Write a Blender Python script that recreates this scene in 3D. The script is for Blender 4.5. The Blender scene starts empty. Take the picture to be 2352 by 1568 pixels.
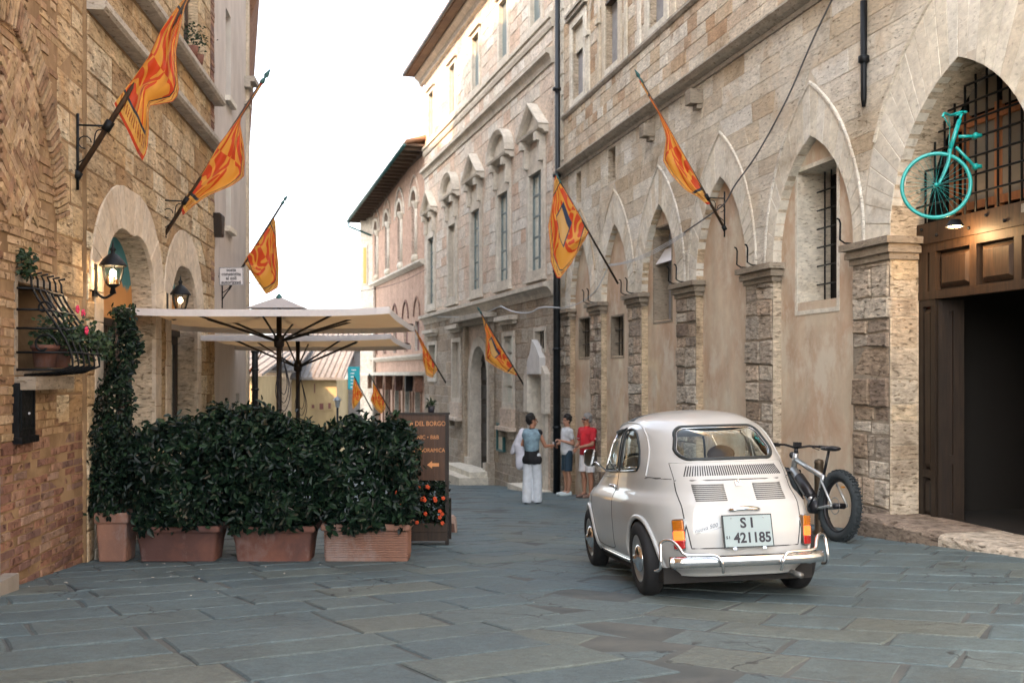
import bpy, math, random
import numpy as np
from mathutils import Vector, Matrix
from mathutils.geometry import tessellate_polygon
random.seed(7); np.random.seed(7)
R = math.radians
SC = bpy.context.scene
COL = SC.collection
# ------------------------------------------------------------------ camera
CH = 1.014                      # eye height above the paving; the street falls away in front
cd = bpy.data.cameras.new('camera'); cam = bpy.data.objects.new('camera', cd); COL.objects.link(cam)
cam.location = (0, 0, CH); cam.rotation_euler = (R(90), 0, 0)
cd.lens = 35.0; cd.sensor_width = 36.0; cd.shift_y = 0.0323; cd.clip_start = 0.05; cd.clip_end = 2000
cd.dof.use_dof = True; cd.dof.focus_distance = 7.6; cd.dof.aperture_fstop = 3.2
SC.camera = cam
# ------------------------------------------------------------------ sky, sun, exposure
SUN_H = (0.70, 0.714); SUN_E = 30.0
w = bpy.data.worlds.new('World'); SC.world = w; w.use_nodes = True
nt = w.node_tree; bg = nt.nodes['Background']
sky = nt.nodes.new('ShaderNodeTexSky'); sky.sky_type = 'NISHITA'; sky.sun_disc = False
sky.sun_elevation = R(SUN_E); sky.sun_rotation = math.atan2(-SUN_H[0], -SUN_H[1])
sky.air_density = 1.0; sky.dust_density = 3.0; sky.ozone_density = 1.0
hs = nt.nodes.new('ShaderNodeHueSaturation'); hs.inputs['Saturation'].default_value = 0.42
nt.links.new(sky.outputs[0], hs.inputs['Color']); nt.links.new(hs.outputs[0], bg.inputs[0])
bg.inputs[1].default_value = 0.15
sl = bpy.data.lights.new('sun', 'SUN'); so = bpy.data.objects.new('sun', sl); COL.objects.link(so)
sl.energy = 2.0; sl.angle = R(0.6); sl.color = (1.0, 0.58, 0.30)
so.location = (-10, -10, 30)
so.rotation_euler = Vector((SUN_H[0] * math.cos(R(SUN_E)), SUN_H[1] * math.cos(R(SUN_E)), -math.sin(R(SUN_E)))).to_track_quat('-Z', 'Y').to_euler()
SC.view_settings.view_transform = 'Standard'; SC.view_settings.look = 'None'
SC.view_settings.gamma = 1.0; SC.view_settings.use_curve_mapping = False
SC.view_settings.exposure = 2.68
SC.cycles.max_bounces = 8; SC.cycles.diffuse_bounces = 2; SC.cycles.transparent_max_bounces = 12
SC.cycles.use_denoising = True; SC.cycles.sample_clamp_indirect = 6
FPX = 2287.0
def ground_z(x, y):
    z = -.075 * y if y < 58 else -.075 * 58 - .02 * (y - 58)
    return z + .035 * max(0.0, min(x, 6.5) - 1.5)
# ------------------------------------------------------------------ objects
LOC = {}                        # world position of every root, so that parts can be given in world space
def reg(o, parent, kind=None, label=None):
    COL.objects.link(o)
    if parent is not None: o.parent = parent
    if kind: o['kind'] = kind
    if label: o['label'] = label
    LOC[o.name] = LOC.get(parent.name, Vector((0, 0, 0))).copy() if parent is not None else Vector(o.location)
    return o
def thing(name, label, cat, loc=(0, 0, 0), rz=0.0, group=None):
    o = bpy.data.objects.new(name, None); o.empty_display_size = .2
    o.location = loc; o.rotation_euler = (0, 0, rz)
    reg(o, None); o['label'] = label; o['category'] = cat
    if group: o['group'] = group
    return o
def tag(o, label, cat, group=None):
    o['label'] = label; o['category'] = cat
    if group: o['group'] = group
    return o
def mesh_obj(name, me, mats, parent=None, kind=None, label=None):
    o = bpy.data.objects.new(name, me)
    for m in (mats if isinstance(mats, (list, tuple)) else [mats]): me.materials.append(m)
    return reg(o, parent, kind, label)
class MB:
    """collects shapes; build() links them as one mesh object"""
    def __init__(s, world=True): s.v = []; s.f = []; s.m = []; s.uv = {}; s.world = world; s.sm = []
    def add(s, vs, fs, mi=0, smooth=False):
        b = len(s.v); s.v += [tuple(p) for p in vs]
        for f in fs: s.f.append([i + b for i in f]); s.m.append(mi); s.sm.append(smooth)
        return b
    def box(s, c, d, M=None, mi=0, ch=0.0):
        hx, hy, hz = d[0] / 2, d[1] / 2, d[2] / 2
        P = [Vector((x, y, z)) for z in (-hz, hz) for y in (-hy, hy) for x in (-hx, hx)]
        if M is not None: P = [M @ p for p in P]
        c = Vector(c)
        s.add([p + c for p in P], [(0, 2, 3, 1), (4, 5, 7, 6), (0, 1, 5, 4), (2, 6, 7, 3), (0, 4, 6, 2), (1, 3, 7, 5)], mi)
    def tube(s, pts, r, n=8, mi=0, closed=False, cap=True, flat=1.0):
        pts = [Vector(p) for p in pts]; N = len(pts)
        rs = r if isinstance(r, (list, tuple)) else [r] * N
        base = len(s.v); prev = None; vs = []
        for i, p in enumerate(pts):
            if closed: t = pts[(i + 1) % N] - pts[i - 1]
            else: t = pts[min(i + 1, N - 1)] - pts[max(i - 1, 0)]
            if t.length < 1e-9: t = Vector((0, 0, 1))
            t.normalize()
            if prev is None:
                a = Vector((0, 0, 1)) if abs(t.z) < .9 else Vector((1, 0, 0))
                u = t.cross(a).normalized()
            else:
                u = prev - t * prev.dot(t)
                if u.length < 1e-6: u = t.orthogonal()
                u.normalize()
            prev = u; w_ = t.cross(u)
            for k in range(n):
                a = 2 * math.pi * k / n
                vs.append(p + (u * math.cos(a) + w_ * math.sin(a) * flat) * rs[i])
        fs = []
        for i in range(N if closed else N - 1):
            j = (i + 1) % N
            for k in range(n):
                l = (k + 1) % n
                fs.append((i * n + k, i * n + l, j * n + l, j * n + k))
        if cap and not closed:
            fs.append(tuple(range(n - 1, -1, -1))); fs.append(tuple((N - 1) * n + k for k in range(n)))
        s.add(vs, fs, mi, True)
    def lathe(s, prof, n=24, M=None, c=(0, 0, 0), mi=0, a0=0, a1=2 * math.pi):
        """prof: (radius, height) about local z"""
        full = abs(a1 - a0 - 2 * math.pi) < 1e-6; K = n if full else n + 1; c = Vector(c); vs = []
        for (r, z) in prof:
            for k in range(K):
                a = a0 + (a1 - a0) * k / n; p = Vector((r * math.cos(a), r * math.sin(a), z))
                vs.append((M @ p if M is not None else p) + c)
        fs = []
        for i in range(len(prof) - 1):
            for k in range(n):
                l = (k + 1) % K; fs.append((i * K + k, i * K + l, (i + 1) * K + l, (i + 1) * K + k))
        s.add(vs, fs, mi, True)
    def ball(s, c, r, n=12, mi=0, M=None):
        r = r if isinstance(r, (tuple, list)) else (r, r, r); c = Vector(c); vs = []; fs = []; m = max(4, n // 2 + 1)
        for i in range(m + 1):
            t = math.pi * i / m
            for k in range(n):
                a = 2 * math.pi * k / n; p = Vector((r[0] * math.sin(t) * math.cos(a), r[1] * math.sin(t) * math.sin(a), -r[2] * math.cos(t)))
                vs.append((M @ p if M is not None else p) + c)
        for i in range(m):
            for k in range(n):
                l = (k + 1) % n; fs.append((i * n + k, i * n + l, (i + 1) * n + l, (i + 1) * n + k))
        s.add(vs, fs, mi, True)
    def capsule(s, a, b, ra, rb, n=10, mi=0, k=4):
        a = Vector(a); b = Vector(b); d = b - a; L = d.length
        if L < 1e-6: return s.ball(a, ra, n)
        M = d.to_track_quat('Z', 'Y').to_matrix()
        pr = [(ra * math.sin(t), -ra * math.cos(t)) for t in [math.pi / 2 * i / k for i in range(k)]]
        pr[0] = (.0005, -ra)
        pr += [(ra, 0), (rb, L)] + [(max(.0005, rb * math.cos(t)), L + rb * math.sin(t)) for t in [math.pi / 2 * i / k for i in range(1, k + 1)]]
        s.lathe(pr, n, M, a, mi)
    def prism(s, poly, fn, d0, d1, mi=0, back=False):
        """poly: 2-D outline, fn(u, v, depth) -> point; d1 is the front"""
        n = len(poly)
        vs = [fn(p[0], p[1], d0) for p in poly] + [fn(p[0], p[1], d1) for p in poly]
        fs = [(i, (i + 1) % n, n + (i + 1) % n, n + i) for i in range(n)] + [tuple(range(n, 2 * n))]
        if back: fs.append(tuple(range(n - 1, -1, -1)))
        s.add(vs, fs, mi)
    def build(s, name, mats, parent=None, kind=None, label=None, origin=None, wn=False):
        o0 = Vector((0, 0, 0))
        if s.world and parent is not None: o0 = LOC.get(parent.name, o0)
        if origin is not None: o0 = o0 + Vector(origin)
        me = bpy.data.meshes.new(name)
        me.from_pydata([(p[0] - o0.x, p[1] - o0.y, p[2] - o0.z) for p in s.v], [], s.f)
        if any(s.m): me.polygons.foreach_set('material_index', s.m)
        me.polygons.foreach_set('use_smooth', s.sm)
        if s.uv:
            ul = me.uv_layers.new(name='UVMap')
            for li, l in enumerate(me.loops):
                ul.data[li].uv = s.uv.get(l.vertex_index, (0, 0))
        me.update()
        ob = mesh_obj(name, me, mats, parent, kind, label)
        if origin is not None: ob.location = origin
        return ob
def copy_thing(o, parent=None):
    c = o.copy(); COL.objects.link(c)
    if parent is not None: c.parent = parent
    for ch in list(o.children): copy_thing(ch, c)
    return c
def evald(ob, mods):
    """bake modifiers: mods = [(type, {attr: value})]"""
    for t, kw in mods:
        m = ob.modifiers.new(t, t)
        for k, v in kw.items(): setattr(m, k, v)
    bpy.context.view_layer.update()
    dg = bpy.context.evaluated_depsgraph_get()
    me = bpy.data.meshes.new_from_object(ob.evaluated_get(dg)); old = ob.data
    ob.modifiers.clear(); ob.data = me
    bpy.data.meshes.remove(old)
    return ob
class Fr:
    """a vertical plane on the plan line P0 -> P1; u runs to the right as seen from the street, off is towards the street"""
    def __init__(s, P0, P1):
        s.P = Vector((P0[0], P0[1])); d = Vector((P1[0] - P0[0], P1[1] - P0[1])); s.L = d.length; s.d = d.normalized()
        s.n = Vector((s.d.y, -s.d.x))
        if (Vector((0, 0)) - s.P).dot(s.n) < 0: s.n = -s.n
        s.flip = s.d.cross(s.n) > 0
    def px(s, px, py, off=0.0):
        k = (px - 1176) / FPX; B = s.P + s.n * off
        # B + u d = Y (k, 1)
        u = (k * B.y - B.x) / (s.d.x - k * s.d.y); Y = B.y + u * s.d.y
        return u, CH + (860 - py) / FPX * Y
    def W(s, u, z, off=0.0):
        p = s.P + s.d * u + s.n * off
        return Vector((p.x, p.y, z))
    def uy(s, Y): return (Y - s.P.y) / s.d.y
    def M(s):
        return Matrix(((s.d.x, s.n.x, 0), (s.d.y, s.n.y, 0), (0, 0, 1)))
def P3(px, py, Y): return Vector(((px - 1176) / FPX * Y, Y, CH + (860 - py) / FPX * Y))
def gpx(px, py):
    """ground point under a pixel of the flat part of the street"""
    Y = FPX * CH / (py - 860 - FPX * .075); return Vector(((px - 1176) / FPX * Y, Y, -.075 * Y))
def lerp(a, b, t): return a + (b - a) * t
def rnd(a, b): return random.uniform(a, b)
def pts_on(poly, n):
    """n points spread evenly along a polyline"""
    P = [Vector(p) for p in poly]; L = [0]
    for i in range(1, len(P)): L.append(L[-1] + (P[i] - P[i - 1]).length)
    out = []
    for k in range(n):
        t = L[-1] * k / (n - 1); i = 1
        while i < len(P) - 1 and L[i] < t: i += 1
        f = 0 if L[i] == L[i - 1] else (t - L[i - 1]) / (L[i] - L[i - 1])
        out.append(P[i - 1].lerp(P[i], f))
    return out
def spline(P, m=6):
    P = [Vector(p) for p in P]; out = []
    for i in range(len(P) - 1):
        p0 = P[max(i - 1, 0)]; p1 = P[i]; p2 = P[i + 1]; p3 = P[min(i + 2, len(P) - 1)]
        for k in range(m):
            t = k / m
            out.append(.5 * ((2 * p1) + (p2 - p0) * t + (2 * p0 - 5 * p1 + 4 * p2 - p3) * t * t + (3 * p1 - p0 - 3 * p2 + p3) * t ** 3))
    out.append(P[-1]); return out
# ------------------------------------------------------------------ materials
def newmat(name):
    m = bpy.data.materials.new(name); m.use_nodes = True; t = m.node_tree
    return m, t, t.nodes['Principled BSDF']
def N(t, kind, **kw):
    n = t.nodes.new(kind)
    for k, v in kw.items():
        if k in n.inputs: n.inputs[k].default_value = v
        else: setattr(n, k, v)
    return n
def rgba(c): return (c[0], c[1], c[2], 1.0)
def mixc(t, fac, a, b, mode='MIX'):
    n = t.nodes.new('ShaderNodeMix'); n.data_type = 'RGBA'; n.blend_type = mode
    for s, v in ((0, fac), (6, a), (7, b)):
        if isinstance(v, (int, float)): n.inputs[s].default_value = v
        elif isinstance(v, (tuple, list)): n.inputs[s].default_value = rgba(v)
        else: t.links.new(v, n.inputs[s])
    return n.outputs[2]
def mapr(t, v, a, b, c=0.0, d=1.0):
    n = t.nodes.new('ShaderNodeMapRange'); t.links.new(v, n.inputs[0])
    for i, x in enumerate((a, b, c, d)): n.inputs[i + 1].default_value = x
    return n.outputs[0]
def pos(t, scale=(1, 1, 1)):
    g = t.nodes.new('ShaderNodeNewGeometry'); mp = t.nodes.new('ShaderNodeMapping'); mp.inputs['Scale'].default_value = scale
    t.links.new(g.outputs['Position'], mp.inputs[0]); return mp.outputs[0]
def noise(t, vec, scale, detail=4, rough=.6, dist=0.0):
    n = N(t, 'ShaderNodeTexNoise', Scale=scale, Detail=detail, Roughness=rough, Distortion=dist); t.links.new(vec, n.inputs['Vector']); return n.outputs['Fac']
def rand01(t):
    oi = t.nodes.new('ShaderNodeObjectInfo'); g = t.nodes.new('ShaderNodeNewGeometry')
    a = t.nodes.new('ShaderNodeMath'); a.operation = 'ADD'; t.links.new(oi.outputs['Random'], a.inputs[0]); t.links.new(g.outputs['Random Per Island'], a.inputs[1])
    b = t.nodes.new('ShaderNodeMath'); b.operation = 'FRACT'; t.links.new(a.outputs[0], b.inputs[0]); return b.outputs[0]
def ramp(t, v, stops, interp='LINEAR'):
    n = t.nodes.new('ShaderNodeValToRGB'); n.color_ramp.interpolation = interp; e = n.color_ramp.elements
    while len(e) < len(stops): e.new(.5)
    for i, (p, c) in enumerate(stops): e[i].position = p; e[i].color = rgba(c)
    t.links.new(v, n.inputs[0]); return n.outputs[0]
def bump(t, bs, h, strength=.5, dist=.01, prev=None):
    b = t.nodes.new('ShaderNodeBump'); b.inputs['Strength'].default_value = strength; b.inputs['Distance'].default_value = dist
    t.links.new(h, b.inputs['Height'])
    if prev is not None: t.links.new(prev, b.inputs['Normal'])
    t.links.new(b.outputs[0], bs.inputs['Normal']); return b.outputs[0]
def simple(name, c, rough=.6, metal=0.0, coat=0.0, vary=0.0, vs=20, bmp=0.0, bs_=60, emit=None, es=0.0):
    m, t, b = newmat(name); b.inputs['Base Color'].default_value = rgba(c)
    b.inputs['Roughness'].default_value = rough; b.inputs['Metallic'].default_value = metal; b.inputs['Coat Weight'].default_value = coat
    if coat: b.inputs['Coat Roughness'].default_value = .06
    if vary:
        v = noise(t, pos(t), vs, 5); k = mapr(t, v, .3, .7, 1 - vary, 1 + vary)
        c2 = mixc(t, 1.0, c, k, 'MULTIPLY'); t.links.new(c2, b.inputs['Base Color'])
        t.links.new(mapr(t, v, .3, .7, max(0, rough - .12), min(1, rough + .12)), b.inputs['Roughness'])
    if bmp: bump(t, b, noise(t, pos(t), bs_, 5), bmp, .01)
    if emit: b.inputs['Emission Color'].default_value = rgba(emit); b.inputs['Emission Strength'].default_value = es
    return m
def stone(name, cols, stain=(.16, .11, .07), stain_amt=.5, stain_scale=1.3, pit=.6, pitscale=14, streak=3.5, rough=.9, contrast=.25, bumpk=.6, orange=None, pitcol=.42, pitamt=.8):
    """weathered cut stone: every block takes its own tone, with mottling, cavities in beds, stains of their own shape"""
    m, t, b = newmat(name); r = rand01(t); base = ramp(t, r, [(i / (len(cols) - 1), c) for i, c in enumerate(cols)])
    p = pos(t); ps = pos(t, (1, 1, streak))
    n1 = noise(t, p, 2.3, 6, .65); n2 = noise(t, ps, 9, 6, .7, .4); n3 = noise(t, ps, pitscale, 3, .6, .3)
    k = mapr(t, n2, .3, .72, 1 - contrast, 1 + contrast * .8); c = mixc(t, 1.0, base, k, 'MULTIPLY')
    k2 = mapr(t, n1, .3, .7, .82, 1.14); c = mixc(t, 1.0, c, k2, 'MULTIPLY')
    if orange is not None:
        n5 = noise(t, p, stain_scale * .8, 4, .6, .8); c = mixc(t, mapr(t, n5, .52, .68, 0, .7), c, orange)
    n4 = noise(t, p, stain_scale, 6, .7, .6); c = mixc(t, mapr(t, n4, .54, .74, 0, stain_amt), c, stain)
    pits = mapr(t, n3, .585, .68, 0, pitamt); c = mixc(t, pits, c, mixc(t, 1.0, c, (pitcol, pitcol * .9, pitcol * .8), 'MULTIPLY'))
    t.links.new(c, b.inputs['Base Color']); b.inputs['Roughness'].default_value = rough; b.inputs['Specular IOR Level'].default_value = .25
    inv = t.nodes.new('ShaderNodeMath'); inv.operation = 'SUBTRACT'; t.links.new(n2, inv.inputs[0]); t.links.new(pits, inv.inputs[1])
    bump(t, b, inv.outputs[0], bumpk, .02); return m
def plaster(name, c1, c2, c3=None, rough=.92, sc=.9, bk=.25, amt=1.0):
    m, t, b = newmat(name); p = pos(t); n1 = noise(t, p, sc, 7, .62, .5); n2 = noise(t, pos(t, (1, 1, .35)), 3.2, 6, .65)
    c = mixc(t, mapr(t, n1, .38, .62, 0, amt), c1, c2)
    c = mixc(t, 1.0, c, mapr(t, n2, .3, .7, .86, 1.1), 'MULTIPLY')
    if c3 is not None: c = mixc(t, mapr(t, noise(t, pos(t, (1, 1, .6)), 1.9, 6, .75), .50, .62, 0, .75), c, c3)
    t.links.new(c, b.inputs['Base Color']); b.inputs['Roughness'].default_value = rough; b.inputs['Specular IOR Level'].default_value = .2
    bump(t, b, noise(t, p, 45, 5), bk, .006); return m
def wood(name, c1, c2, axis='z', rough=.55):
    m, t, b = newmat(name); sc = {'z': (9, 9, .7), 'x': (.7, .7, 9)}[axis]; n1 = noise(t, pos(t, sc), 3.5, 6, .65, .6)
    r = rand01(t); c = mixc(t, mapr(t, n1, .3, .7), c1, c2); c = mixc(t, 1.0, c, mapr(t, r, 0, 1, .8, 1.2), 'MULTIPLY')
    t.links.new(c, b.inputs['Base Color']); b.inputs['Roughness'].default_value = rough; bump(t, b, n1, .4, .006); return m
MT = {}
MT['trav'] = stone('travertine', [(.70, .62, .49), (.74, .68, .57), (.77, .73, .65), (.62, .52, .38), (.73, .67, .56), (.52, .41, .28), (.76, .71, .61)], stain=(.24, .18, .11), stain_amt=.8, pit=.5, orange=(.60, .47, .32), contrast=.26, bumpk=.75)
MT['trav_up'] = stone('travertine upper', [(.71, .63, .51), (.50, .33, .20), (.75, .69, .58), (.60, .47, .32), (.77, .72, .62), (.54, .39, .25), (.70, .58, .43)], stain=(.24, .15, .08), stain_amt=.8, contrast=.38)
MT['trav_smooth'] = stone('dressed travertine', [(.69, .62, .50), (.76, .71, .61), (.72, .66, .54), (.77, .73, .64), (.62, .53, .40)], stain=(.32, .24, .15), stain_amt=.65, contrast=.20, bumpk=.35, streak=1.5, pitamt=.35)
MT['pier'] = stone('pier stone', [(.46, .37, .28), (.64, .56, .45), (.26, .19, .14), (.50, .44, .36), (.36, .27, .19), (.58, .45, .33), (.66, .60, .50)], stain=(.10, .07, .05), stain_amt=.8, stain_scale=2.6, pitscale=8, contrast=.6, bumpk=1.3)
MT['jamb'] = stone('jamb stone', [(.60, .44, .27), (.54, .43, .31), (.62, .53, .41), (.64, .50, .33)], stain=(.15, .10, .06), stain_amt=.75, contrast=.45, bumpk=.9)
MT['mortar'] = plaster('lime mortar', (.66, .60, .50), (.54, .47, .38), sc=3)
MT['mortar_warm'] = plaster('ochre mortar', (.34, .23, .13), (.22, .14, .075), sc=2.5)
MT['cap'] = stone('capital stone', [(.36, .30, .23), (.30, .25, .19)], stain=(.13, .11, .09), stain_amt=.7, contrast=.25, bumpk=.4)
MT['cornice'] = stone('cornice stone', [(.46, .41, .34), (.50, .45, .38)], stain=(.14, .12, .10), stain_amt=.7, contrast=.25, bumpk=.4)
MT['render'] = plaster('ochre render', (.67, .56, .42), (.56, .38, .26), (.72, .65, .53), sc=1.1, amt=.9)
MT['lstone'] = stone('warm stone', [(.55, .39, .21), (.68, .55, .37), (.46, .31, .16), (.74, .64, .46), (.58, .44, .26), (.37, .25, .14)], stain=(.24, .13, .06), stain_amt=.85, stain_scale=1.7, orange=(.54, .34, .16), contrast=.48, pitscale=8, bumpk=1.0)
MT['lring'] = stone('smooth arch stone', [(.66, .56, .43), (.70, .61, .49), (.64, .53, .40)], stain=(.34, .24, .15), stain_amt=.55, contrast=.20, bumpk=.35, streak=1, pitamt=.3)
MT['brick'] = stone('old brick', [(.32, .19, .105), (.41, .27, .16), (.52, .38, .24), (.24, .13, .08), (.40, .28, .16), (.45, .32, .18)], stain=(.14, .09, .06), stain_amt=.75, contrast=.42, pitscale=16, bumpk=.8, streak=1, orange=(.46, .31, .16))
MT['brick_low'] = stone('old brick lower', [(.30, .15, .10), (.36, .22, .15), (.24, .12, .085), (.20, .12, .10), (.40, .27, .19)], stain=(.10, .07, .05), stain_amt=.75, contrast=.4, pitscale=14, bumpk=1.0, streak=1)
MT['brick_red'] = stone('rose brick', [(.48, .31, .23), (.54, .37, .28), (.50, .34, .25)], stain=(.42, .34, .27), stain_amt=.4, contrast=.2, streak=1)
MT['edge'] = plaster('door edge stone', (.36, .32, .28), (.28, .25, .21), sc=2)
MT['pale'] = plaster('pale render', (.60, .55, .50), (.54, .49, .44), sc=.6)
MT['slate'] = stone('roof tile', [(.16, .155, .15), (.20, .19, .18), (.13, .125, .12), (.22, .18, .15)], stain=(.2, .18, .16), stain_amt=.4, streak=1)
MT['tile'] = stone('clay roof tile', [(.36, .20, .12), (.28, .15, .09), (.40, .25, .16)], streak=1)
MT['eave'] = wood('eave boards', (.07, .05, .04), (.13, .09, .06), 'x', .8)
MT['yellow'] = plaster('yellow render', (.46, .36, .20), (.40, .31, .18), sc=.5)
MT['iron'] = simple('wrought iron', (.010, .012, .014), .5, .6, vary=.3, bmp=.3)
MT['pipe'] = simple('pipe metal', (.028, .032, .036), .45, .6, vary=.3, vs=3)
MT['teal_dark'] = simple('verdigris', (.04, .12, .12), .5, .5)
MT['wood_dark'] = wood('dark door wood', (.010, .007, .005), (.032, .019, .011))
MT['wood_mid'] = wood('brown door wood', (.020, .012, .007), (.075, .040, .020))
MT['wood_sign'] = wood('sign boards', (.055, .026, .014), (.115, .055, .027), 'z', .5)
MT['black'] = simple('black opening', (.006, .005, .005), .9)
MT['paint_white'] = simple('sign white', (.72, .70, .70), .5)
MT['ink'] = simple('ink', (.02, .02, .03), .6)
MT['shutter'] = simple('grey shutter', (.30, .30, .31), .7, vary=.2, vs=6)
MT['shutter_red'] = simple('brown shutter', (.17, .07, .06), .7, vary=.2, vs=6)
MT['frame_teal'] = simple('window frame', (.16, .20, .20), .5)
MT['brass'] = simple('brass', (.45, .28, .10), .35, 1.0)
def glass(name, tint=(.5, .6, .62), clear=.35, rough=.03):
    m, t, b = newmat(name); out = t.nodes['Material Output']; t.nodes.remove(b)
    tr = t.nodes.new('ShaderNodeBsdfTransparent'); tr.inputs[0].default_value = rgba(tint)
    gl = t.nodes.new('ShaderNodeBsdfGlossy'); gl.inputs['Roughness'].default_value = rough; gl.inputs[0].default_value = (.9, .95, .95, 1)
    fr = t.nodes.new('ShaderNodeLayerWeight'); fr.inputs[0].default_value = .13
    a = t.nodes.new('ShaderNodeMath'); a.operation = 'ADD'; t.links.new(fr.outputs['Fresnel'], a.inputs[0]); a.inputs[1].default_value = clear; a.use_clamp = True
    mx = t.nodes.new('ShaderNodeMixShader'); t.links.new(a.outputs[0], mx.inputs[0]); t.links.new(tr.outputs[0], mx.inputs[1]); t.links.new(gl.outputs[0], mx.inputs[2])
    t.links.new(mx.outputs[0], out.inputs[0]); return m
MT['glass'] = glass('window glass', (.25, .32, .34), .25, .05)
MT['car_glass'] = glass('car glass', (.90, .96, .95), .02, .01)
MT['lamp_glass'] = glass('lantern glass', (.95, .88, .78), .06, .1)
def slab_mat():
    m, t, b = newmat('sandstone paving'); r = rand01(t)
    c = ramp(t, r, [(0, (.082, .118, .130)), (.25, (.092, .130, .140)), (.5, (.100, .132, .134)), (.7, (.084, .122, .134)), (.9, (.106, .136, .132)), (1, (.118, .136, .122))])
    p = pos(t); n1 = noise(t, p, 1.6, 6, .65, .4); n2 = noise(t, p, 16, 6, .7); n3 = noise(t, pos(t, (1, 2.5, 1)), 5, 5, .7, 1.0)
    c = mixc(t, 1.0, c, mapr(t, n1, .3, .7, .78, 1.22), 'MULTIPLY'); c = mixc(t, 1.0, c, mapr(t, n2, .3, .7, .82, 1.18), 'MULTIPLY')
    c = mixc(t, mapr(t, n3, .60, .72, 0, .45), c, (.055, .068, .074))
    c = mixc(t, mapr(t, noise(t, p, .7, 5, .6), .56, .7, 0, .30), c, (.135, .140, .122))
    t.links.new(c, b.inputs['Base Color']); t.links.new(mapr(t, n1, .3, .7, .5, .78), b.inputs['Roughness'])
    b.inputs['Specular IOR Level'].default_value = .4
    vo = t.nodes.new('ShaderNodeTexVoronoi'); vo.feature = 'DISTANCE_TO_EDGE'; vo.inputs['Scale'].default_value = 1.5; wp = t.nodes.new('ShaderNodeVectorMath'); wp.operation = 'MULTIPLY_ADD'; nv = t.nodes.new('ShaderNodeTexNoise'); nv.inputs['Scale'].default_value = 2.2; nv.inputs['Detail'].default_value = 6; t.links.new(p, nv.inputs['Vector']); t.links.new(nv.outputs['Color'], wp.inputs[0]); wp.inputs[1].default_value = (.5, .5, .5); t.links.new(p, wp.inputs[2]); t.links.new(wp.outputs[0], vo.inputs['Vector'])
    ck = t.nodes.new('ShaderNodeMath'); ck.operation = 'MULTIPLY'; t.links.new(mapr(t, vo.outputs['Distance'], .004, .012, 1, 0), ck.inputs[0]); t.links.new(mapr(t, noise(t, p, 1.1, 3, .5), .52, .58, 0, .85), ck.inputs[1]); c = mixc(t, ck.outputs[0], c, (.018, .022, .025))
    n5 = noise(t, p, 70, 4, .7); c0 = mixc(t, 1.0, c, mapr(t, n5, .3, .7, .80, 1.25), 'MULTIPLY'); t.links.new(c0, b.inputs['Base Color'])
    nn = bump(t, b, n3, .5, .03); bump(t, b, n2, .7, .014, nn); return m
MT['slab'] = slab_mat()
MT['joint'] = plaster('sandy joint', (.125, .135, .130), (.085, .098, .100), sc=2.4)
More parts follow.
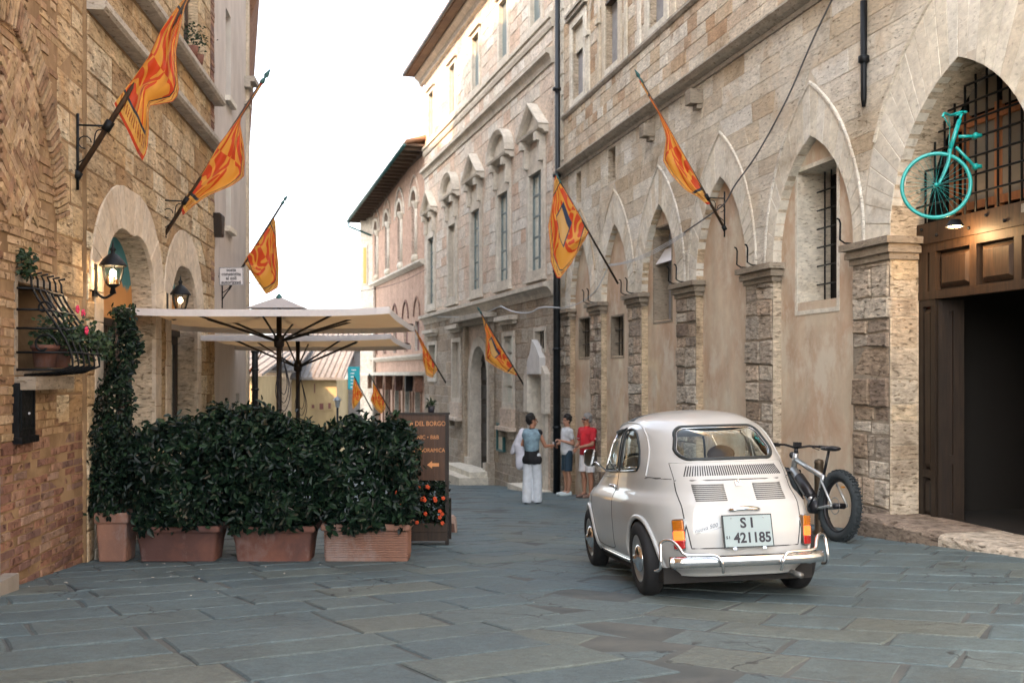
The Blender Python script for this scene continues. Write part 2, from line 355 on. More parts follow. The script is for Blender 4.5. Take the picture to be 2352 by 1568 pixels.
def flag_mat(shield=True):
    """silk banner: quartered red and gold with scrolls, a lettered border and two dark lines, all in the cloth's own coordinates"""
    m, t, b = newmat('banner silk'); uv = t.nodes.new('ShaderNodeUVMap'); uv.uv_map = 'UVMap'; U = uv.outputs[0]
    sx = t.nodes.new('ShaderNodeSeparateXYZ'); t.links.new(U, sx.inputs[0])
    def mth(op, a, b_=None, c_=None):
        n = t.nodes.new('ShaderNodeMath'); n.operation = op
        for i, x in enumerate((a, b_, c_)):
            if x is None: continue
            if isinstance(x, (int, float)): n.inputs[i].default_value = x
            else: t.links.new(x, n.inputs[i])
        return n.outputs[0]
    x, y = sx.outputs[0], sx.outputs[1]
    q = mth('MULTIPLY', mth('SINE', mth('MULTIPLY', mth('SUBTRACT', x, .02), 6.6)), mth('SINE', mth('MULTIPLY', mth('ADD', y, .02), 6.4)))
    q = mth('GREATER_THAN', q, 0.0)
    n1 = noise(t, U, 2.6, .5, .4, .8); sc = mth('GREATER_THAN', mth('SINE', mth('MULTIPLY', n1, 30)), .40)
    k = mth('ABSOLUTE', mth('SUBTRACT', q, sc))
    red, gold = (.68, .065, .007), (.82, .36, .045)
    c = mixc(t, k, red, gold) if False else mixc(t, mth('MAXIMUM', mth('MULTIPLY', q, mth('SUBTRACT', 1.0, sc)), mth('MULTIPLY', mth('SUBTRACT', 1.0, q), sc)), gold, red)
    # border: outer 12 % on three sides, with letters and two lines
    e = mth('MINIMUM', mth('SUBTRACT', 1.0, x), mth('MINIMUM', y, mth('SUBTRACT', 1.0, y)))
    inb = mth('LESS_THAN', e, .13)
    w2 = t.nodes.new('ShaderNodeTexWave'); w2.wave_type = 'BANDS'; w2.bands_direction = 'DIAGONAL'; w2.inputs['Scale'].default_value = 9; w2.inputs['Distortion'].default_value = 3.5; w2.inputs['Detail Scale'].default_value = 3
    t.links.new(U, w2.inputs[0]); lt = mth('MULTIPLY', mth('GREATER_THAN', w2.outputs['Fac'], .62), mth('MULTIPLY', mth('GREATER_THAN', e, .045), mth('LESS_THAN', e, .10)))
    bc = mixc(t, lt, (.76, .42, .09), (.42, .10, .02))
    c = mixc(t, inb, c, bc)
    for lo, hi, col in ((.115, .135, (.03, .035, .05)), (.0, .02, (.60, .05, .01))):
        c = mixc(t, mth('MULTIPLY', mth('GREATER_THAN', e, lo), mth('LESS_THAN', e, hi)), c, col)
    # shield: pale field outlined in blue with a crenellated tower
    dx = mth('ABSOLUTE', mth('SUBTRACT', x, .40)); dy = mth('ABSOLUTE', mth('SUBTRACT', y, .52))
    if not shield: dx = mth('ADD', dx, 5.0)
    ins = mth('MULTIPLY', mth('LESS_THAN', dx, .20), mth('LESS_THAN', dy, .14)); c = mixc(t, ins, c, (.03, .05, .10))
    ins = mth('MULTIPLY', mth('LESS_THAN', dx, .185), mth('LESS_THAN', dy, .125)); c = mixc(t, ins, c, (.72, .40, .12))
    dx2 = mth('ABSOLUTE', mth('SUBTRACT', x, .265 if shield else 9.0)); tw = mth('MULTIPLY', mth('LESS_THAN', dx2, .05), mth('LESS_THAN', dy, .125)); c = mixc(t, tw, c, (.02, .04, .09))
    t.links.new(c, b.inputs['Base Color']); b.inputs['Roughness'].default_value = .5; b.inputs['Sheen Weight'].default_value = .3
    out = t.nodes['Material Output']; tl = t.nodes.new('ShaderNodeBsdfTranslucent'); t.links.new(c, tl.inputs[0])
    mx = t.nodes.new('ShaderNodeMixShader'); mx.inputs[0].default_value = .4; t.links.new(b.outputs[0], mx.inputs[1]); t.links.new(tl.outputs[0], mx.inputs[2]); t.links.new(mx.outputs[0], out.inputs[0])
    return m
MT['flag'] = flag_mat(False); MT['flag_shield'] = flag_mat(True)
def leafmat(name, c1, c2, rough=.35, trans=.15):
    m, t, b = newmat(name); r = rand01(t); g = t.nodes.new('ShaderNodeNewGeometry')
    c = mixc(t, mapr(t, g.outputs['Random Per Island'], .35, 1), c1, c2)
    t.links.new(c, b.inputs['Base Color']); b.inputs['Roughness'].default_value = rough; b.inputs['Specular IOR Level'].default_value = .28
    out = t.nodes['Material Output']; tl = t.nodes.new('ShaderNodeBsdfTranslucent'); t.links.new(c, tl.inputs[0])
    mx = t.nodes.new('ShaderNodeMixShader'); mx.inputs[0].default_value = trans; t.links.new(b.outputs[0], mx.inputs[1]); t.links.new(tl.outputs[0], mx.inputs[2]); t.links.new(mx.outputs[0], out.inputs[0])
    return m
MT['leaf'] = leafmat('laurel leaf', (.004, .012, .008), (.026, .056, .028), .34)
MT['leaf2'] = leafmat('ivy leaf', (.016, .035, .016), (.05, .085, .035), .4)
MT['petal_red'] = simple('red petal', (.75, .09, .02), .5)
MT['petal_pink'] = simple('pink petal', (.70, .04, .12), .5)
MT['bark'] = simple('bark', (.06, .04, .03), .9, bmp=.5)
MT['terracotta'] = plaster('terracotta', (.23, .105, .075), (.13, .07, .06), (.25, .18, .165), sc=2.6, rough=.8)
MT['terracotta_pale'] = plaster('pale terracotta', (.36, .19, .13), (.27, .15, .11), (.36, .28, .25), sc=2.6, rough=.8)
MT['soil'] = simple('soil', (.03, .02, .015), .95, bmp=.6)
# ------------------------------------------------------------------ ground and paving
def build_ground():
    xs = sorted(set([-400, -150, -60, -25, -12] + [-9 + .5 * i for i in range(37)] + [12, 25, 60, 150, 400])); ys = sorted(set([-60, -20, -8] + [-4 + .5 * i for i in range(130)] + [65, 80, 110, 200, 600]))
    mb = MB(); n = len(xs)
    vs = [(x, y, ground_z(x, y) - .008) for y in ys for x in xs]
    fs = [(j * n + i, j * n + i + 1, (j + 1) * n + i + 1, (j + 1) * n + i) for j in range(len(ys) - 1) for i in range(n - 1)]
    mb.add(vs, fs, 0, True)
    g = mb.build('ground', MT['joint'], None, 'structure')
    return g
GROUND = build_ground()
def clip(poly, nx, ny, d):
    """keep the side nx x + ny y <= d"""
    out = []
    for i in range(len(poly)):
        a, b = poly[i], poly[(i + 1) % len(poly)]; fa = nx * a[0] + ny * a[1] - d; fb = nx * b[0] + ny * b[1] - d
        if fa <= 0: out.append(a)
        if fa * fb < 0:
            t = fa / (fa - fb); out.append((a[0] + (b[0] - a[0]) * t, a[1] + (b[1] - a[1]) * t))
    return out
def parea(p): return abs(sum(p[i][0] * p[(i + 1) % len(p)][1] - p[(i + 1) % len(p)][0] * p[i][1] for i in range(len(p)))) / 2
def slab_mesh(mb, poly, detail, dz, tilt):
    n0 = len(poly); cx = sum(p[0] for p in poly) / n0; cy = sum(p[1] for p in poly) / n0
    ring = []
    for i in range(n0):
        a, b = poly[i], poly[(i + 1) % n0]; L = math.hypot(b[0] - a[0], b[1] - a[1]); k = max(1, int(L / detail)) if detail else 1
        for j in range(k):
            t = j / k; jx = 0 if j == 0 and k == 1 else rnd(-.008, .007)
            ring.append((a[0] + (b[0] - a[0]) * t, a[1] + (b[1] - a[1]) * t, jx))
    n = len(ring); top = []; mid = []; bot = []
    for (x, y, j) in ring:
        dx, dy = x - cx, y - cy; L = math.hypot(dx, dy) or 1
        x1, y1 = x + dx / L * j, y + dy / L * j; z = ground_z(x1, y1) + dz + tilt[0] * dx + tilt[1] * dy
        top.append((x1 - dx / L * .014, y1 - dy / L * .014, z)); mid.append((x1 - dx / L * .002, y1 - dy / L * .002, z - .006)); bot.append((x1 + dx / L * .004, y1, z - .035))
    vs = top + mid + bot; fs = [tuple(range(n))]
    if parea(poly) < 0: pass
    for i in range(n):
        j = (i + 1) % n; fs.append((i, n + i, n + j, j)); fs.append((n + i, 2 * n + i, 2 * n + j, n + j))
    mb.add(vs, fs, 0, False)
def build_paving():
    slabs = []
    for side in (0, 1):
        ang = R(31) if side == 0 else R(-30); a = (math.cos(ang), math.sin(ang)); b = (-a[1], a[0])
        v = -30.0; row = 0
        while v < 46:
            hgt = rnd(.34, .50); u = -30 - rnd(0, 1)
            while u < 46:
                L = rnd(.45, 1.05); s1, s2 = rnd(-.018, .018), rnd(-.018, .018)
                q = [(u + .008, v + .008), (u + L - .008 + s1, v + .008), (u + L - .008 + s2, v + hgt - .008), (u + .008, v + hgt - .008)]
                q = [(a[0] * p + b[0] * w_, a[1] * p + b[1] * w_) for p, w_ in q]
                if random.random() < .10:
                    pass
                u += L
                cx = sum(p[0] for p in q) / 4; cy = sum(p[1] for p in q) / 4
                if cx < -8 or cx > 6.4 or cy < 1.6 or cy > 44: continue
                xm = 1.1 - .12 * cy
                # the two diagonal fields meet in a toothed seam: left field laid over the edge of the right one
                if side == 0 and cx + .12 * cy > 1.1: continue
                if side == 1 and cx + .12 * cy < .25: continue
                # street edges
                q = clip(q, 1, .234, 6.62); q = clip(q, -1, -.10, 2.98)
                if len(q) < 3 or parea(q) < .01: continue
                cx = sum(p[0] for p in q) / len(q); cy = sum(p[1] for p in q) / len(q)
                if parea(q) > 0 and sum((q[i][0] * q[(i + 1) % len(q)][1] - q[(i + 1) % len(q)][0] * q[i][1]) for i in range(len(q))) < 0: q = q[::-1]
                vis = abs(cx) < .56 * cy + .6 and cy > 2.3
                slabs.append((parea(q) / cy ** 2 if vis else 0, cy, q, side))
            v += hgt; row += 1
    slabs.sort(key=lambda s: -s[0]); rest = MB()
    for i, (k, cy, q, side) in enumerate(slabs):
        dz = rnd(-.002, .003) if side == 0 else rnd(-.003, .002) - (.006 if abs(sum(p[0] for p in q) / len(q) + .12 * cy - 1.0) < 1.2 else 0); tl = (rnd(-.004, .004), rnd(-.004, .004))
        if i < 300 and k > 0:
            m1 = MB(); slab_mesh(m1, q, .16 if cy < 9 else .3, dz, tl); m1.build('paving_slab', MT['slab'], GROUND)
        else: slab_mesh(rest, q, 0, dz, tl)
    rest.build('paving_slabs', MT['slab'], GROUND, 'stuff')
build_paving()
# small litter near the left wall and a metal stud
mb = MB()
for i in range(16):
    x = rnd(-3.6, -1.6); y = rnd(6.6, 8.8); s = rnd(.006, .016); z = ground_z(x, y) + .010
    mb.box((x, y, z), (s * rnd(1, 2.2), s, .004), Matrix.Rotation(rnd(0, 3), 3, 'Z'))
mb.build('litter', simple('dry petals', (.45, .42, .38), .8), None, 'stuff')
# ------------------------------------------------------------------ wall toolkit
def arch_c(w_, h): return (h * h - w_ * w_) / (2 * w_)
def arch_half(w_, h, dz):
    if dz <= 0: return w_
    c = arch_c(w_, h); r = w_ + c
    return 0.0 if dz >= h else max(0.0, math.sqrt(max(0, r * r - dz * dz)) - c)
def arch_pts(uc, w_, zs, h, n=12, side=0):
    """from left springing over the apex to right springing"""
    c = arch_c(w_, h); r = w_ + c; a1 = math.asin(min(1, h / r)) if c >= 0 else math.pi - math.asin(min(1, h / r))
    L = [(uc + c - r * math.cos(a1 * i / n), zs + r * math.sin(a1 * i / n)) for i in range(n + 1)]
    Rr = [(2 * uc - p[0], p[1]) for p in L[::-1]][1:]
    return L + Rr
def arch_poly(uc, w_, zs, h, zb, n=12): return [(uc - w_, zb)] + arch_pts(uc, w_, zs, h, n) + [(uc + w_, zb)]
def rect(u0, u1, z0, z1): return [(u0, z0), (u0, z1), (u1, z1), (u1, z0)]
def plate(mb, fr, outer, holes, off=0.0, depth=.2, mi=0, mi_rev=0):
    loops = [outer] + list(holes); flat = [p for l in loops for p in l]
    tris = tessellate_polygon([[Vector((p[0], p[1], 0)) for p in l] for l in loops])
    mb.add([fr.W(p[0], p[1], off) for p in flat], [tuple(t) for t in tris], mi)
    for h in holes:
        n = len(h); mb.add([fr.W(p[0], p[1], off) for p in h] + [fr.W(p[0], p[1], off - depth) for p in h], [(i, (i + 1) % n, n + (i + 1) % n, n + i) for i in range(n)], mi_rev)
def fbox(mb, fr, u0, u1, z0, z1, o0, o1, mi=0):
    """box between u0..u1, z0..z1, depth o0 (back) .. o1 (front)"""
    P = [fr.W(u, z, o) for o in (o0, o1) for z in (z0, z1) for u in (u0, u1)]
    mb.add(P, [(0, 1, 3, 2), (4, 6, 7, 5), (0, 4, 5, 1), (2, 3, 7, 6), (0, 2, 6, 4), (1, 5, 7, 3)], mi)
def block(mb, fr, q, o0, o1, ch=.012, jit=.006, mi=0):
    """irregular block: q four (u, z) corners; chamfered face"""
    q = [(p[0] + rnd(-jit, jit), p[1] + rnd(-jit, jit)) for p in q]
    cu = sum(p[0] for p in q) / len(q); cz = sum(p[1] for p in q) / len(q); n = len(q)
    inn = []
    for (u, z) in q:
        L = math.hypot(u - cu, z - cz) or 1; inn.append((u - (u - cu) / L * ch * 1.4, z - (z - cz) / L * ch * 1.4))
    tu, tz = rnd(-.012, .012), rnd(-.012, .012)
    vs = [fr.W(p[0], p[1], o0) for p in q] + [fr.W(p[0], p[1], o1 - ch * .8) for p in q] + [fr.W(p[0], p[1], o1 + tu * (p[0] - cu) + tz * (p[1] - cz)) for p in inn]
    fs = [(i, (i + 1) % n, n + (i + 1) % n, n + i) for i in range(n)] + [(n + i, n + (i + 1) % n, 2 * n + (i + 1) % n, 2 * n + i) for i in range(n)] + [tuple(range(2 * n, 3 * n))]
    mb.add(vs, fs, mi)
def courses(fr, u0, u1, z0, z1, rowh, ln, excl, joint=.006, skip=0.0):
    """rows of quads with the openings left out. excl(z) -> [(a, b)]"""
    out = []; z = z0
    while z < z1 - .02:
        h = min(rnd(*rowh), z1 - z); h = z1 - z if z1 - z - h < rowh[0] * .5 else h
        zb, zt = z + joint / 2, z + h - joint / 2
        eb, et, em = excl(zb), excl(zt), excl((zb + zt) / 2)
        cuts = []
        # pair intervals by order
        for k, (a, b) in enumerate(em):
            def near(E, i):
                best = min(E, key=lambda e: abs(e[0] + e[1] - a - b)) if E else None
                return best if best and abs(best[0] + best[1] - a - b) < .3 else (a, b)
            B, T = near(eb, k), near(et, k); cuts.append((B[0], B[1], T[0], T[1]))
        cuts.sort(); segs = []; lb, lt = u0, u0
        for (b0, b1, t0, t1) in cuts:
            if b0 > lb + .02: segs.append((lb, lt, b0, t0))
            lb, lt = max(lb, b1), max(lt, t1)
        if lb < u1 - .02: segs.append((lb, lt, u1, u1))
        for (sb, st, eb_, et_) in segs:
            lo = max(sb, st); hi = min(eb_, et_)
            if eb_ - sb < .03 and et_ - st < .03: continue
            n = max(1, int(round(((eb_ - sb) + (et_ - st)) / 2 / rnd(*ln)))); fr_ = [0] + [min(.98, max(.02, (k + rnd(-.22, .22)) / n)) for k in range(1, n)] + [1]
            for k in range(n):
                a0 = lerp(sb, eb_, fr_[k]); a1 = lerp(sb, eb_, fr_[k + 1]); c0 = lerp(st, et_, fr_[k]); c1 = lerp(st, et_, fr_[k + 1])
                if random.random() < skip: continue
                out.append([(a0 + joint / 2, zb), (a1 - joint / 2, zb), (c1 - joint / 2, zt), (c0 + joint / 2, zt)])
        z += h
    return out
def emit(blocks, fr, mat, parent, name='stone', limit=300, o0=-.04, o1=(.004, .012), ch=.01, jit=.004):
    """the largest in view as parts, the rest as one stuff part; blocks may be (quad, mat) pairs"""
    def key(bq):
        q = bq[0] if isinstance(bq, tuple) else bq
        A = parea(q); c = fr.W(sum(p[0] for p in q) / len(q), sum(p[1] for p in q) / len(q)); Y = max(c.y, .5)
        px = 1176 + FPX * c.x / Y; py = 860 - FPX * (c.z - CH) / Y
        if c.y < 1 or px < -60 or px > 2420 or py < -60 or py > 1600: return 0
        return A / Y ** 2
    bl = sorted(blocks, key=lambda b: -key(b)); rest = {}
    for i, b in enumerate(bl):
        q, m = (b if isinstance(b, tuple) else (b, mat))
        if i < limit and key(b) > 0:
            mb = MB(); block(mb, fr, q, o0, rnd(*o1), ch, jit); mb.build(name, m, parent)
        else: block(rest.setdefault(m.name, (MB(), m))[0], fr, q, o0, rnd(*o1), ch, jit)
    for k, (mb, m) in rest.items(): mb.build(name + 's', m, parent, 'stuff')
def voussoirs(fr, inner, outer, n, mat, parent, o0, o1, name='voussoir', joint=.005, limit=99, jit=.003):
    """wedge stones between two curves of equal parameter"""
    I = pts_on([(p[0], p[1], 0) for p in inner], n + 1); O = pts_on([(p[0], p[1], 0) for p in outer], n + 1); rest = MB()
    for k in range(n):
        a, b, c, d = I[k], I[k + 1], O[k + 1], O[k]; s = joint
        q = [(a.x + (b.x - a.x) * s / max(.05, (b - a).length), a.y + (b.y - a.y) * s / max(.05, (b - a).length)), (b.x - (b.x - a.x) * s / max(.05, (b - a).length), b.y - (b.y - a.y) * s / max(.05, (b - a).length)),
             (c.x + (d.x - c.x) * s / max(.05, (c - d).length), c.y + (d.y - c.y) * s / max(.05, (c - d).length)), (d.x - (d.x - c.x) * s / max(.05, (c - d).length), d.y - (d.y - c.y) * s / max(.05, (c - d).length))]
        if k < limit: mb = MB()
        else: mb = rest
        block(mb, fr, q, o0, o1 + rnd(-.002, .002), .006, jit)
        if k < limit: mb.build(name, mat, parent)
    if rest.v: rest.build(name + 's', mat, parent, 'stuff')
def sweep(mb, fr, path, prof, mi=0, closed=False):
    """sweep a profile [(outward-in-plane, off)] along a plane curve [(u, z)]"""
    n = len(path); m = len(prof); vs = []
    for i in range(n):
        a = path[max(i - 1, 0)]; b = path[min(i + 1, n - 1)]; t = Vector((b[0] - a[0], b[1] - a[1])); t.normalize(); nn = Vector((-t.y, t.x))
        for (p, o) in prof: vs.append(fr.W(path[i][0] + nn.x * p, path[i][1] + nn.y * p, o))
    fs = [(i * m + k, i * m + k + 1, (i + 1) * m + k + 1, (i + 1) * m + k) for i in range(n - 1) for k in range(m - 1)]
    fs += [tuple(range(m)), tuple((n - 1) * m + k for k in range(m))]
    mb.add(vs, fs, mi, False)
def bars(mb, fr, poly, su, sz, off, r, mi=0, top=None, n=6):
    """grille of round bars inside u0, u1, z0, z1; top(u) limits the height under an arch"""
    u0, u1, z0, z1 = poly; nu = max(1, round((u1 - u0) / su)); nz = max(1, round((z1 - z0) / sz))
    for i in range(1, nu):
        u = lerp(u0, u1, i / nu); zt = top(u) if top else z1
        if zt > z0: mb.tube([fr.W(u, z0, off), fr.W(u, zt, off)], r, n, mi)
    for j in range(1, nz):
        z = lerp(z0, z1, j / nz); a, b = u0, u1
        if top:
            us = [lerp(u0, u1, k / 60) for k in range(61)]; us = [x for x in us if top(x) > z]
            if not us: continue
            a, b = us[0], us[-1]
        mb.tube([fr.W(a, z, off + r * 1.6), fr.W(b, z, off + r * 1.6)], r, n, mi)
def frame_rect(mb, fr, u0, u1, z0, z1, wd, o0, o1, mi=0):
    fbox(mb, fr, u0, u0 + wd, z0, z1, o0, o1, mi); fbox(mb, fr, u1 - wd, u1, z0, z1, o0, o1, mi)
    fbox(mb, fr, u0 + wd, u1 - wd, z1 - wd, z1, o0, o1, mi); fbox(mb, fr, u0 + wd, u1 - wd, z0, z0 + wd, o0, o1, mi)
def window(fr, u0, u1, z0, z1, off, parent, name='window', fm=None, cols=2, rows=4, glass_=True, shut=None, back=.35):
    """frame > pane; stands at depth off, with a dark room behind"""
    fm = fm or MT['frame_teal']; mb = MB(); wd = min(.06, (u1 - u0) * .1); frame_rect(mb, fr, u0, u1, z0, z1, wd, off - .05, off)
    for i in range(1, cols): u = lerp(u0, u1, i / cols); fbox(mb, fr, u - wd * .5, u + wd * .5, z0 + wd, z1 - wd, off - .045, off - .003)
    for j in range(1, rows): z = lerp(z0, z1, j / rows); fbox(mb, fr, u0 + wd, u1 - wd, z - wd * .3, z + wd * .3, off - .042, off - .008)
    w_ = mb.build(name, fm, parent)
    for i in range(cols):
        for j in range(rows):
            a, b = lerp(u0, u1, i / cols), lerp(u0, u1, (i + 1) / cols); c, d = lerp(z0, z1, j / rows), lerp(z0, z1, (j + 1) / rows)
            p = MB(); fbox(p, fr, a + .012, b - .012, c + .012, d - .012, off - .032, off - .026); p.build('pane', MT['glass'] if glass_ else shut, w_)
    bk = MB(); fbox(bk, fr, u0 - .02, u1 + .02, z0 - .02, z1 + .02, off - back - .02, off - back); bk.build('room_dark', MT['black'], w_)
    return w_
# ------------------------------------------------------------------ arcaded stone building on the right
def xr(Y): return 6.6 - .234 * Y
FR = Fr((xr(23.35), 23.35), (xr(-3), -3))
def uR(Y): return (Y - 23.35) / FR.d.y
ARC = thing('arcaded_building', 'long pale stone building with a row of pointed arches on the right', 'building', (xr(14), 14, ground_z(xr(14), 14)))
ZS, ZA, ZH, ZC, ZU = 2.50, 3.98, 4.66, 5.66, 6.94
BAYS = [(22.56, 21.08), (20.39, 18.79), (18.12, 16.51), (15.75, 14.07), (13.30, 11.44)]
BU = [(uR(a), uR(b)) for a, b in BAYS]; DOOR = (uR(10.75), uR(8.60)); DZA = 4.10
def right_building():
    P = ARC; uend = FR.L; holes = []; sm_w = []
    # openings through the plate
    ARCHES = [((a + b) / 2, (b - a) / 2, ZA - ZS) for a, b in BU] + [((DOOR[0] + DOOR[1]) / 2, (DOOR[1] - DOOR[0]) / 2, DZA - ZS)]
    for (uc, hw, h) in ARCHES: holes.append(arch_poly(uc, hw, ZS, h, -2.6, 14))
    small = []
    for (x0, x1, y0, y1) in ((1324, 1335, 399, 470), (1397, 1414, 346, 421)):
        a, zt = FR.px(x0, y0); b, _ = FR.px(x1, y0); _, zb = FR.px((x0 + x1) / 2, y1 - 4); small.append((a, b, zb, zt))
    ups = []
    for (x0, x1) in ((1316, 1342), (1392, 1422), (1492, 1528), (1618, 1664)):
        a, _ = FR.px(x0, 0); b, _ = FR.px(x1, 0); ups.append((a, b, ZU + .03, 8.75))
    for s_ in small + ups: holes.append(rect(*s_))
    mb = MB(); plate(mb, FR, rect(0, uend, -3, 12.5), holes, 0, .45, 0, 1)
    # top, far end, body behind
    fbox(mb, FR, 0, uend, 12.4, 12.5, -7, 0); fbox(mb, FR, -.02, .0, -3, 12.5, -7, -.0)
    mb.build('wall', [MT['mortar'], MT['jamb']], P)
    # ------- masonry
    hoodw = 1.19
    def hood_half(i, z):
        uc, hw, h = ARCHES[i]
        if i < 5: return arch_half(hoodw, ZH - ZS, z - ZS)
        return arch_half(1.62, DZA - ZS + .98, z - ZS)
    def ex_up(z):
        E = []
        for i, (uc, hw, h) in enumerate(ARCHES):
            k = hood_half(i, z)
            if k > 0: E.append((uc - k, uc + k))
        for (a, b, z0, z1) in small:
            if z0 - .01 < z < z1 + .01: E.append((a, b))
        # merge overlapping
        E.sort(); M = []
        for e in E:
            if M and e[0] < M[-1][1] + .03: M[-1] = (M[-1][0], max(M[-1][1], e[1]))
            else: M.append(e)
        return M
    bl = courses(FR, .02, uR(5.5), ZS + .01, ZC - .1, (.20, .30), (.45, .85), ex_up, .004)
    def ex_top(z): return [(a - .22, b + .22) for a, b, z0, z1 in ups if z0 - .05 < z < z1 + .25]
    bl2 = courses(FR, .30, uR(5.5), ZC + .15, ZU - .05, (.20, .30), (.28, .6), lambda z: [], .008)
    bl2 += courses(FR, .30, uR(5.5), ZU + .1, 10.5, (.25, .36), (.45, .9), ex_top, .007)
    pb = []
    piers = [(.02, BU[0][0])] + [(BU[i][1], BU[i + 1][0]) for i in range(4)] + [(BU[4][1], DOOR[0])] + [(DOOR[1], uR(6.3))]
    for (a, b) in piers:
        gz = ground_z(xr(FR.W(a, 0).y), FR.W((a + b) / 2, 0).y)
        pb += [(q, MT['pier']) for q in courses(FR, a + .003, b - .003, gz - .15, ZS - .24, (.11, .34), (.20, .55), lambda z: [], .020)]
    for (a, b) in piers: m1 = MB(); fbox(m1, FR, a + .001, b - .001, -2.4, ZS - .24, -.01, .003); m1.build('pier_core', MT['cap'], P)
    emit(pb, FR, MT['pier'], P, 'stone', 110, -.03, (.004, .040), .016, .016)
    emit(bl, FR, MT['trav'], P, 'stone', 125, -.03, (.003, .007), .005, .003)
    emit(bl2, FR, MT['trav_up'], P, 'stone', 65, -.03, (.003, .016), .009, .004)
    # quoins by the drainpipe, brick and stone by turns
    for k in range(9):
        z = 6.0 + k * .5; m1 = MB(); block(m1, FR, [(.03, z), (.27, z), (.27, z + .47), (.03, z + .47)], -.03, .02, .01, .003); m1.build('quoin', MT['trav_smooth'], P)
    # ------- arches
    for i, (uc, hw, h) in enumerate(ARCHES):
        n = 22 if i < 5 else 30; inner = arch_pts(uc, hw, ZS, h, 16)
        if i < 5: outer = arch_pts(uc, hoodw - .02, ZS, ZH - ZS - .03, 16); hd = arch_pts(uc, hoodw - .02, ZS, ZH - ZS - .03, 18)
        else: outer = arch_pts(uc, 1.60, ZS, h + .95, 16); hd = arch_pts(uc, 1.60, ZS, h + .95, 20)
        voussoirs(FR, inner, outer, n, MT['trav_smooth'], P, -.12, .006, limit=30)
        # keep the hood off its neighbours: cut it at the pier centres
        lo = (piers[i][0] + piers[i][1]) / 2 if i < len(piers) else -9; hi = (piers[i + 1][0] + piers[i + 1][1]) / 2
        hd = [p for p in hd if lo + .02 < p[0] < hi - .02] if i < 5 else [p for p in hd if p[0] > lo + .02]
        mh = MB(); sweep(mh, FR, hd, [(-.022, -.02), (-.022, .014), (-.010, .025), (.018, .025), (.032, .014), (.032, -.02)]); mh.build('hood_mould', MT['trav'], P)
    # ------- rendered infill and the little windows in it
    wins = {0: (1331, 1355.5, 733, 820, .25), 1: (1405, 1432.5, 729, 817, .25), 2: (1502.5, 1543, 522, 735, .28), 4: (1832, 1923, 398, 690, .5)}
    for i in range(5):
        a, b = BU[i]; off = -.12; hl = []
        if i in wins:
            x0, x1, y0, y1, dp = wins[i]; ua, zt = FR.px(x0, y0, off); ub, _ = FR.px(x1, y0, off); _, zb = FR.px((x0 + x1) / 2, y1, off); ub = min(ub, b - .06)
            if i == 2: zt = min(zt, FR.px(1500, 530, off)[1])
            hl.append(rect(ua, ub, zb, zt))
        mb = MB(); plate(mb, FR, rect(a - .05, b + .05, -2.6, ZA + .05), hl, off, wins[i][4] if hl else .1, 0, 1)
        mb.build('rendered_panel', [MT['render'], MT['cap'] if i != 4 else MT['trav']], P)
        if not hl: continue
        fw = MB(); t = .055 if i == 4 else .035
        frame_rect(fw, FR, ua - t, ub + t, zb - (.16 if i == 4 else .05), zt + t, t, off - .01, off + .008); fr_o = fw.build('window', MT['trav_smooth'] if i == 4 else MT['cap'], P)
        sb = MB(); fbox(sb, FR, ua - .02, ub + .02, zb - .02, zt + .02, off - dp - .02, off - dp)
        if i == 2: sb.build('shutter', MT['shutter'], fr_o)
        else: sb.build('room_dark', MT['black'], fr_o)
        if i == 2:
            # grey blind with a tilted upper flap
            m2 = MB(); P0 = [FR.W(ua + .03, zt - .35, off - .2), FR.W(ub - .03, zt - .35, off - .2), FR.W(ub - .03, zt - .62, off - .02), FR.W(ua + .03, zt - .62, off - .02)]
            m2.add(P0 + [p + Vector((0, 0, .012)) for p in P0], [(0, 1, 2, 3), (7, 6, 5, 4), (0, 4, 5, 1), (1, 5, 6, 2), (2, 6, 7, 3), (3, 7, 4, 0)]); m2.build('flap', MT['paint_white'], fr_o)
        g = MB()
        if i == 4: bars(g, FR, (ua, ub, zb, zt), .17, .23, off - .30, .011)
        elif i < 2: bars(g, FR, (ua, ub, zb, zt), .16, .26, off - .10, .010)
        if g.v: g.build('window_grille', MT['iron'], fr_o)
    for (a, b, z0, z1) in small:
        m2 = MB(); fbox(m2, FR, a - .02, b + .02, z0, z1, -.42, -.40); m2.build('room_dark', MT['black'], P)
    # ------- piers: capitals, plinths, hooks
    for i, (a, b) in enumerate(piers):
        mb = MB(); e0 = a if i else a + .05
        for (z0, z1, pr) in ((ZS - .24, ZS - .17, .035), (ZS - .17, ZS - .10, .075), (ZS - .10, ZS - .075, .06), (ZS - .075, ZS, .12)):
            fbox(mb, FR, e0 - pr * (i > 0), b + pr, z0, z1, -.11 if i < 5 else -.33, pr)
        mb.build('capital', MT['cap'], P)
        if 0 < i < 6:
            for du in ((.10, .42) if i < 5 else (.03,)):
                h = MB(); u = a + du; h.tube([FR.W(u, ZS + .01, .02), FR.W(u, ZS + .015, .13), FR.W(u, ZS + .05, .19), FR.W(u, ZS + .24, .185), FR.W(u, ZS + .28, .20), FR.W(u + .01, ZS + .29, .23)], .011, 6); h.build('iron_hook', MT['iron'], P)
    # worn footing at the door pier
    for k, (a, b) in enumerate(piers[2:6]):
        y = FR.W((a + b) / 2, 0).y; gz = ground_z(xr(y), y)
        for q in courses(FR, a - .01, b + .02, gz - .1, gz + .14, (.1, .15), (.2, .4), lambda z: [], .014):
            m1 = MB(); block(m1, FR, q, -.03, rnd(.05, .09), .03, .02); m1.build('footing_stone', MT['pier'], P)
    # inner angle of the door pier, in warmer jamb stones
    jf = Fr((FR.W(DOOR[0], 0, 0).x, FR.W(DOOR[0], 0, 0).y), (FR.W(DOOR[0], 0, -.34).x, FR.W(DOOR[0], 0, -.34).y))
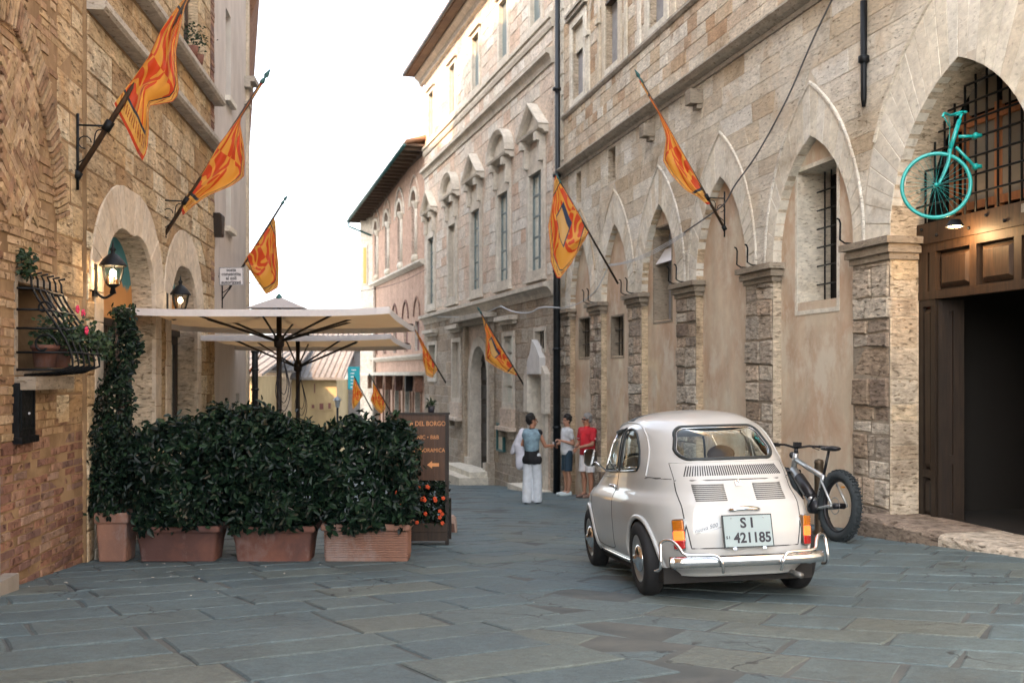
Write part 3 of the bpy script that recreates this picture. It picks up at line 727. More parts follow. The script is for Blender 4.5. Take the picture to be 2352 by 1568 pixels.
    gz = ground_z(xr(10.75), 10.75)
    for q in courses(jf, 0.005, .335, gz - .1, ZS - .24, (.16, .34), (.3, .5), lambda z: [], .01):
        m1 = MB(); block(m1, jf, q, -.03, .006, .012, .006); m1.build('jamb_stone', MT['jamb'], P)
    # ------- string courses
    mb = MB(); sweep(mb, FR, [(.0, ZC), (uend, ZC)], [(-.10, -.02), (-.10, .03), (-.05, .05), (-.04, .04), (-.01, .12), (.055, .19), (.08, .19), (.14, .02), (.14, -.02)]); mb.build('string_course', MT['cornice'], P)
    mb = MB(); sweep(mb, FR, [(.28, ZU), (uend, ZU)], [(-.05, -.02), (-.05, .03), (0, .07), (.045, .07), (.06, -.02)]); mb.build('sill_course', MT['cornice'], P)
    # ------- upper windows
    for i, (a, b, z0, z1) in enumerate(ups):
        fw = MB(); frame_rect(fw, FR, a - .18, b + .18, z0 - .02, z1 + .2, .18, -.02, .035); wo = fw.build('window', MT['trav_smooth'], P)
        s1 = MB()
        if i == 0:
            mid = lerp(a, b, .62); fbox(s1, FR, a, mid, z0, z1 - .55, -.16, -.13); s1.build('shutter', MT['shutter'], wo)
            s2 = MB(); fbox(s2, FR, a, b, z1 - .55, z1, -.09, -.06); s2.build('lintel_panel', MT['trav_smooth'], wo)
        else:
            fbox(s1, FR, a, b, z0, z1 - .2 * (i % 2), -.16, -.13); s1.build('shutter', MT['shutter'], wo)
            s2 = MB(); fbox(s2, FR, a, b, z1 - .30, z1 - .26, -.12, .02); s2.build('awning_board', MT['wood_mid'], wo)
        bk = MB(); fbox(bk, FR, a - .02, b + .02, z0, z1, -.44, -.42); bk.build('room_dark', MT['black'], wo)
        mh = MB(); fbox(mh, FR, a - .28, b + .28, z1 + .22, z1 + .30, -.02, .10); fbox(mh, FR, a - .24, b + .24, z1 + .30, z1 + .36, -.02, .14); mh.build('window_cornice', MT['cornice'], wo)
    for i in range(len(ups) - 1):
        u = (ups[i][1] + ups[i + 1][0]) / 2
        for s in (-1, 1):
            mp = MB(); fbox(mp, FR, u + s * .36 - .07, u + s * .36 + .07, ZU + .05, 8.2, -.02, .045); fbox(mp, FR, u + s * .36 - .10, u + s * .36 + .10, 8.2, 8.3, -.02, .09); mp.build('pilaster', MT['trav_smooth'], P)
        ar = MB(); sweep(ar, FR, arch_pts(u, .36, 8.3, .7, 10), [(-.05, -.02), (-.05, .04), (.05, .04), (.05, -.02)]); ar.build('blind_arch', MT['trav_smooth'], P)
    # ------- stone corbels
    for (x0, x1, y0, y1) in ((1464, 1492, 286, 318), (1568, 1602, 209, 243)):
        u, z = FR.px((x0 + x1) / 2 + 4, (y0 + y1) / 2, .15); mb = MB(); fbox(mb, FR, u - .11, u + .11, z - .10, z + .12, -.02, .22); fbox(mb, FR, u - .08, u + .08, z - .17, z - .10, -.02, .10); mb.build('corbel', MT['cap'], P)
    # ------- iron wall tie
    u, z1 = FR.px(1984, 3, .05); _, z0 = FR.px(1996, 240, .05); mb = MB(); zm = lerp(z0, z1, .45)
    mb.tube([FR.W(u, z0, .05), FR.W(u, z0 + .1, .05), FR.W(u, z1, .05)], [.022, .034, .040], 8); mb.lathe([(.03, -.05), (.062, -.03), (.062, .03), (.03, .05)], 10, None, FR.W(u, zm, .05)); mb.build('wall_tie', MT['iron'], P)
    # ------- doorway: transom, panels, leaf, grille
    off = -.34; a, b = DOOR; hw = (b - a) / 2; uc = (a + b) / 2; h = DZA - ZS
    zb1 = FR.px(2115, 517, off)[1]; zb0 = FR.px(2115, 690, off)[1]; zt = zb0; gz = ground_z(xr(9.8), 9.8)
    mb = MB(); fbox(mb, FR, a, b, zb1 - .22, zb1, off - .14, off + .02); mb.build('door_beam', MT['wood_mid'], P)
    for k in range(9):
        m1 = MB(); u = lerp(a + .1, b - .1, k / 8); m1.ball(FR.W(u, zb1 - .06 - .09 * (k % 2), off + .03), .018, 8); m1.build('stud', MT['iron'], P)
    # panelled header
    z0, z1 = zb0, zb1 - .222; dr = thing('wooden_portal', 'old brown wooden portal with panelled header and dark open doorway under the turquoise bicycle wheel', 'door', tuple(FR.W(uc, gz, off)))
    n = 4; mb = MB(); fbox(mb, FR, a, b, z0, z0 + .09, off - .10, off); fbox(mb, FR, a, b, z1 - .09, z1, off - .10, off)
    us = [a + .10, a + .24, a + .88, a + 1.5, b - .08]; 
    for k in range(len(us)): fbox(mb, FR, us[k] - .05, us[k] + .05, z0 + .09, z1 - .09, off - .10, off)
    fbox(mb, FR, a, a + .10, z0, z1, off - .10, off - .004); mb.build('header_frame', MT['wood_mid'], dr)
    for k in range(1, len(us) - 1):
        l, r_ = us[k] + .05, us[k + 1] - .05; m1 = MB(); block(m1, FR, [(l + .03, z0 + .12), (r_ - .03, z0 + .12), (r_ - .03, z1 - .12), (l + .03, z1 - .12)], off - .09, off - .015, .05, 0); m1.build('header_panel', MT['wood_mid'], dr)
        m1 = MB(); fbox(m1, FR, l, r_, z0 + .09, z1 - .09, off - .09, off - .07); m1.build('header_back', MT['wood_dark'], dr)
    # fixed side leaf (long panel) and a leaf folded inward
    l1 = a + .28; mb = MB(); frame_rect(mb, FR, a + .005, l1, gz + .05, z0 - .003, .07, off - .08, off - .005)
    fbox(mb, FR, a + .075, l1 - .07, gz + .55, gz + .63, off - .08, off - .006); mb.build('side_leaf', MT['wood_dark'], dr)
    for (p0, p1) in ((gz + .12, gz + .55), (gz + .63, z0 - .07)):
        m1 = MB(); block(m1, FR, [(a + .10, p0 + .03), (l1 - .09, p0 + .03), (l1 - .09, p1 - .03), (a + .10, p1 - .03)], off - .07, off - .012, .03, 0); m1.build('leaf_panel', MT['wood_dark'], dr)
        m1 = MB(); fbox(m1, FR, a + .07, l1 - .07, p0, p1, off - .075, off - .06); m1.build('leaf_back', MT['wood_dark'], dr)
    A0 = FR.W(l1 + .02, 0, off - .02); A1 = FR.W(l1 + .06, 0, off - .30); lf = Fr((A0.x, A0.y), (A1.x, A1.y)); mb = MB()
    fbox(mb, lf, 0, lf.L, gz + .06, z0 - .01, -.05, 0); frame_rect(mb, lf, 0, lf.L, gz + .06, z0 - .01, .12, 0, .025); fbox(mb, lf, .12, lf.L - .12, gz + .7, gz + .8, 0, .025); mb.build('open_leaf', MT['wood_dark'], dr)
    # dark passage behind
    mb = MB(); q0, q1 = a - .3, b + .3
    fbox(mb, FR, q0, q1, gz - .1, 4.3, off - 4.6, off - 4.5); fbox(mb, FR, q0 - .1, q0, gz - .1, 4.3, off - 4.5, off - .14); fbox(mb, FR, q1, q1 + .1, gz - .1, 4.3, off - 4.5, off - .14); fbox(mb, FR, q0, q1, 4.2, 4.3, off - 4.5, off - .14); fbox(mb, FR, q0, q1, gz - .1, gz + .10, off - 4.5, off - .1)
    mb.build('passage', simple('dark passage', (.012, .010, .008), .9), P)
    # arched grille and the old window behind it
    def topf(u): d = abs(u - uc); return ZS + next((dz for dz in [h * (1 - k / 60) for k in range(61)] if arch_half(hw, h, dz) >= d), 0) - .02 if d < hw else ZS
    mb = MB(); bars(mb, FR, (a, b, zb1, DZA), .155, .175, off + .02, .012, 0, topf); mb.build('arched_grille', MT['iron'], P)
    mb = MB()
    for u in (a + .42, a + .62, a + 1.10, a + 1.58, a + 1.9): fbox(mb, FR, u - .035, u + .035, zb1, min(topf(u), 3.7) , off - .16, off - .10)
    for z in (zb1 + .10, zb1 + .95, ): fbox(mb, FR, a + .42, b - .1, z - .04, z + .04, off - .155, off - .095)
    wo = mb.build('fanlight', wood('orange window wood', (.26, .09, .03), (.40, .16, .06)), P)
    for k, (l, r_) in enumerate(((a + .66, a + 1.06), (a + 1.14, a + 1.54), (a + 1.62, a + 1.86))):
        for j in range(2): m1 = MB(); z = zb1 + .15 + j * .88; fbox(m1, FR, l, r_, z, z + .76 if j == 0 else z + .45, off - .14, off - .13); m1.build('pane', simple('old pane', (.20, .17, .13), .25), wo)
    # step
    P0 = FR.W(a - .18, 0, 0); mb = MB()
    zst = ground_z(4.3, 9.6) + .13
    us = [a - .16 + (uR(6.2) - a + .16) * k / 14 for k in range(15)]
    for k in range(14):
        m1 = MB(); u0, u1 = us[k], us[k + 1]; 
        if k % 4 == 0: st = MB(); e0 = u0
        if k % 4 == 3 or k == 13:
            pts = []; zz = zst - .012 * (k // 4) + rnd(-.01, .01)
            nn = 7; top = []
            for j in range(nn): top.append((lerp(e0 + .004, u1 - .004, j / (nn - 1)), rnd(-.014, .014)))
            vs = []
            for (u, jj) in top: vs += [FR.W(u, -1.4, .30 + jj), FR.W(u, zz - .05 + jj, .31 + jj), FR.W(u, zz - .015, .285 + jj), FR.W(u, zz + jj * .2, .24), FR.W(u, zz, -.40)]
            fs = [(i * 5 + c, (i + 1) * 5 + c, (i + 1) * 5 + c + 1, i * 5 + c + 1) for i in range(nn - 1) for c in range(4)] + [(0, 1, 2, 3, 4), tuple((nn - 1) * 5 + c for c in range(5))]
            st.add(vs, fs); st.build('door_step', MT['pier'], P)
right_building()
# ------------------------------------------------------------------ left side of the street
def xl(Y): return -2.96 - .10 * Y
FL = Fr((xl(-3), -3), (xl(17.75), 17.75))
def uL(Y): return (Y + 3) / FL.d.y
BRK = thing('brick_building', 'old ochre brick wall with a filled arch and a basket grille at the left edge', 'building', (xl(8), 8, ground_z(xl(8), 8)))
STN = thing('stone_house', 'warm stone house with two arched doorways and ledges behind the hedges', 'building', (xl(12), 12, ground_z(xl(12), 12)))
WHT = thing('pale_house', 'plain pale rendered house beyond the stone house on the left', 'building', (xl(16), 16, ground_z(xl(16), 16)))
def left_brick():
    P = BRK; gz = -.7; a, b = uL(-3), uL(8.93); wz0, wz1 = 1.06, 1.70; wu0, wu1 = uL(7.44), uL(8.12)
    mb = MB(); plate(mb, FL, rect(a, b, -2, 16), [rect(wu0, wu1, wz0, wz1)], 0, .3); fbox(mb, FL, a, b, 15.9, 16, -10, 0); fbox(mb, FL, a, a + .05, -2, 16, -10, 0); mb.build('wall', MT['mortar_warm'], P)
    m1 = MB(); fbox(m1, FL, wu0, wu1, wz0, wz1, -.32, -.29); m1.build('room_dark', MT['black'], P)
    ex = lambda z: [(wu0 - .02, wu1 + .02)] if wz0 - .02 < z < wz1 + .02 else []
    z_ = [(FL.px(px, py)) for px, py in ((-62, -40), (-10, 0), (32, 35), (62, 100), (88, 180), (108, 260), (124, 350), (134, 440), (140, 500))]
    mid = [(p[0], p[1]) for p in z_]; mid = [tuple(p[:2]) for p in spline([(p[0], p[1], 0) for p in mid], 4)]
    def offs(pl, d):
        out = []
        for i in range(len(pl)):
            t = Vector(pl[min(i + 1, len(pl) - 1)]) - Vector(pl[max(i - 1, 0)]); t.normalize(); out.append((pl[i][0] + t.y * d * -1, pl[i][1] + t.x * d))
        return out
    ringin, ringout = offs(mid, -.13), offs(mid, .13)
    def inring(u, z): return min((u - p[0]) ** 2 + (z - p[1]) ** 2 for p in mid) < .13 ** 2
    bl = []
    seam = uL(8.25)
    up = courses(FL, uL(3.2), uL(8.93), .52, 5.4, (.064, .075), (.20, .28), ex, .012)
    for q in up:
        u, z = (q[0][0] + q[1][0]) / 2, q[0][1]
        if inring(u, z): continue
        bl.append((q, MT['brick']))
    for q in courses(FL, uL(3.2), uL(8.93), gz + .35 - .45, .52, (.06, .075), (.18, .27), lambda z: [], .013): bl.append((q, MT['brick_low']))
    # patches of larger ochre stone on the right-hand part
    big = [q for q in courses(FL, uL(8.28), uL(8.93), .6, 5.2, (.16, .34), (.22, .38), lambda z: [], .014)]
    keep = []
    for q in bl:
        u = (q[0][0][0] + q[0][1][0]) / 2; z = q[0][0][1]
        if u > uL(8.28) and z > .6: continue
        keep.append(q)
    emit(keep, FL, MT['brick'], P, 'brick', 225, -.03, (-.002, .014), .008, .005)
    emit(big, FL, MT['lstone'] , P, 'stone', 60, -.03, (.0, .012), .012, .006)
    voussoirs(FL, ringin, ringout, 46, MT['brick'], P, -.02, .035, 'arch_brick', .011, 60, .007)
    # herringbone infill
    hb = MB()
    for i in range(9):
        for j in range(16):
            u, z = FL.px(10 + 8 * i, 470 - 22 * j + 6 * i)
            if not any(p[0] > u + .12 and abs(p[1] - z) < .1 for p in mid) : continue
            an = R(55 if i % 2 else -35); c, s = math.cos(an), math.sin(an)
            q = [(u + c * x - s * y, z + s * x + c * y) for x, y in ((-.11, -.03), (.11, -.03), (.11, .03), (-.11, .03))]
            block(hb, FL, q, -.02, rnd(.015, .025), .006, .003)
    hb.build('herringbone_bricks', MT['brick'], P, 'stuff')
    # pale edge of the next doorway and its plinth
    m1 = MB(); fbox(m1, FL, uL(6.2), uL(7.02), .3, 1.95, -.02, .030); m1.build('door_surround', MT['edge'], P)
    m1 = MB(); fbox(m1, FL, uL(6.2), uL(7.20), gz - .1, -.42, -.02, .11); fbox(m1, FL, uL(6.2), uL(7.05), -.42, .30, -.02, .04); m1.build('door_plinth', MT['edge'], P)
    # window surround
    m1 = MB(); frame_rect(m1, FL, wu0 - .05, wu1 + .05, wz0 - .05, wz1 + .06, .05, -.02, .012); m1.build('window_surround', MT['cap'], P)
    m1 = MB(); fbox(m1, FL, wu0 - .06, wu1 + .1, wz0 - .16, wz0 - .06, -.02, .16); m1.build('window_sill', MT['cap'], P)
    # basket grille
    t = thing('basket_grille', 'black wrought iron bulging window grille holding flowers on the brick wall', 'window grille', tuple(FL.W(wu0, wz0)))
    def belly(z):  # depth of the belly at height z
        k = (wz1 - z) / (wz1 - wz0 + .05); return .10 + .30 * math.sin(min(1, max(0, k)) * 1.75) ** 1.5 if k < .93 else .27
    n = 6
    for i in range(n):
        u = lerp(wu0 + .02, wu1 - .02, i / (n - 1)); m1 = MB(); zs = [wz1 + .04 - (wz1 + .04 - wz0 + .03) * k / 14 for k in range(15)]
        m1.tube([FL.W(u, wz1 + .09, belly(wz1) + .03), FL.W(u, wz1 + .08, belly(wz1) - .02)] + [FL.W(u, z, belly(z)) for z in zs] + [FL.W(u, wz0 - .05, .05)], .009, 6); m1.build('bar', MT['iron'], t)
    for z in (wz1 - .04, wz1 - .2, wz1 - .34, wz0 + .12, wz0 - .01):
        m1 = MB(); d = belly(z); m1.tube([FL.W(wu0 - .03, z, -.01), FL.W(wu0 + .02, z, d), FL.W(wu1 - .02, z, d), FL.W(wu1 + .03, z, -.01)], .010, 6); m1.build('hoop', MT['iron'], t)
    for (uu, zz, rr) in ((wu0, wz0 + .17, .10), (wu0, wz0 + .45, .06)):
        m1 = MB(); m1.tube([FL.W(uu - .01, zz + rr * (1 - k / 34) * math.sin(k / 26 * 5.5), .20 + rr * (1 - k / 34) * math.cos(k / 26 * 5.5)) for k in range(27)], .009, 6); m1.build('scroll', MT['iron'], t)
    # pots behind the bars
    for i, u in enumerate((wu0 + .16, wu0 + .46)):
        pt = thing('flower_pot', ['dark terracotta pot low in the basket grille, nearer the doorway edge', 'dark terracotta pot low in the basket grille, nearer the lantern'][i], 'pot', tuple(FL.W(u, wz0 + .01, .15)), 0, 'pots in the basket grille')
        m1 = MB(False); m1.lathe([(.001, 0), (.075, 0), (.095, .14), (.105, .14), (.105, .17), (.09, .17), (.085, .15), (.001, .15)], 16); m1.build('pot_body', MT['terracotta'], pt)
    # black meter box
    mu0, mu1 = uL(7.36), uL(7.68); t = thing('letter_box', 'narrow black metal letter box with an arched top set in the brick wall', 'letter box', tuple(FL.W(mu0, .54)))
    m1 = MB(); pl = [(mu0, .52), (mu0, .93), (mu0 + .05, .985), ((mu0 + mu1) / 2, 1.0), (mu1 - .05, .985), (mu1, .93), (mu1, .52)]; m1.prism(pl, FL.W, -.01, .05); m1.build('box_body', MT['iron'], t)
    m1 = MB(); frame_rect(m1, FL, mu0 + .03, mu1 - .03, .60, .90, .012, .05, .058); fbox(m1, FL, mu0 - .01, mu1 + .01, .50, .55, .0, .075); m1.build('box_frame', MT['iron'], t)
    m1 = MB(); m1.ball(FL.W((mu0 + mu1) / 2 + .02, .72, .055), .010, 8); m1.build('knob', MT['paint_white'], t)
left_brick()
def left_stone():
    P = STN; a, b = uL(8.95), uL(14.7); D1 = ((uL(9.40) + uL(11.32)) / 2, (uL(11.32) - uL(9.40)) / 2); D2 = ((uL(12.05) + uL(13.52)) / 2, (uL(13.52) - uL(12.05)) / 2)
    zs, h1, h2 = 1.78, .66, .60; wn = (uL(12.75), uL(13.6), 5.2, 6.9); gz = -1.0
    lw = (uL(14.18), uL(14.52), -1.6, .62)
    h = [arch_poly(D1[0], D1[1], zs, h1, -2.4, 14), arch_poly(D2[0], D2[1], zs, h2, -2.4, 12), rect(*wn), rect(uL(10.6), uL(11.5), 5.2, 6.9), rect(lw[0], lw[1], -.4, lw[3])]
    mb = MB(); plate(mb, FL, rect(a, b, -3, 16), h, .03, .26, 0, 1); fbox(mb, FL, a, b, 15.9, 16, -10, 0); fbox(mb, FL, a - .015, a + .001, -3, 16, -.4, .029)
    mb.build('wall', [MT['mortar_warm'], MT['jamb']], P)
    def ex(z):
        E = []
        for (uc, hw), hh in ((D1, h1), (D2, h2)):
            k = arch_half(hw + .42, hh + .48, z - zs) if z > zs else hw + (.26 if z > -3 else 0)
            if k > 0: E.append((uc - k, uc + k))
        for (u0, u1, z0, z1) in (wn, (uL(10.6), uL(11.5), 5.2, 6.9), lw):
            if z0 - .02 < z < z1 + .02: E.append((u0 - .01, u1 + .01))
        E.sort(); M = []
        for e in E:
            if M and e[0] < M[-1][1] + .03: M[-1] = (M[-1][0], max(M[-1][1], e[1]))
            else: M.append(e)
        return M
    bl = courses(FL, a, b - .02, -1.2, 4.26, (.15, .33), (.28, .62), ex, .010) + courses(FL, a, b - .3, 4.52, 4.93, (.18, .24), (.3, .6), ex, .010) + courses(FL, a, b - .3, 5.1, 7.5, (.2, .32), (.3, .6), ex, .010)
    emit(bl, FL, MT['lstone'], P, 'stone', 260, 0, (.034, .048), .012, .007)
    for (uc, hw), hh, n in ((D1, h1, 19), (D2, h2, 15)):
        voussoirs(FL, arch_pts(uc, hw, zs, hh, 14), arch_pts(uc, hw + .40, zs, hh + .47, 14), n, MT['lring'], P, .0, .046, limit=30, joint=.002, jit=.0015)
        for s in (-1, 1):
            z = -1.3
            while z < zs - .01:
                z2 = min(zs, z + rnd(.28, .42)); m1 = MB(); u0 = uc + s * hw; u1 = uc + s * (hw + .25); block(m1, FL, [(min(u0, u1), z + .003), (max(u0, u1), z + .003), (max(u0, u1), z2 - .003), (min(u0, u1), z2 - .003)], 0, .044, .006, .002); m1.build('jamb_stone', MT['lring'], P); z = z2
        # far reveal in stone blocks, back wall, painted lunette, dark doors
        A = FL.W(uc + hw, 0, .03); B = FL.W(uc + hw, 0, -.23); off = -.22
        m1 = MB(); fbox(m1, FL, uc - hw - .1, uc + hw + .1, -2.4, 3.4, off - .06, off - .04); m1.build('door_back', MT['black'], P)
        m1 = MB(); ap = arch_pts(uc, hw + .02, zs, hh + .02, 14); m1.prism([(uc - hw, zs - .18)] + ap + [(uc + hw, zs - .18)], FL.W, off - .03, off)
        lm, t, bs = newmat('painted lunette'); g = t.nodes.new('ShaderNodeNewGeometry'); sp = t.nodes.new('ShaderNodeSeparateXYZ'); t.links.new(g.outputs['Position'], sp.inputs[0])
        ad = t.nodes.new('ShaderNodeMath'); ad.operation = 'ADD'; t.links.new(sp.outputs[2], ad.inputs[0]); nz = mapr(t, noise(t, pos(t, (1, 1, .4)), 2.2, 5, .6, .5), .3, .7, -.16, .16); t.links.new(nz, ad.inputs[1])
        k = mapr(t, ad.outputs[0], zs + .20, zs + .235, 0, 1); o = mixc(t, noise(t, pos(t, (4, 4, .8)), 3, 5), (.50, .22, .06), (.62, .30, .09)); tl = mixc(t, noise(t, pos(t, (2, 2, 1)), 2.5, 6, .7), (.0, .10, .14), (.10, .33, .36)); c = mixc(t, k, o, tl); t.links.new(c, bs.inputs['Base Color']); bs.inputs['Roughness'].default_value = .6
        m1.build('painted_lunette', lm, P)
        m1 = MB(); fbox(m1, FL, uc - hw, uc + hw, zs - .26, zs - .18, off - .03, off + .03); m1.build('door_lintel', MT['wood_dark'], P)
        for s in (0, 1):
            u0, u1 = uc - hw + s * hw, uc + s * hw; m1 = MB(); frame_rect(m1, FL, u0 + .01, u1 - .01, -1.3, zs - .26, .11, off - .04, off); fbox(m1, FL, u0 + .12, u1 - .12, -.3, -.2, off - .04, off); l = m1.build('door_leaf', MT['wood_dark'], P)
            m1 = MB(); fbox(m1, FL, u0 + .12, u1 - .12, -.2, zs - .37, off - .028, off - .022); m1.build('pane', MT['glass'], l)
    # ledges
    for z in (4.30, 4.97):
        mb = MB(); sweep(mb, FL, [(a, z), (b, z)], [(0, .0), (0, .17), (.03, .20), (.09, .20), (.17, .05), (.17, 0)]); mb.build('ledge', MT['cornice'], P)
    # openings upstairs
    for (u0, u1, z0, z1) in (wn, (uL(10.6), uL(11.5), 5.2, 6.9)): window(FL, u0, u1, z0, z1, -.1, P, 'window', MT['wood_mid'], 2, 3)
    m1 = MB(); fbox(m1, FL, lw[0], lw[1], -.4, lw[3], -.22, -.2); m1.build('room_dark', MT['black'], P)
    # brick quoins at the far corner, a lead hopper
    for q in courses(FL, uL(14.42), uL(14.69), 2.0, 8.0, (.07, .08), (.26, .28), lambda z: [], .012): m1 = MB(); block(m1, FL, q, 0, rnd(.035, .045), .006, .003); m1.build('quoin_brick', MT['brick_low'], P)
    u, z = FL.px(487, 500); mb = MB(); block(mb, FL, [(u - .1, z - .28), (u + .1, z - .28), (u + .16, z + .05), (u - .16, z + .05)], .0, .16, .02, 0); mb.build('hopper', MT['wood_dark'], P)
left_stone()
def left_white():
    P = WHT; a, b = uL(14.7), uL(17.72); ws = [(uL(15.7), uL(16.15), 3.35, 4.2), (uL(15.6), uL(16.0), -.2, .62), (uL(16.6), uL(16.95), -.2, .7), (uL(15.7), uL(16.15), 5.4, 6.8)]
    mb = MB(); plate(mb, FL, rect(a + .002, b, -3, 16), [rect(*w_) for w_ in ws], .015, .2); fbox(mb, FL, b - .02, b, -3, 16, -8, .014); fbox(mb, FL, a, b, 15.9, 16, -8, .4)
    mb.build('wall', MT['pale'], P)
    for w_ in ws:
        wo = window(FL, *w_, -.12, P, 'window', MT['paint_white'], 1, 2)
        m1 = MB(); fbox(m1, FL, w_[0] - .08, w_[1] + .08, w_[2] - .08, w_[2], -.02, .10); m1.build('window_sill', MT['trav_smooth'], wo)
    mb = MB(); fbox(mb, FL, b - .12, b, -2, 12.2, .015, .06); mb.build('corner_strip', MT['trav_smooth'], P)
    mb = MB(); fbox(mb, FL, b - .3, b + .05, 6.05, 6.15, -.5, .12); fbox(mb, FL, b - .3, b + .12, 6.15, 6.24, -.5, .20); fbox(mb, FL, b - .3, b + .04, 5.75, 5.8, -.4, .09); mb.build('end_cornice', MT['cornice'], P)
    t = thing('downspout', 'dark iron downspout with ring joints at the corner of the pale house', 'downspout', tuple(FL.W(b - .04, -1.4, .16)))
    mb = MB(); mb.tube([FL.W(b - .04, -1.4, .16), FL.W(b - .04, 1.42, .16), FL.W(b - .04, 1.55, .16)], [.055, .055, .035], 10); mb.build('pipe', MT['pipe'], t)
    for z in (.3, .75, 1.1, 1.42): m1 = MB(); m1.lathe([(.055, -.02), (.075, -.015), (.075, .015), (.055, .02)], 10, None, FL.W(b - .04, z, .16)); m1.build('collar', MT['pipe'], t)
left_white()
def far_left():
    # the street widens: buildings behind the pale house stand back from the view
    t = thing('gabled_house', 'tall house with an overhanging tiled eave behind the pale house', 'building', (-7, 21, -1.6))
    f = Fr((-.29 * 18.4 - .3, 18.4), (-.29 * 25.5 - .3, 25.5)); mb = MB(); fbox(mb, f, 0, f.L, -4, 16, -3.5, 0); mb.build('wall', MT['pale'], t)
    # roof: verge runs down to the left across the view
    A, B = P3(594, -14, 19.0), P3(558, 97, 19.0); D = (A - B); A = A + D * .1; B2 = B - D * 6.0; n = Vector((-D.z, 0, D.x)).normalized() * .14
    for i in range(1):
        mb = MB(); k = Vector((-3.9, 14, 0)); vs = [A, B2, B2 + n, A + n]; vs += [p + k for p in vs]; mb.add(vs, [(0, 1, 2, 3), (4, 7, 6, 5), (0, 4, 5, 1), (1, 5, 6, 2), (2, 6, 7, 3), (3, 7, 4, 0)]); mb.build('roof', MT['tile'], t)
    for j in range(2): u = 1.5 + 3.4 * j; window(f, u, u + .8, 3, 4.6, .02, t, 'window', MT['shutter_red'], 2, 3, back=.01)
    t = thing('back_shade_house', 'unseen rendered house added behind the left row to keep sun off the loggia front', 'building', (-16, 30, -3)); mb = MB(); f2 = Fr((-12.5, 22), (-13.9, 40.2)); fbox(mb, f2, 0, f2.L, -6, 17.5, -8, 0); mb.build('wall', MT['pale'], t)  # added out of view; blocks the sun from the loggia front
    for j in range(4): u = 2 + 4.2 * j; window(f2, u, u + .9, 4, 5.7, .02, t, 'window', MT['shutter_red'], 2, 3, back=.01)
    t = thing('lower_shade_house', 'unseen plain house added beyond the gabled house to keep sun off the lower palace front', 'building', (-8, 29, -2.2)); mb = MB(); f3 = Fr((-.29 * 25.6 - .3, 25.6), (-.29 * 34 - .3, 34)); fbox(mb, f3, 0, f3.L, -5, 13.2, -8, 0); mb.build('wall', MT['yellow'], t)  # unseen block, its height set so only the palace top catches sun
    for j in range(2): u = 1.5 + 3.6 * j; window(f3, u, u + .8, 3, 4.6, .02, t, 'window', MT['shutter_red'], 2, 3, back=.01)
far_left()
# ------------------------------------------------------------------ palace with pedimented windows
MT['pal'] = stone('palace facing', [(.66, .58, .48), (.72, .67, .59), (.60, .43, .32), (.70, .63, .54), (.64, .50, .39), (.73, .69, .62)], stain=(.38, .30, .22), stain_amt=.55, contrast=.32, bumpk=.5, streak=1.5)
MT['pal_low'] = stone('palace footing', [(.42, .35, .27), (.48, .42, .34), (.36, .29, .22), (.46, .37, .27)], stain=(.20, .15, .11), stain_amt=.6, contrast=.35, bumpk=.8, streak=2)
MT['dress'] = stone('palace dressings', [(.60, .54, .45), (.66, .60, .51)], stain=(.38, .32, .25), stain_amt=.5, contrast=.18, bumpk=.3, streak=1, pitamt=.3)
MT['palglass'] = glass('palace glass', (.16, .24, .25), .14, .06)
FPL = Fr((8.10 - .3025 * 37.7, 37.7), (8.10 - .3025 * 23.5, 23.5))
PAL = thing('palace', 'weathered palace with alternating triangular and curved window pediments beyond the drainpipe', 'building', (-1.2, 30.5, ground_z(-1.2, 30.5)))
def uP(Y): return (Y - 37.7) / FPL.d.y
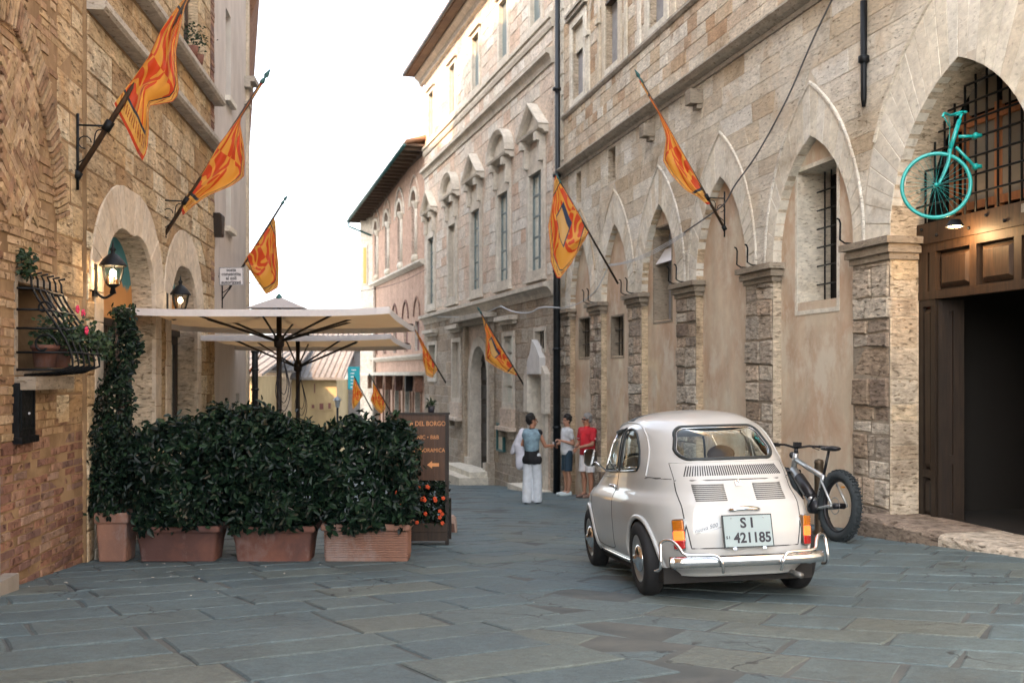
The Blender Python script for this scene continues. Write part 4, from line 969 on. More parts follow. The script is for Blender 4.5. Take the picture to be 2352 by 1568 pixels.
def palace():
    P = PAL; F_ = FPL; L = F_.L
    WY = [24.75, 27.5, 30.35, 33.3, 36.5]; kinds = 'tctct'; hw = .50
    top = []; mids = []; low = []
    for i, Y in enumerate(WY): mids.append((uP(Y) - hw, uP(Y) + hw, 3.42, 6.02)); top.append((uP(Y) - .40, uP(Y) + .40, 9.75, 11.35))
    lowY = {'w': [(26.05, .36, .62, 3.30)], }
    gp = lambda x0, x1, y0, y1: (F_.px(x0, y0)[0], F_.px(x1, y0)[0], F_.px((x0 + x1) / 2, y1)[1], F_.px((x0 + x1) / 2, y0)[1])
    w4 = gp(1160, 1181, 772, 927); w2 = gp(1042, 1059, 785, 914); w1 = gp(987, 1003, 792, 868); sm = gp(1230, 1252, 760, 803); sd = gp(1222, 1254, 868, 1085); portal = gp(1084, 1122, 795, 1100)
    pu = (portal[0] + portal[1]) / 2; ph = (portal[1] - portal[0]) / 2
    holes = [rect(*m) for m in mids + top + [w4, w2, w1, sm]] + [rect(sd[0], sd[1], -3, sd[3]), arch_poly(pu, ph, portal[3] - ph, ph * .999, -3.6, 12)]
    mb = MB(); plate(mb, F_, rect(0, L, -5, 12.4), holes, 0, .32, 0, 1); fbox(mb, F_, -.02, 0, -5, 12, -8, 0); fbox(mb, F_, L, L + .02, -5, 12, -8, 0); mb.build('wall', [MT['pal'], MT['dress']], P)
    def ex(z):
        E = []
        for (a, b, z0, z1) in mids: 
            if 3.2 < z < 7.9: E.append((a - .30, b + .30) if z < 6.35 else (a - .56, b + .56))
        for (a, b, z0, z1) in top:
            if 9.6 < z < 11.5: E.append((a - .2, b + .2))
        for (a, b, z0, z1) in (w4, w2, w1, sm, (sd[0] - .25, sd[1] + .25, -3, sd[3] + .7), (portal[0] - .5, portal[1] + .5, -5, portal[3] + .8)):
            if z0 - .1 < z < z1 + .1: E.append((a - .12, b + .12))
        E.sort(); M = []
        for e in E:
            if M and e[0] < M[-1][1] + .03: M[-1] = (M[-1][0], max(M[-1][1], e[1]))
            else: M.append(e)
        return M
    bl = [(q, MT['pal']) for q in courses(F_, .02, L - .1, 3.4, 8.5, (.28, .42), (.5, .9), ex, .008)] + [(q, MT['pal']) for q in courses(F_, .02, L - .1, 8.9, 11.9, (.28, .42), (.5, .9), ex, .008)]
    bl += [(q, MT['pal_low']) for q in courses(F_, .02, L - .05, -3.2, 2.9, (.2, .4), (.35, .8), ex, .014)]
    emit(bl, F_, MT['pal'], P, 'stone', 170, -.02, (.004, .018), .012, .006)
    # cornices
    for z, pr, nm in ((3.10, .26, 'string_course'), (8.6, .20, 'string_course'), (9.45, .12, 'sill_course')):
        mb = MB(); sweep(mb, F_, [(0, z), (L, z)], [(-.22, -.01), (-.22, .05), (-.12, .08), (-.02, pr * .6), (0, pr), (.10, pr), (.16, .03), (.16, -.01)]); mb.build(nm, MT['dress'], P)
    # eaves: soffit boards, rafters, gutter, tiles
    mb = MB(); fbox(mb, F_, -.6, L + .4, 12.4, 12.46, -8, .62); mb.build('soffit', MT['eave'], P)
    mb = MB(); sweep(mb, F_, [(-.5, 12.25), (L, 12.25)], [(-.25, -.01), (-.2, .10), (-.05, .15), (.08, .30), (.14, .30), (.14, -.01)]); mb.build('eave_cornice', MT['dress'], P)
    mb = MB(); 
    for k in range(70): u = lerp(-.6, L + .4, k / 69); mb.tube([F_.W(u, 12.50, .68), F_.W(u, 14.6, -6)], .11, 6)
    mb.build('roof', MT['tile'], P)
    mb = MB(); mb.tube([F_.W(-.6, 12.45, .70), F_.W(L + .4, 12.45, .70)], .06, 8); mb.build('gutter', MT['pipe'], P)
    # great windows
    for i, (a, b, z0, z1) in enumerate(mids):
        uc = (a + b) / 2; fr_ = MB(); frame_rect(fr_, F_, a - .20, b + .20, z0 - .02, z1 + .20, .20, -.02, .06); fbox(fr_, F_, a - .3, b + .3, z0 - .10, z0 - .02, -.02, .12)
        wo = fr_.build('window', MT['dress'], P)
        if i == 3: s1 = MB(); fbox(s1, F_, a, b, z0, z1, -.14, -.1); s1.build('blind_panel', MT['dress'], wo)
        else:
            s1 = MB(); frame_rect(s1, F_, a, b, z0, z1, .06, -.12, -.06); 
            for j in range(1, 5): z = lerp(z0, z1, j / 5); fbox(s1, F_, a + .06, b - .06, z - .025, z + .025, -.115, -.065)
            fbox(s1, F_, uc - .03, uc + .03, z0 + .06, z1 - .06, -.11, -.055); s1.build('sash', MT['frame_teal'], wo)
            s1 = MB(); fbox(s1, F_, a + .02, b - .02, z0 + .02, z1 - .02, -.095, -.085); s1.build('pane', MT['palglass'], wo)
            s1 = MB(); fbox(s1, F_, a, b, z0, z1, -.60, -.58); s1.build('room_dark', simple('dim room', (.05, .065, .07), .8), wo)
        # frieze, brackets and pediment
        pd = MB(); fbox(pd, F_, a - .2, b + .2, z1 + .20, z1 + .62, -.02, .04); pd.build('frieze', MT['dress'], wo)
        zb = z1 + .88; w2_ = .92
        for s in (-1, 1):
            bk = MB(); u = uc + s * .60; fbox(bk, F_, u - .09, u + .09, z1 + .18, zb - .02, -.02, .16); fbox(bk, F_, u - .09, u + .09, zb - .22, zb - .02, .16, .26); bk.build('bracket', MT['dress'], wo)
        pd = MB(); sweep(pd, F_, [(uc - w2_, zb), (uc + w2_, zb)], [(-.06, -.01), (-.06, .10), (0, .15), (.02, .25), (.08, .27), (.10, -.01)]); pd.build('pediment_base', MT['dress'], wo)
        pd = MB(); hp = .82
        path = [(uc - w2_, zb + .12), (uc, zb + hp), (uc + w2_, zb + .12)] if kinds[i] == 't' else [(uc + w2_ * math.cos(t_), zb + .12 + (hp - .1) * math.sin(t_)) for t_ in [math.pi - math.pi * k / 12 for k in range(13)]]
        n_ = len(path)
        sweep(pd, F_, path, [(-.12, -.01), (-.12, .20), (-.02, .27), (.02, .27), (.02, -.01)]); pd.build('pediment_rake', MT['dress'], wo)
        pd = MB(); pd.prism(path[::-1] if kinds[i] == 't' else path[::-1], F_.W, -.01, .08); pd.build('pediment_field', MT['dress'], wo)
    for (a, b, z0, z1) in top:
        fr_ = MB(); frame_rect(fr_, F_, a - .14, b + .14, z0 - .14, z1 + .14, .14, -.02, .05); fbox(fr_, F_, a - .22, b + .22, z1 + .14, z1 + .22, -.02, .12); wo = fr_.build('window', MT['dress'], P)
        s1 = MB(); fbox(s1, F_, a, (a + b) / 2, z0, z1, -.12, -.07); fbox(s1, F_, (a + b) / 2 + .01, b, z0, z1, -.12, -.08); s1.build('shutter', MT['frame_teal'], wo)
    # street floor
    def sur(w_, nm, m, dp=.06, sill=True):
        a, b, z0, z1 = w_; f = MB(); frame_rect(f, F_, a - .13, b + .13, z0 - .13, z1 + .13, .13, -.02, dp); fbox(f, F_, a - .32, b + .32, z1 + .42, z1 + .54, -.02, .24); fbox(f, F_, a - .24, b + .24, z1 + .32, z1 + .42, -.02, .12); return f.build(nm, m, P)
    wo = sur(w4, 'window', MT['dress'])
    for j in range(4): z0 = lerp(w4[2], w4[3], j / 4); s1 = MB(); fbox(s1, F_, w4[0] + .04, w4[1] - .04, z0 + .03, z0 + (w4[3] - w4[2]) / 4 - .03, -.08, -.07); s1.build('pane', MT['palglass'], wo)
    s1 = MB(); fbox(s1, F_, w4[0], w4[1], w4[2], w4[3], -.5, -.48); s1.build('room_dark', simple('pale room', (.25, .27, .27), .8), wo)
    for w_ in (w4, w2):
        a, b, z0, z1 = w_; s1 = MB(); fbox(s1, F_, a - .12, b + .12, z0 - .62, z0 - .13, -.02, .12); fbox(s1, F_, a - .22, b + .22, z0 - .72, z0 - .62, -.02, .24); s1.build('window_apron', MT['pal'], P)
        for s in (-1, 1): s1 = MB(); fbox(s1, F_, (a + b) / 2 + s * .42 - .07, (a + b) / 2 + s * .42 + .07, z0 - .92, z0 - .72, -.02, .18); s1.build('apron_bracket', MT['cap'], P)
    wo = sur(w2, 'window', MT['dress']); s1 = MB(); fbox(s1, F_, w2[0], w2[1], w2[2], w2[3], -.12, -.1); s1.build('blind_panel', MT['dress'], wo)
    wo = sur(w1, 'window', MT['dress']); s1 = MB(); fbox(s1, F_, w1[0], w1[1], w1[2], w1[3], -.14, -.12); s1.build('pane', MT['palglass'], wo); s1 = MB(); fbox(s1, F_, w1[0], w1[1], w1[2], w1[3], -.5, -.48); s1.build('room_dark', MT['black'], wo)
    f = MB(); frame_rect(f, F_, sm[0] - .1, sm[1] + .1, sm[2] - .08, sm[3] + .1, .1, -.02, .03); wo = f.build('window', MT['dress'], P); s1 = MB(); fbox(s1, F_, sm[0], sm[1], sm[2], sm[3], -.3, -.28); s1.build('room_dark', MT['black'], wo)
    s1 = MB(); bars(s1, F_, sm, .2, 2, -.08, .012); s1.build('window_grille', MT['iron'], wo)
    # portal
    zsp = portal[3] - ph; por = MB()
    voussoirs(F_, arch_pts(pu, ph, zsp, ph * .999, 12), arch_pts(pu, ph + .3, zsp, ph * .999 + .3, 12), 13, MT['dress'], P, -.02, .06, limit=20)
    for s in (-1, 1):
        m1 = MB(); u = pu + s * (ph + .17); fbox(m1, F_, u - .15, u + .15, -3.5, zsp, -.02, .06); fbox(m1, F_, u - .22, u + .22, -3.5, -1.55, -.02, .16); m1.build('portal_jamb', MT['dress'], P)
        m1 = MB(); u = pu + s * (ph + .55); fbox(m1, F_, u - .12, u + .12, -3.4, portal[3] + .65, -.02, .13); fbox(m1, F_, u - .17, u + .17, -3.5, -1.5, -.02, .2); m1.build('portal_pilaster', MT['pal_low'], P)
    m1 = MB(); fbox(m1, F_, pu - ph - .8, pu + ph + .8, portal[3] + .65, portal[3] + .78, -.02, .25); fbox(m1, F_, pu - ph - .95, pu + ph + .95, portal[3] + .78, portal[3] + .92, -.02, .48); m1.build('portal_cornice', MT['cornice'], P)
    m1 = MB(); fbox(m1, F_, pu - ph - .05, pu + ph + .05, -3.6, portal[3], -.36, -.30); dl = m1.build('portal_door', MT['wood_dark'], P)
    for s in (0, 1):
        for k in range(6): m1 = MB(); u0 = pu - ph + .12 + s * ph; z = -1.5 + .58 * k; block(m1, F_, [(u0, z), (u0 + ph - .22, z), (u0 + ph - .22, z + .46), (u0, z + .46)], -.31, -.25, .05, 0); m1.build('door_panel', MT['wood_dark'], dl)
    for k, (o, e) in enumerate(((.95, .0), (.62, .16), )):
        zz = ground_z(-1.3, 31) + .14 + .15 * k + .28; m1 = MB(); fbox(m1, F_, pu - ph - .9 + .2 * k, pu + ph + .7 - .1 * k, -3.4, zz, .06, o + .1); m1.build('portal_step', MT['trav_smooth'], P)
    # small doorway with a broken white canopy
    du = (sd[0] + sd[1]) / 2; m1 = MB(); fbox(m1, F_, sd[0] - .1, sd[1] + .1, -3.2, sd[3] + .1, -1.4, -1.3); m1.build('room_dark', MT['black'], P)
    W_ = MT['paint_white']; cz = sd[3]
    for s in (-1, 1):
        m1 = MB(); u = du + s * .70; pl = [(u - .15, cz - .85), (u + .15, cz - .85), (u + .15, cz + .10), (u - s * .10, cz + .30), (u - .15, cz + .05)]; m1.prism(pl if s < 0 else pl, F_.W, .0, .13); m1.build('canopy_block', MT['dress'], P)
    m1 = MB(); m1.prism([(du - .5, cz + .10), (du + .5, cz + .10), (du + .5, cz + .5), (du + .18, cz + .78), (du - .12, cz + .95), (du - .22, cz + .7), (du - .5, cz + .40)], F_.W, .0, .15); m1.build('canopy', simple('chalky stone', (.62, .60, .57), .8, vary=.15, vs=3), P)
    for s in (-1, 1): m1 = MB(); u = du + s * .62; fbox(m1, F_, u - .09, u + .09, -3, cz - .85, .0, .08); m1.build('side_post', MT['dress'], P)
    m1 = MB(); zz = ground_z(.5, 25.5) + .16; fbox(m1, F_, sd[0] - .5, sd[1] + .5, -3, zz, .0, .5); m1.build('step', MT['trav_smooth'], P)
    # notice case, shelf
    a, z1 = F_.px(1146, 970); b, _ = F_.px(1159, 970); _, z0 = F_.px(1150, 1035); t = thing('notice_case', 'tall green framed notice case on the palace wall beside the portal', 'notice case', tuple(F_.W(a, z0)))
    m1 = MB(); frame_rect(m1, F_, a, b + .12, z0, z1, .05, 0, .09); m1.build('case_frame', MT['teal_dark'], t); m1 = MB(); fbox(m1, F_, a + .05, b + .07, z0 + .05, z1 - .05, .02, .03); m1.build('paper', simple('paper', (.62, .55, .42), .8), t)
palace()
# drainpipe between the two
t = thing('drainpipe', 'tall dark drainpipe running up the joint between palace and arcaded building', 'drainpipe', (xr(23.1) - .12, 23.1, ground_z(xr(23.1), 23.1)))
mb = MB(); X0, Y0 = (1279 - 1176) / FPX * 23.0, 23.0; mb.tube([(X0, Y0, -1.8), (X0, Y0, 4.7), (X0 + .02, Y0 + .03, 4.9), (X0 + .02, Y0 + .03, 12)], [.085, .085, .06, .06], 12); mb.build('pipe', MT['pipe'], t)
for z in (-.2, 1.6, 3.4, 5.6, 7.6): m1 = MB(); m1.lathe([(.06, -.03), (.10, -.03), (.10, .03), (.06, .03)], 12, None, (X0, Y0, z)); m1.build('collar', MT['pipe'], t)
# ------------------------------------------------------------------ brick palace with a closed loggia
FLG = Fr((-6.76, 48.2), (-3.32, 37.72)); FEN = Fr((-7.45, 48.9), (-6.76, 48.22))
LOG = thing('loggia_building', 'rose brick palace with a walled up loggia and deep tiled eaves farther down the street', 'building', (-5, 43, -3.2))
def uG(Y): return (48.2 - Y) / abs(FLG.d.y)
def loggia():
    P = LOG; F_ = FLG; L = F_.L
    YS = [39.4, 42.05, 44.7, 47.2]; op = []
    for Y in YS: op.append((uG(Y), .50, 5.40, 7.75, .50))
    holes = [arch_poly(u, w_, zs, h, z0, 8) for (u, w_, z0, zs, h) in op]
    lowd = [(uG(Y), .50) for Y in (38.8, 40.6, 42.6, 44.7, 46.9)]; low = [arch_poly(u, w_, .0, .62, -5.5, 8) for u, w_ in lowd]
    midw = [(uG(Y), .38) for Y in (38.9, 40.9, 43.0, 45.2, 47.2)]; mid = [rect(u - w_, u + w_, 1.95, 3.1) for u, w_ in midw]
    mb = MB(); plate(mb, F_, rect(0, L, -7, 9.35), holes + low + mid, 0, .3, 0, 1); mb.build('wall', [MT['brick_red'], MT['pal']], P)
    mb = MB(); plate(mb, FEN, rect(0, FEN.L, -7, 8.8), [], 0, .1); mb.add([FEN.W(0, -7), FEN.W(0, 8.8), FEN.W(0, 8.8, -9), FEN.W(0, -7, -9)], [(0, 1, 2, 3)]); mb.build('end_wall', MT['pal'], P)
    for (u, w_, z0, zs, h) in op:
        m1 = MB(); fbox(m1, F_, u - w_, u + w_, z0, zs + h, -.25, -.2); m1.build('brick_infill', MT['shutter_red'], P)
        m1 = MB(); sweep(m1, F_, arch_pts(u, w_ + .14, zs, h + .16, 8), [(-.12, -.01), (-.12, .06), (0, .09), (.04, .06), (.04, -.01)]); m1.build('arch_band', MT['dress'], P)
        for s in (1,):
            m1 = MB(); x = u + s * (w_ - .04); m1.tube([F_.W(x, z0, -.02), F_.W(x, zs, -.02)], .11, 8); m1.build('column', MT['dress'], P)
            m1 = MB(); m1.lathe([(.10, 0), (.18, .12), (.22, .26), (.24, .3), (.001, .3)], 8, None, F_.W(x, zs - .28, -.02)); m1.build('capital', MT['trav_smooth'], P); m1 = MB(); m1.ball(F_.W(x, z0 + .15, .04), .19, 8); m1.build('column_base', MT['trav_smooth'], P)
        m1 = MB(); sweep(m1, F_, arch_pts(u, .95, zs - .1, 1.25, 8), [(-.05, -.01), (-.05, .05), (.03, .05), (.03, -.01)]); m1.build('hood_mould', MT['pal'], P)
    for (u, w_) in midw:
        m1 = MB(); fbox(m1, F_, u - w_, u + w_, 1.95, 3.1, -.15, -.1); m1.build('shutter', MT['shutter_red'], P)
        m1 = MB(); sweep(m1, F_, arch_pts(u, .55, 3.3, .75, 8), [(-.04, -.01), (-.04, .05), (.04, .05), (.04, -.01)]); m1.build('hood_mould', MT['brick_low'], P)
    for (u, w_) in lowd:
        m1 = MB(); fbox(m1, F_, u - w_, u + w_, -5, .7, -.28, -.22); m1.build('dark_glass', simple('dark glass', (.03, .06, .07), .15), P)
        m1 = MB(); sweep(m1, F_, [(u - .72, -4.5)] + arch_pts(u, .72, -.05, 1.0, 8) + [(u + .72, -4.5)], [(-.05, -.01), (-.05, .06), (.04, .06), (.04, -.01)]); m1.build('hood_mould', MT['brick_low'], P)
    for z, pr in ((5.30, .2), (1.72, .16)):
        mb = MB(); sweep(mb, F_, [(0, z), (L, z)], [(-.12, -.01), (-.12, .05), (0, pr), (.08, pr), (.1, -.01)]); mb.build('string_course', MT['dress'], P)
    mb = MB(); mb.box((0, 0, 0), (.001, .001, .001)); mb = MB()
    fbox(mb, F_, -.3, L - .05, .98, 1.12, -.05, .55); mb.build('ledge', MT['trav_smooth'], P)
    for u in [uG(y) for y in (38.1, 39.7, 41.6, 43.7, 45.8, 47.8)]: m1 = MB(); fbox(m1, F_, u - .1, u + .1, .35, .98, -.02, .3); m1.build('ledge_bracket', MT['pipe'] if abs(u - uG(39.7)) < .1 else MT['brick_low'], P)
    # roof, higher at the near end as seen in the picture
    mb = MB(); A = F_.W(-1.2, 8.55, .95); B = F_.W(L + .2, 9.6, .75); A2 = F_.W(-1.2, 8.55, -7); B2 = F_.W(L + .2, 9.6, -7)
    mb.add([A, B, B2, A2, A + Vector((0, 0, .08)), B + Vector((0, 0, .08)), B2 + Vector((0, 0, .08)), A2 + Vector((0, 0, .08))], [(0, 1, 2, 3), (4, 7, 6, 5), (0, 4, 5, 1), (0, 3, 7, 4), (1, 5, 6, 2)]); mb.build('soffit', MT['eave'], P)
    n = 62
    rf = MB()
    for k in range(n): a = A.lerp(B, k / (n - 1)); b = a + Vector((-F_.n.x * 4.5, -F_.n.y * 4.5, 1.55)); rf.tube([a + Vector((0, 0, .12)), b], .10, 6)
    rf.build('roof', MT['tile'], P)
    mb = MB(); mb.tube([A - Vector((F_.n.x * -.06, F_.n.y * -.06, 0)), B - Vector((F_.n.x * -.06, F_.n.y * -.06, 0))], .07, 6); mb.tube([A, A + Vector((0, 0, -.25)), F_.W(-.1, 7.75, .02)], .05, 6); mb.build('gutter', MT['teal_dark'], P)
    for k in range(24): a = A.lerp(B, (k + .5) / 24); m1 = MB(); m1.box(a - Vector((F_.n.x * .35, F_.n.y * .35, .06)), (.12, .7, .10), F_.M()); m1.build('rafter', MT['eave'], P)
    # sunlit bay at the corner with its round-headed window
    m1 = MB(); fbox(m1, FEN, .25, .62, 5.4, 7.3, .0, .05); m1.build('end_window', MT['dress'], P)
    m1 = MB(); fbox(m1, FEN, .31, .56, 5.45, 7.2, .05, .06); m1.build('end_shutter', simple('yellow shutter', (.60, .33, .08), .7), P)
    m1 = MB(); m1.tube([F_.W(.9, -3, .1), F_.W(.9, 5.2, .1)], .09, 6); m1.build('downpipe', MT['dress'], P)
loggia()
# ------------------------------------------------------------------ far houses
def house(name, label, x0, x1, yt, Y, dep, wall, roof=None, rise=0.0, over=.3, wins=(), cat='house', mirror=0, wm='shutter_red'):
    A, B = P3(x0, yt, Y), P3(x1, yt, Y); t = thing(name, label, cat, ((A.x + B.x) / 2, Y, ground_z(0, Y))); z = A.z
    mb = MB(); mb.box(((A.x + B.x) / 2, Y + dep / 2, (z - 9) / 2), (B.x - A.x, dep, z + 9)); mb.build('wall', wall, t)
    if roof:
        a = [Vector((A.x - over, Y - over, z)), Vector((B.x + over, Y - over, z)), Vector((B.x + over, Y + dep, z + rise)), Vector((A.x - over, Y + dep, z + rise))]; d = Vector((0, 0, .14)); mb = MB()
        mb.add(a + [p + d for p in a], [(0, 3, 2, 1), (4, 5, 6, 7), (0, 1, 5, 4), (1, 2, 6, 5), (2, 3, 7, 6), (3, 0, 4, 7)])
        n = int((B.x - A.x) / .22)
        for k in range(n): p = a[0].lerp(a[1], (k + .5) / n); q = a[3].lerp(a[2], (k + .5) / n); mb.tube([p + d, q + d], .05, 4)
        mb.build('roof', roof, t)
    for (wx0, wx1, wy0, wy1) in wins:
        a, b = P3(wx0, wy0, Y - .04), P3(wx1, wy1, Y - .04); m1 = MB(); m1.box(((a.x + b.x) / 2, Y - .02, (a.z + b.z) / 2), (abs(b.x - a.x) + .16, .06, abs(a.z - b.z) + .16)); wo = m1.build('window', wall, t)
        m1 = MB(); m1.box(((a.x + b.x) / 2, Y - .055, (a.z + b.z) / 2), (abs(b.x - a.x), .02, abs(a.z - b.z))); m1.build('shutter', MT[wm], wo)
    return t
st_far = stone('far rubble', [(.56, .46, .34), (.62, .53, .42), (.50, .41, .31)], stain=(.36, .27, .18), pitscale=4, streak=1)
house('yellow_house', 'low yellow rendered house with a grey tiled roof beyond the umbrellas', 660, 773, 872, 56, 7, MT['yellow'], MT['slate'], 3.2, .5, ((716, 722, 929, 937), (734, 743, 926, 940), (721.5, 724, 881, 902), (754, 760, 925, 938)))
house('rubble_house', 'low rubble stone house with a sloping grey roof left of the yellow house', 583, 661, 856, 55, 8, st_far, MT['slate'], 2.4, .5, ())
house('corner_house', 'small yellow house with a grey roof behind the downspout', 540, 584, 864, 50, 6, MT['yellow'], MT['slate'], 1.2, .5, ())
house('tall_house', 'tall pale house with grey shutters between the yellow house and the brick palace', 783, 800, 800, 66, 7, MT['pale'], MT['tile'], .8, .3, ((785, 790, 820, 832), (790, 795, 845, 858)))
house('tower_house', 'narrow grey rendered house with a stone cornice behind the teal banner', 800, 836, 800, 60, 8, MT['shutter'], MT['dress'], .3, .3, ((806, 812, 812, 826), ))
house('hill_house', 'pale stone house with a wide roof on the hill behind the yellow roof', 572, 700, 822, 95, 10, st_far, MT['slate'], 2.5, .6, ((590, 596, 835, 843), (620, 626, 833, 842), (690, 695, 830, 840)))
house('hill_house', 'peach coloured house with one dark window on the hill right of centre', 700, 792, 812, 88, 10, MT['pal'], MT['tile'], 2.2, .5, ((712, 721, 818, 831), (745, 750, 822, 832), (766, 772, 819, 829)))
house('hill_house', 'highest pale house on the hill, half hidden by the umbrella canopy', 600, 680, 806, 120, 10, MT['pale'], MT['tile'], 1.5, .5, ((615, 620, 812, 818), (650, 655, 811, 818)))
# wooded rise behind
mb = MB(); vs = []; fs = []; NX, NY = 40, 12
for j in range(NY):
    for i in range(NX): x = lerp(-120, 90, i / (NX - 1)); y = lerp(130, 300, j / (NY - 1)); vs.append((x, y, -6 + 7.5 * math.sin(math.pi * min(1, j / 7 * .5 + .0)) * (1 + .25 * math.sin(i * .7) + .1 * math.sin(i * 2.1))))
fs = [(j * NX + i, j * NX + i + 1, (j + 1) * NX + i + 1, (j + 1) * NX + i) for j in range(NY - 1) for i in range(NX - 1)]
mb.add(vs, fs, 0, True); mb.build('hills', plaster('scrubby hill', (.16, .15, .10), (.22, .20, .14), sc=.05), None, 'structure')
# ------------------------------------------------------------------ small vintage car
def cubic(xs, ys, x):
    xs = list(xs); n = len(xs)
    if x <= xs[0]: return ys[0]
    if x >= xs[-1]: return ys[-1]
    i = max(k for k in range(n - 1) if xs[k] <= x); h = xs[i + 1] - xs[i]; t = (x - xs[i]) / h
    def d(k):
        if k == 0 or k == n - 1: return 0 if k == 0 else (ys[-1] - ys[-2]) / (xs[-1] - xs[-2])
        a = (ys[k] - ys[k - 1]) / (xs[k] - xs[k - 1]); b = (ys[k + 1] - ys[k]) / (xs[k + 1] - xs[k])
        return 0 if a * b <= 0 else 2 * a * b / (a + b)
    m0, m1 = d(i) * h, d(i + 1) * h
    return (2 * t ** 3 - 3 * t * t + 1) * ys[i] + (t ** 3 - 2 * t * t + t) * m0 + (-2 * t ** 3 + 3 * t * t) * ys[i + 1] + (t ** 3 - t * t) * m1
CZ = [.17, .24, .34, .45, .55, .635, .685, .735, .84, .92, 1.0, 1.08, 1.15, 1.205, 1.25, 1.28, 1.302, 1.316, 1.325]
CW = [.575, .612, .640, .650, .654, .650, .630, .600, .580, .567, .553, .536, .512, .480, .435, .375, .290, .19, .01]
CR = [.10, .035, .005, .0, .012, .035, .068, .105, .170, .240, .315, .405, .50, .60, .71, .83, .97, 1.10, 1.30]
CF = [2.90, 2.94, 2.965, 2.965, 2.945, 2.90, 2.84, 2.74, 2.46, 2.38, 2.33, 2.27, 2.20, 2.13, 2.04, 1.93, 1.80, 1.62, 1.32]
CA = [4.6, 4.8, 4.8, 4.8, 4.6, 4.4, 4.2, 3.9, 3.6, 3.4, 3.2, 3.1, 3.0, 2.8, 2.6, 2.5, 2.3, 2.1, 2.0]
CB = [3.4, 3.4, 3.4, 3.4, 3.3, 3.2, 3.0, 2.9, 2.9, 2.9, 2.8, 2.8, 2.7, 2.6, 2.4, 2.3, 2.1, 2.0, 2.0]
def cring(z): r = [cubic(CZ, a, z) for a in (CW, CR, CF, CA, CB)]; return [r[0] * .958] + r[1:]
def rear_y(x, z):
    w_, r, f, a, b = cring(z); L = (f - r) / 2; k = min(.999, abs(x) / w_); return (r + f) / 2 - L * (1 - k ** a) ** (1 / b)
def side_x(y, z):
    w_, r, f, a, b = cring(z); L = (f - r) / 2; k = min(.999, abs(y - (r + f) / 2) / L); return w_ * (1 - k ** b) ** (1 / a)
def rear_pt(x, z, d=0.0):
    p = Vector((x, rear_y(x, z), z)); e = .006
    tx = Vector((2 * e, rear_y(x + e, z) - rear_y(x - e, z), 0)); tz = Vector((0, rear_y(x, z + e) - rear_y(x, z - e), 2 * e)); n = tz.cross(tx).normalized()
    if n.y > 0: n = -n
    return p + n * d
def rear_frame(x, z):
    e = .006; tx = Vector((2 * e, rear_y(x + e, z) - rear_y(x - e, z), 0)).normalized(); tz = Vector((0, rear_y(x, z + e) - rear_y(x, z - e), 2 * e)).normalized(); n = tx.cross(tz).normalized(); tz = n.cross(tx)
    return Matrix((tx, tz, n)).transposed()      # local x right, y up, z outward
def side_pt(y, z, s, d=0.0):
    p = Vector((s * side_x(y, z), y, z)); e = .006
    ty = Vector((s * (side_x(y + e, z) - side_x(y - e, z)), 2 * e, 0)); tz = Vector((s * (side_x(y, z + e) - side_x(y, z - e)), 0, 2 * e)); n = ty.cross(tz).normalized()
    if n.x * s < 0: n = -n
    return p + n * d
def rrect(x0, x1, z0, z1, r, n=5, dx=0.0):
    """rounded outline; dx pulls the top corners in"""
    out = []
    for cx, cz, a0 in ((x1 - r, z0 + r, -90), (x1 - r - dx, z1 - r, 0), (x0 + r + dx, z1 - r, 90), (x0 + r, z0 + r, 180)):
        for k in range(n + 1): a = R(a0 + 90 * k / n); out.append((cx + r * math.cos(a), cz + r * math.sin(a)))
    return out
def inpoly(p, poly):
    c = False; n = len(poly); j = n - 1
    for i in range(n):
        if (poly[i][1] > p[1]) != (poly[j][1] > p[1]) and p[0] < (poly[j][0] - poly[i][0]) * (p[1] - poly[i][1]) / (poly[j][1] - poly[i][1]) + poly[i][0]: c = not c
        j = i
    return c
def snap(p, poly):
    best = None
    for i in range(len(poly)):
        a, b = Vector(poly[i]), Vector(poly[(i + 1) % len(poly)]); t = max(0, min(1, (Vector(p) - a).dot(b - a) / max(1e-9, (b - a).length_squared))); q = a + (b - a) * t; d = (q - Vector(p)).length
        if best is None or d < best[0]: best = (d, q)
    return best
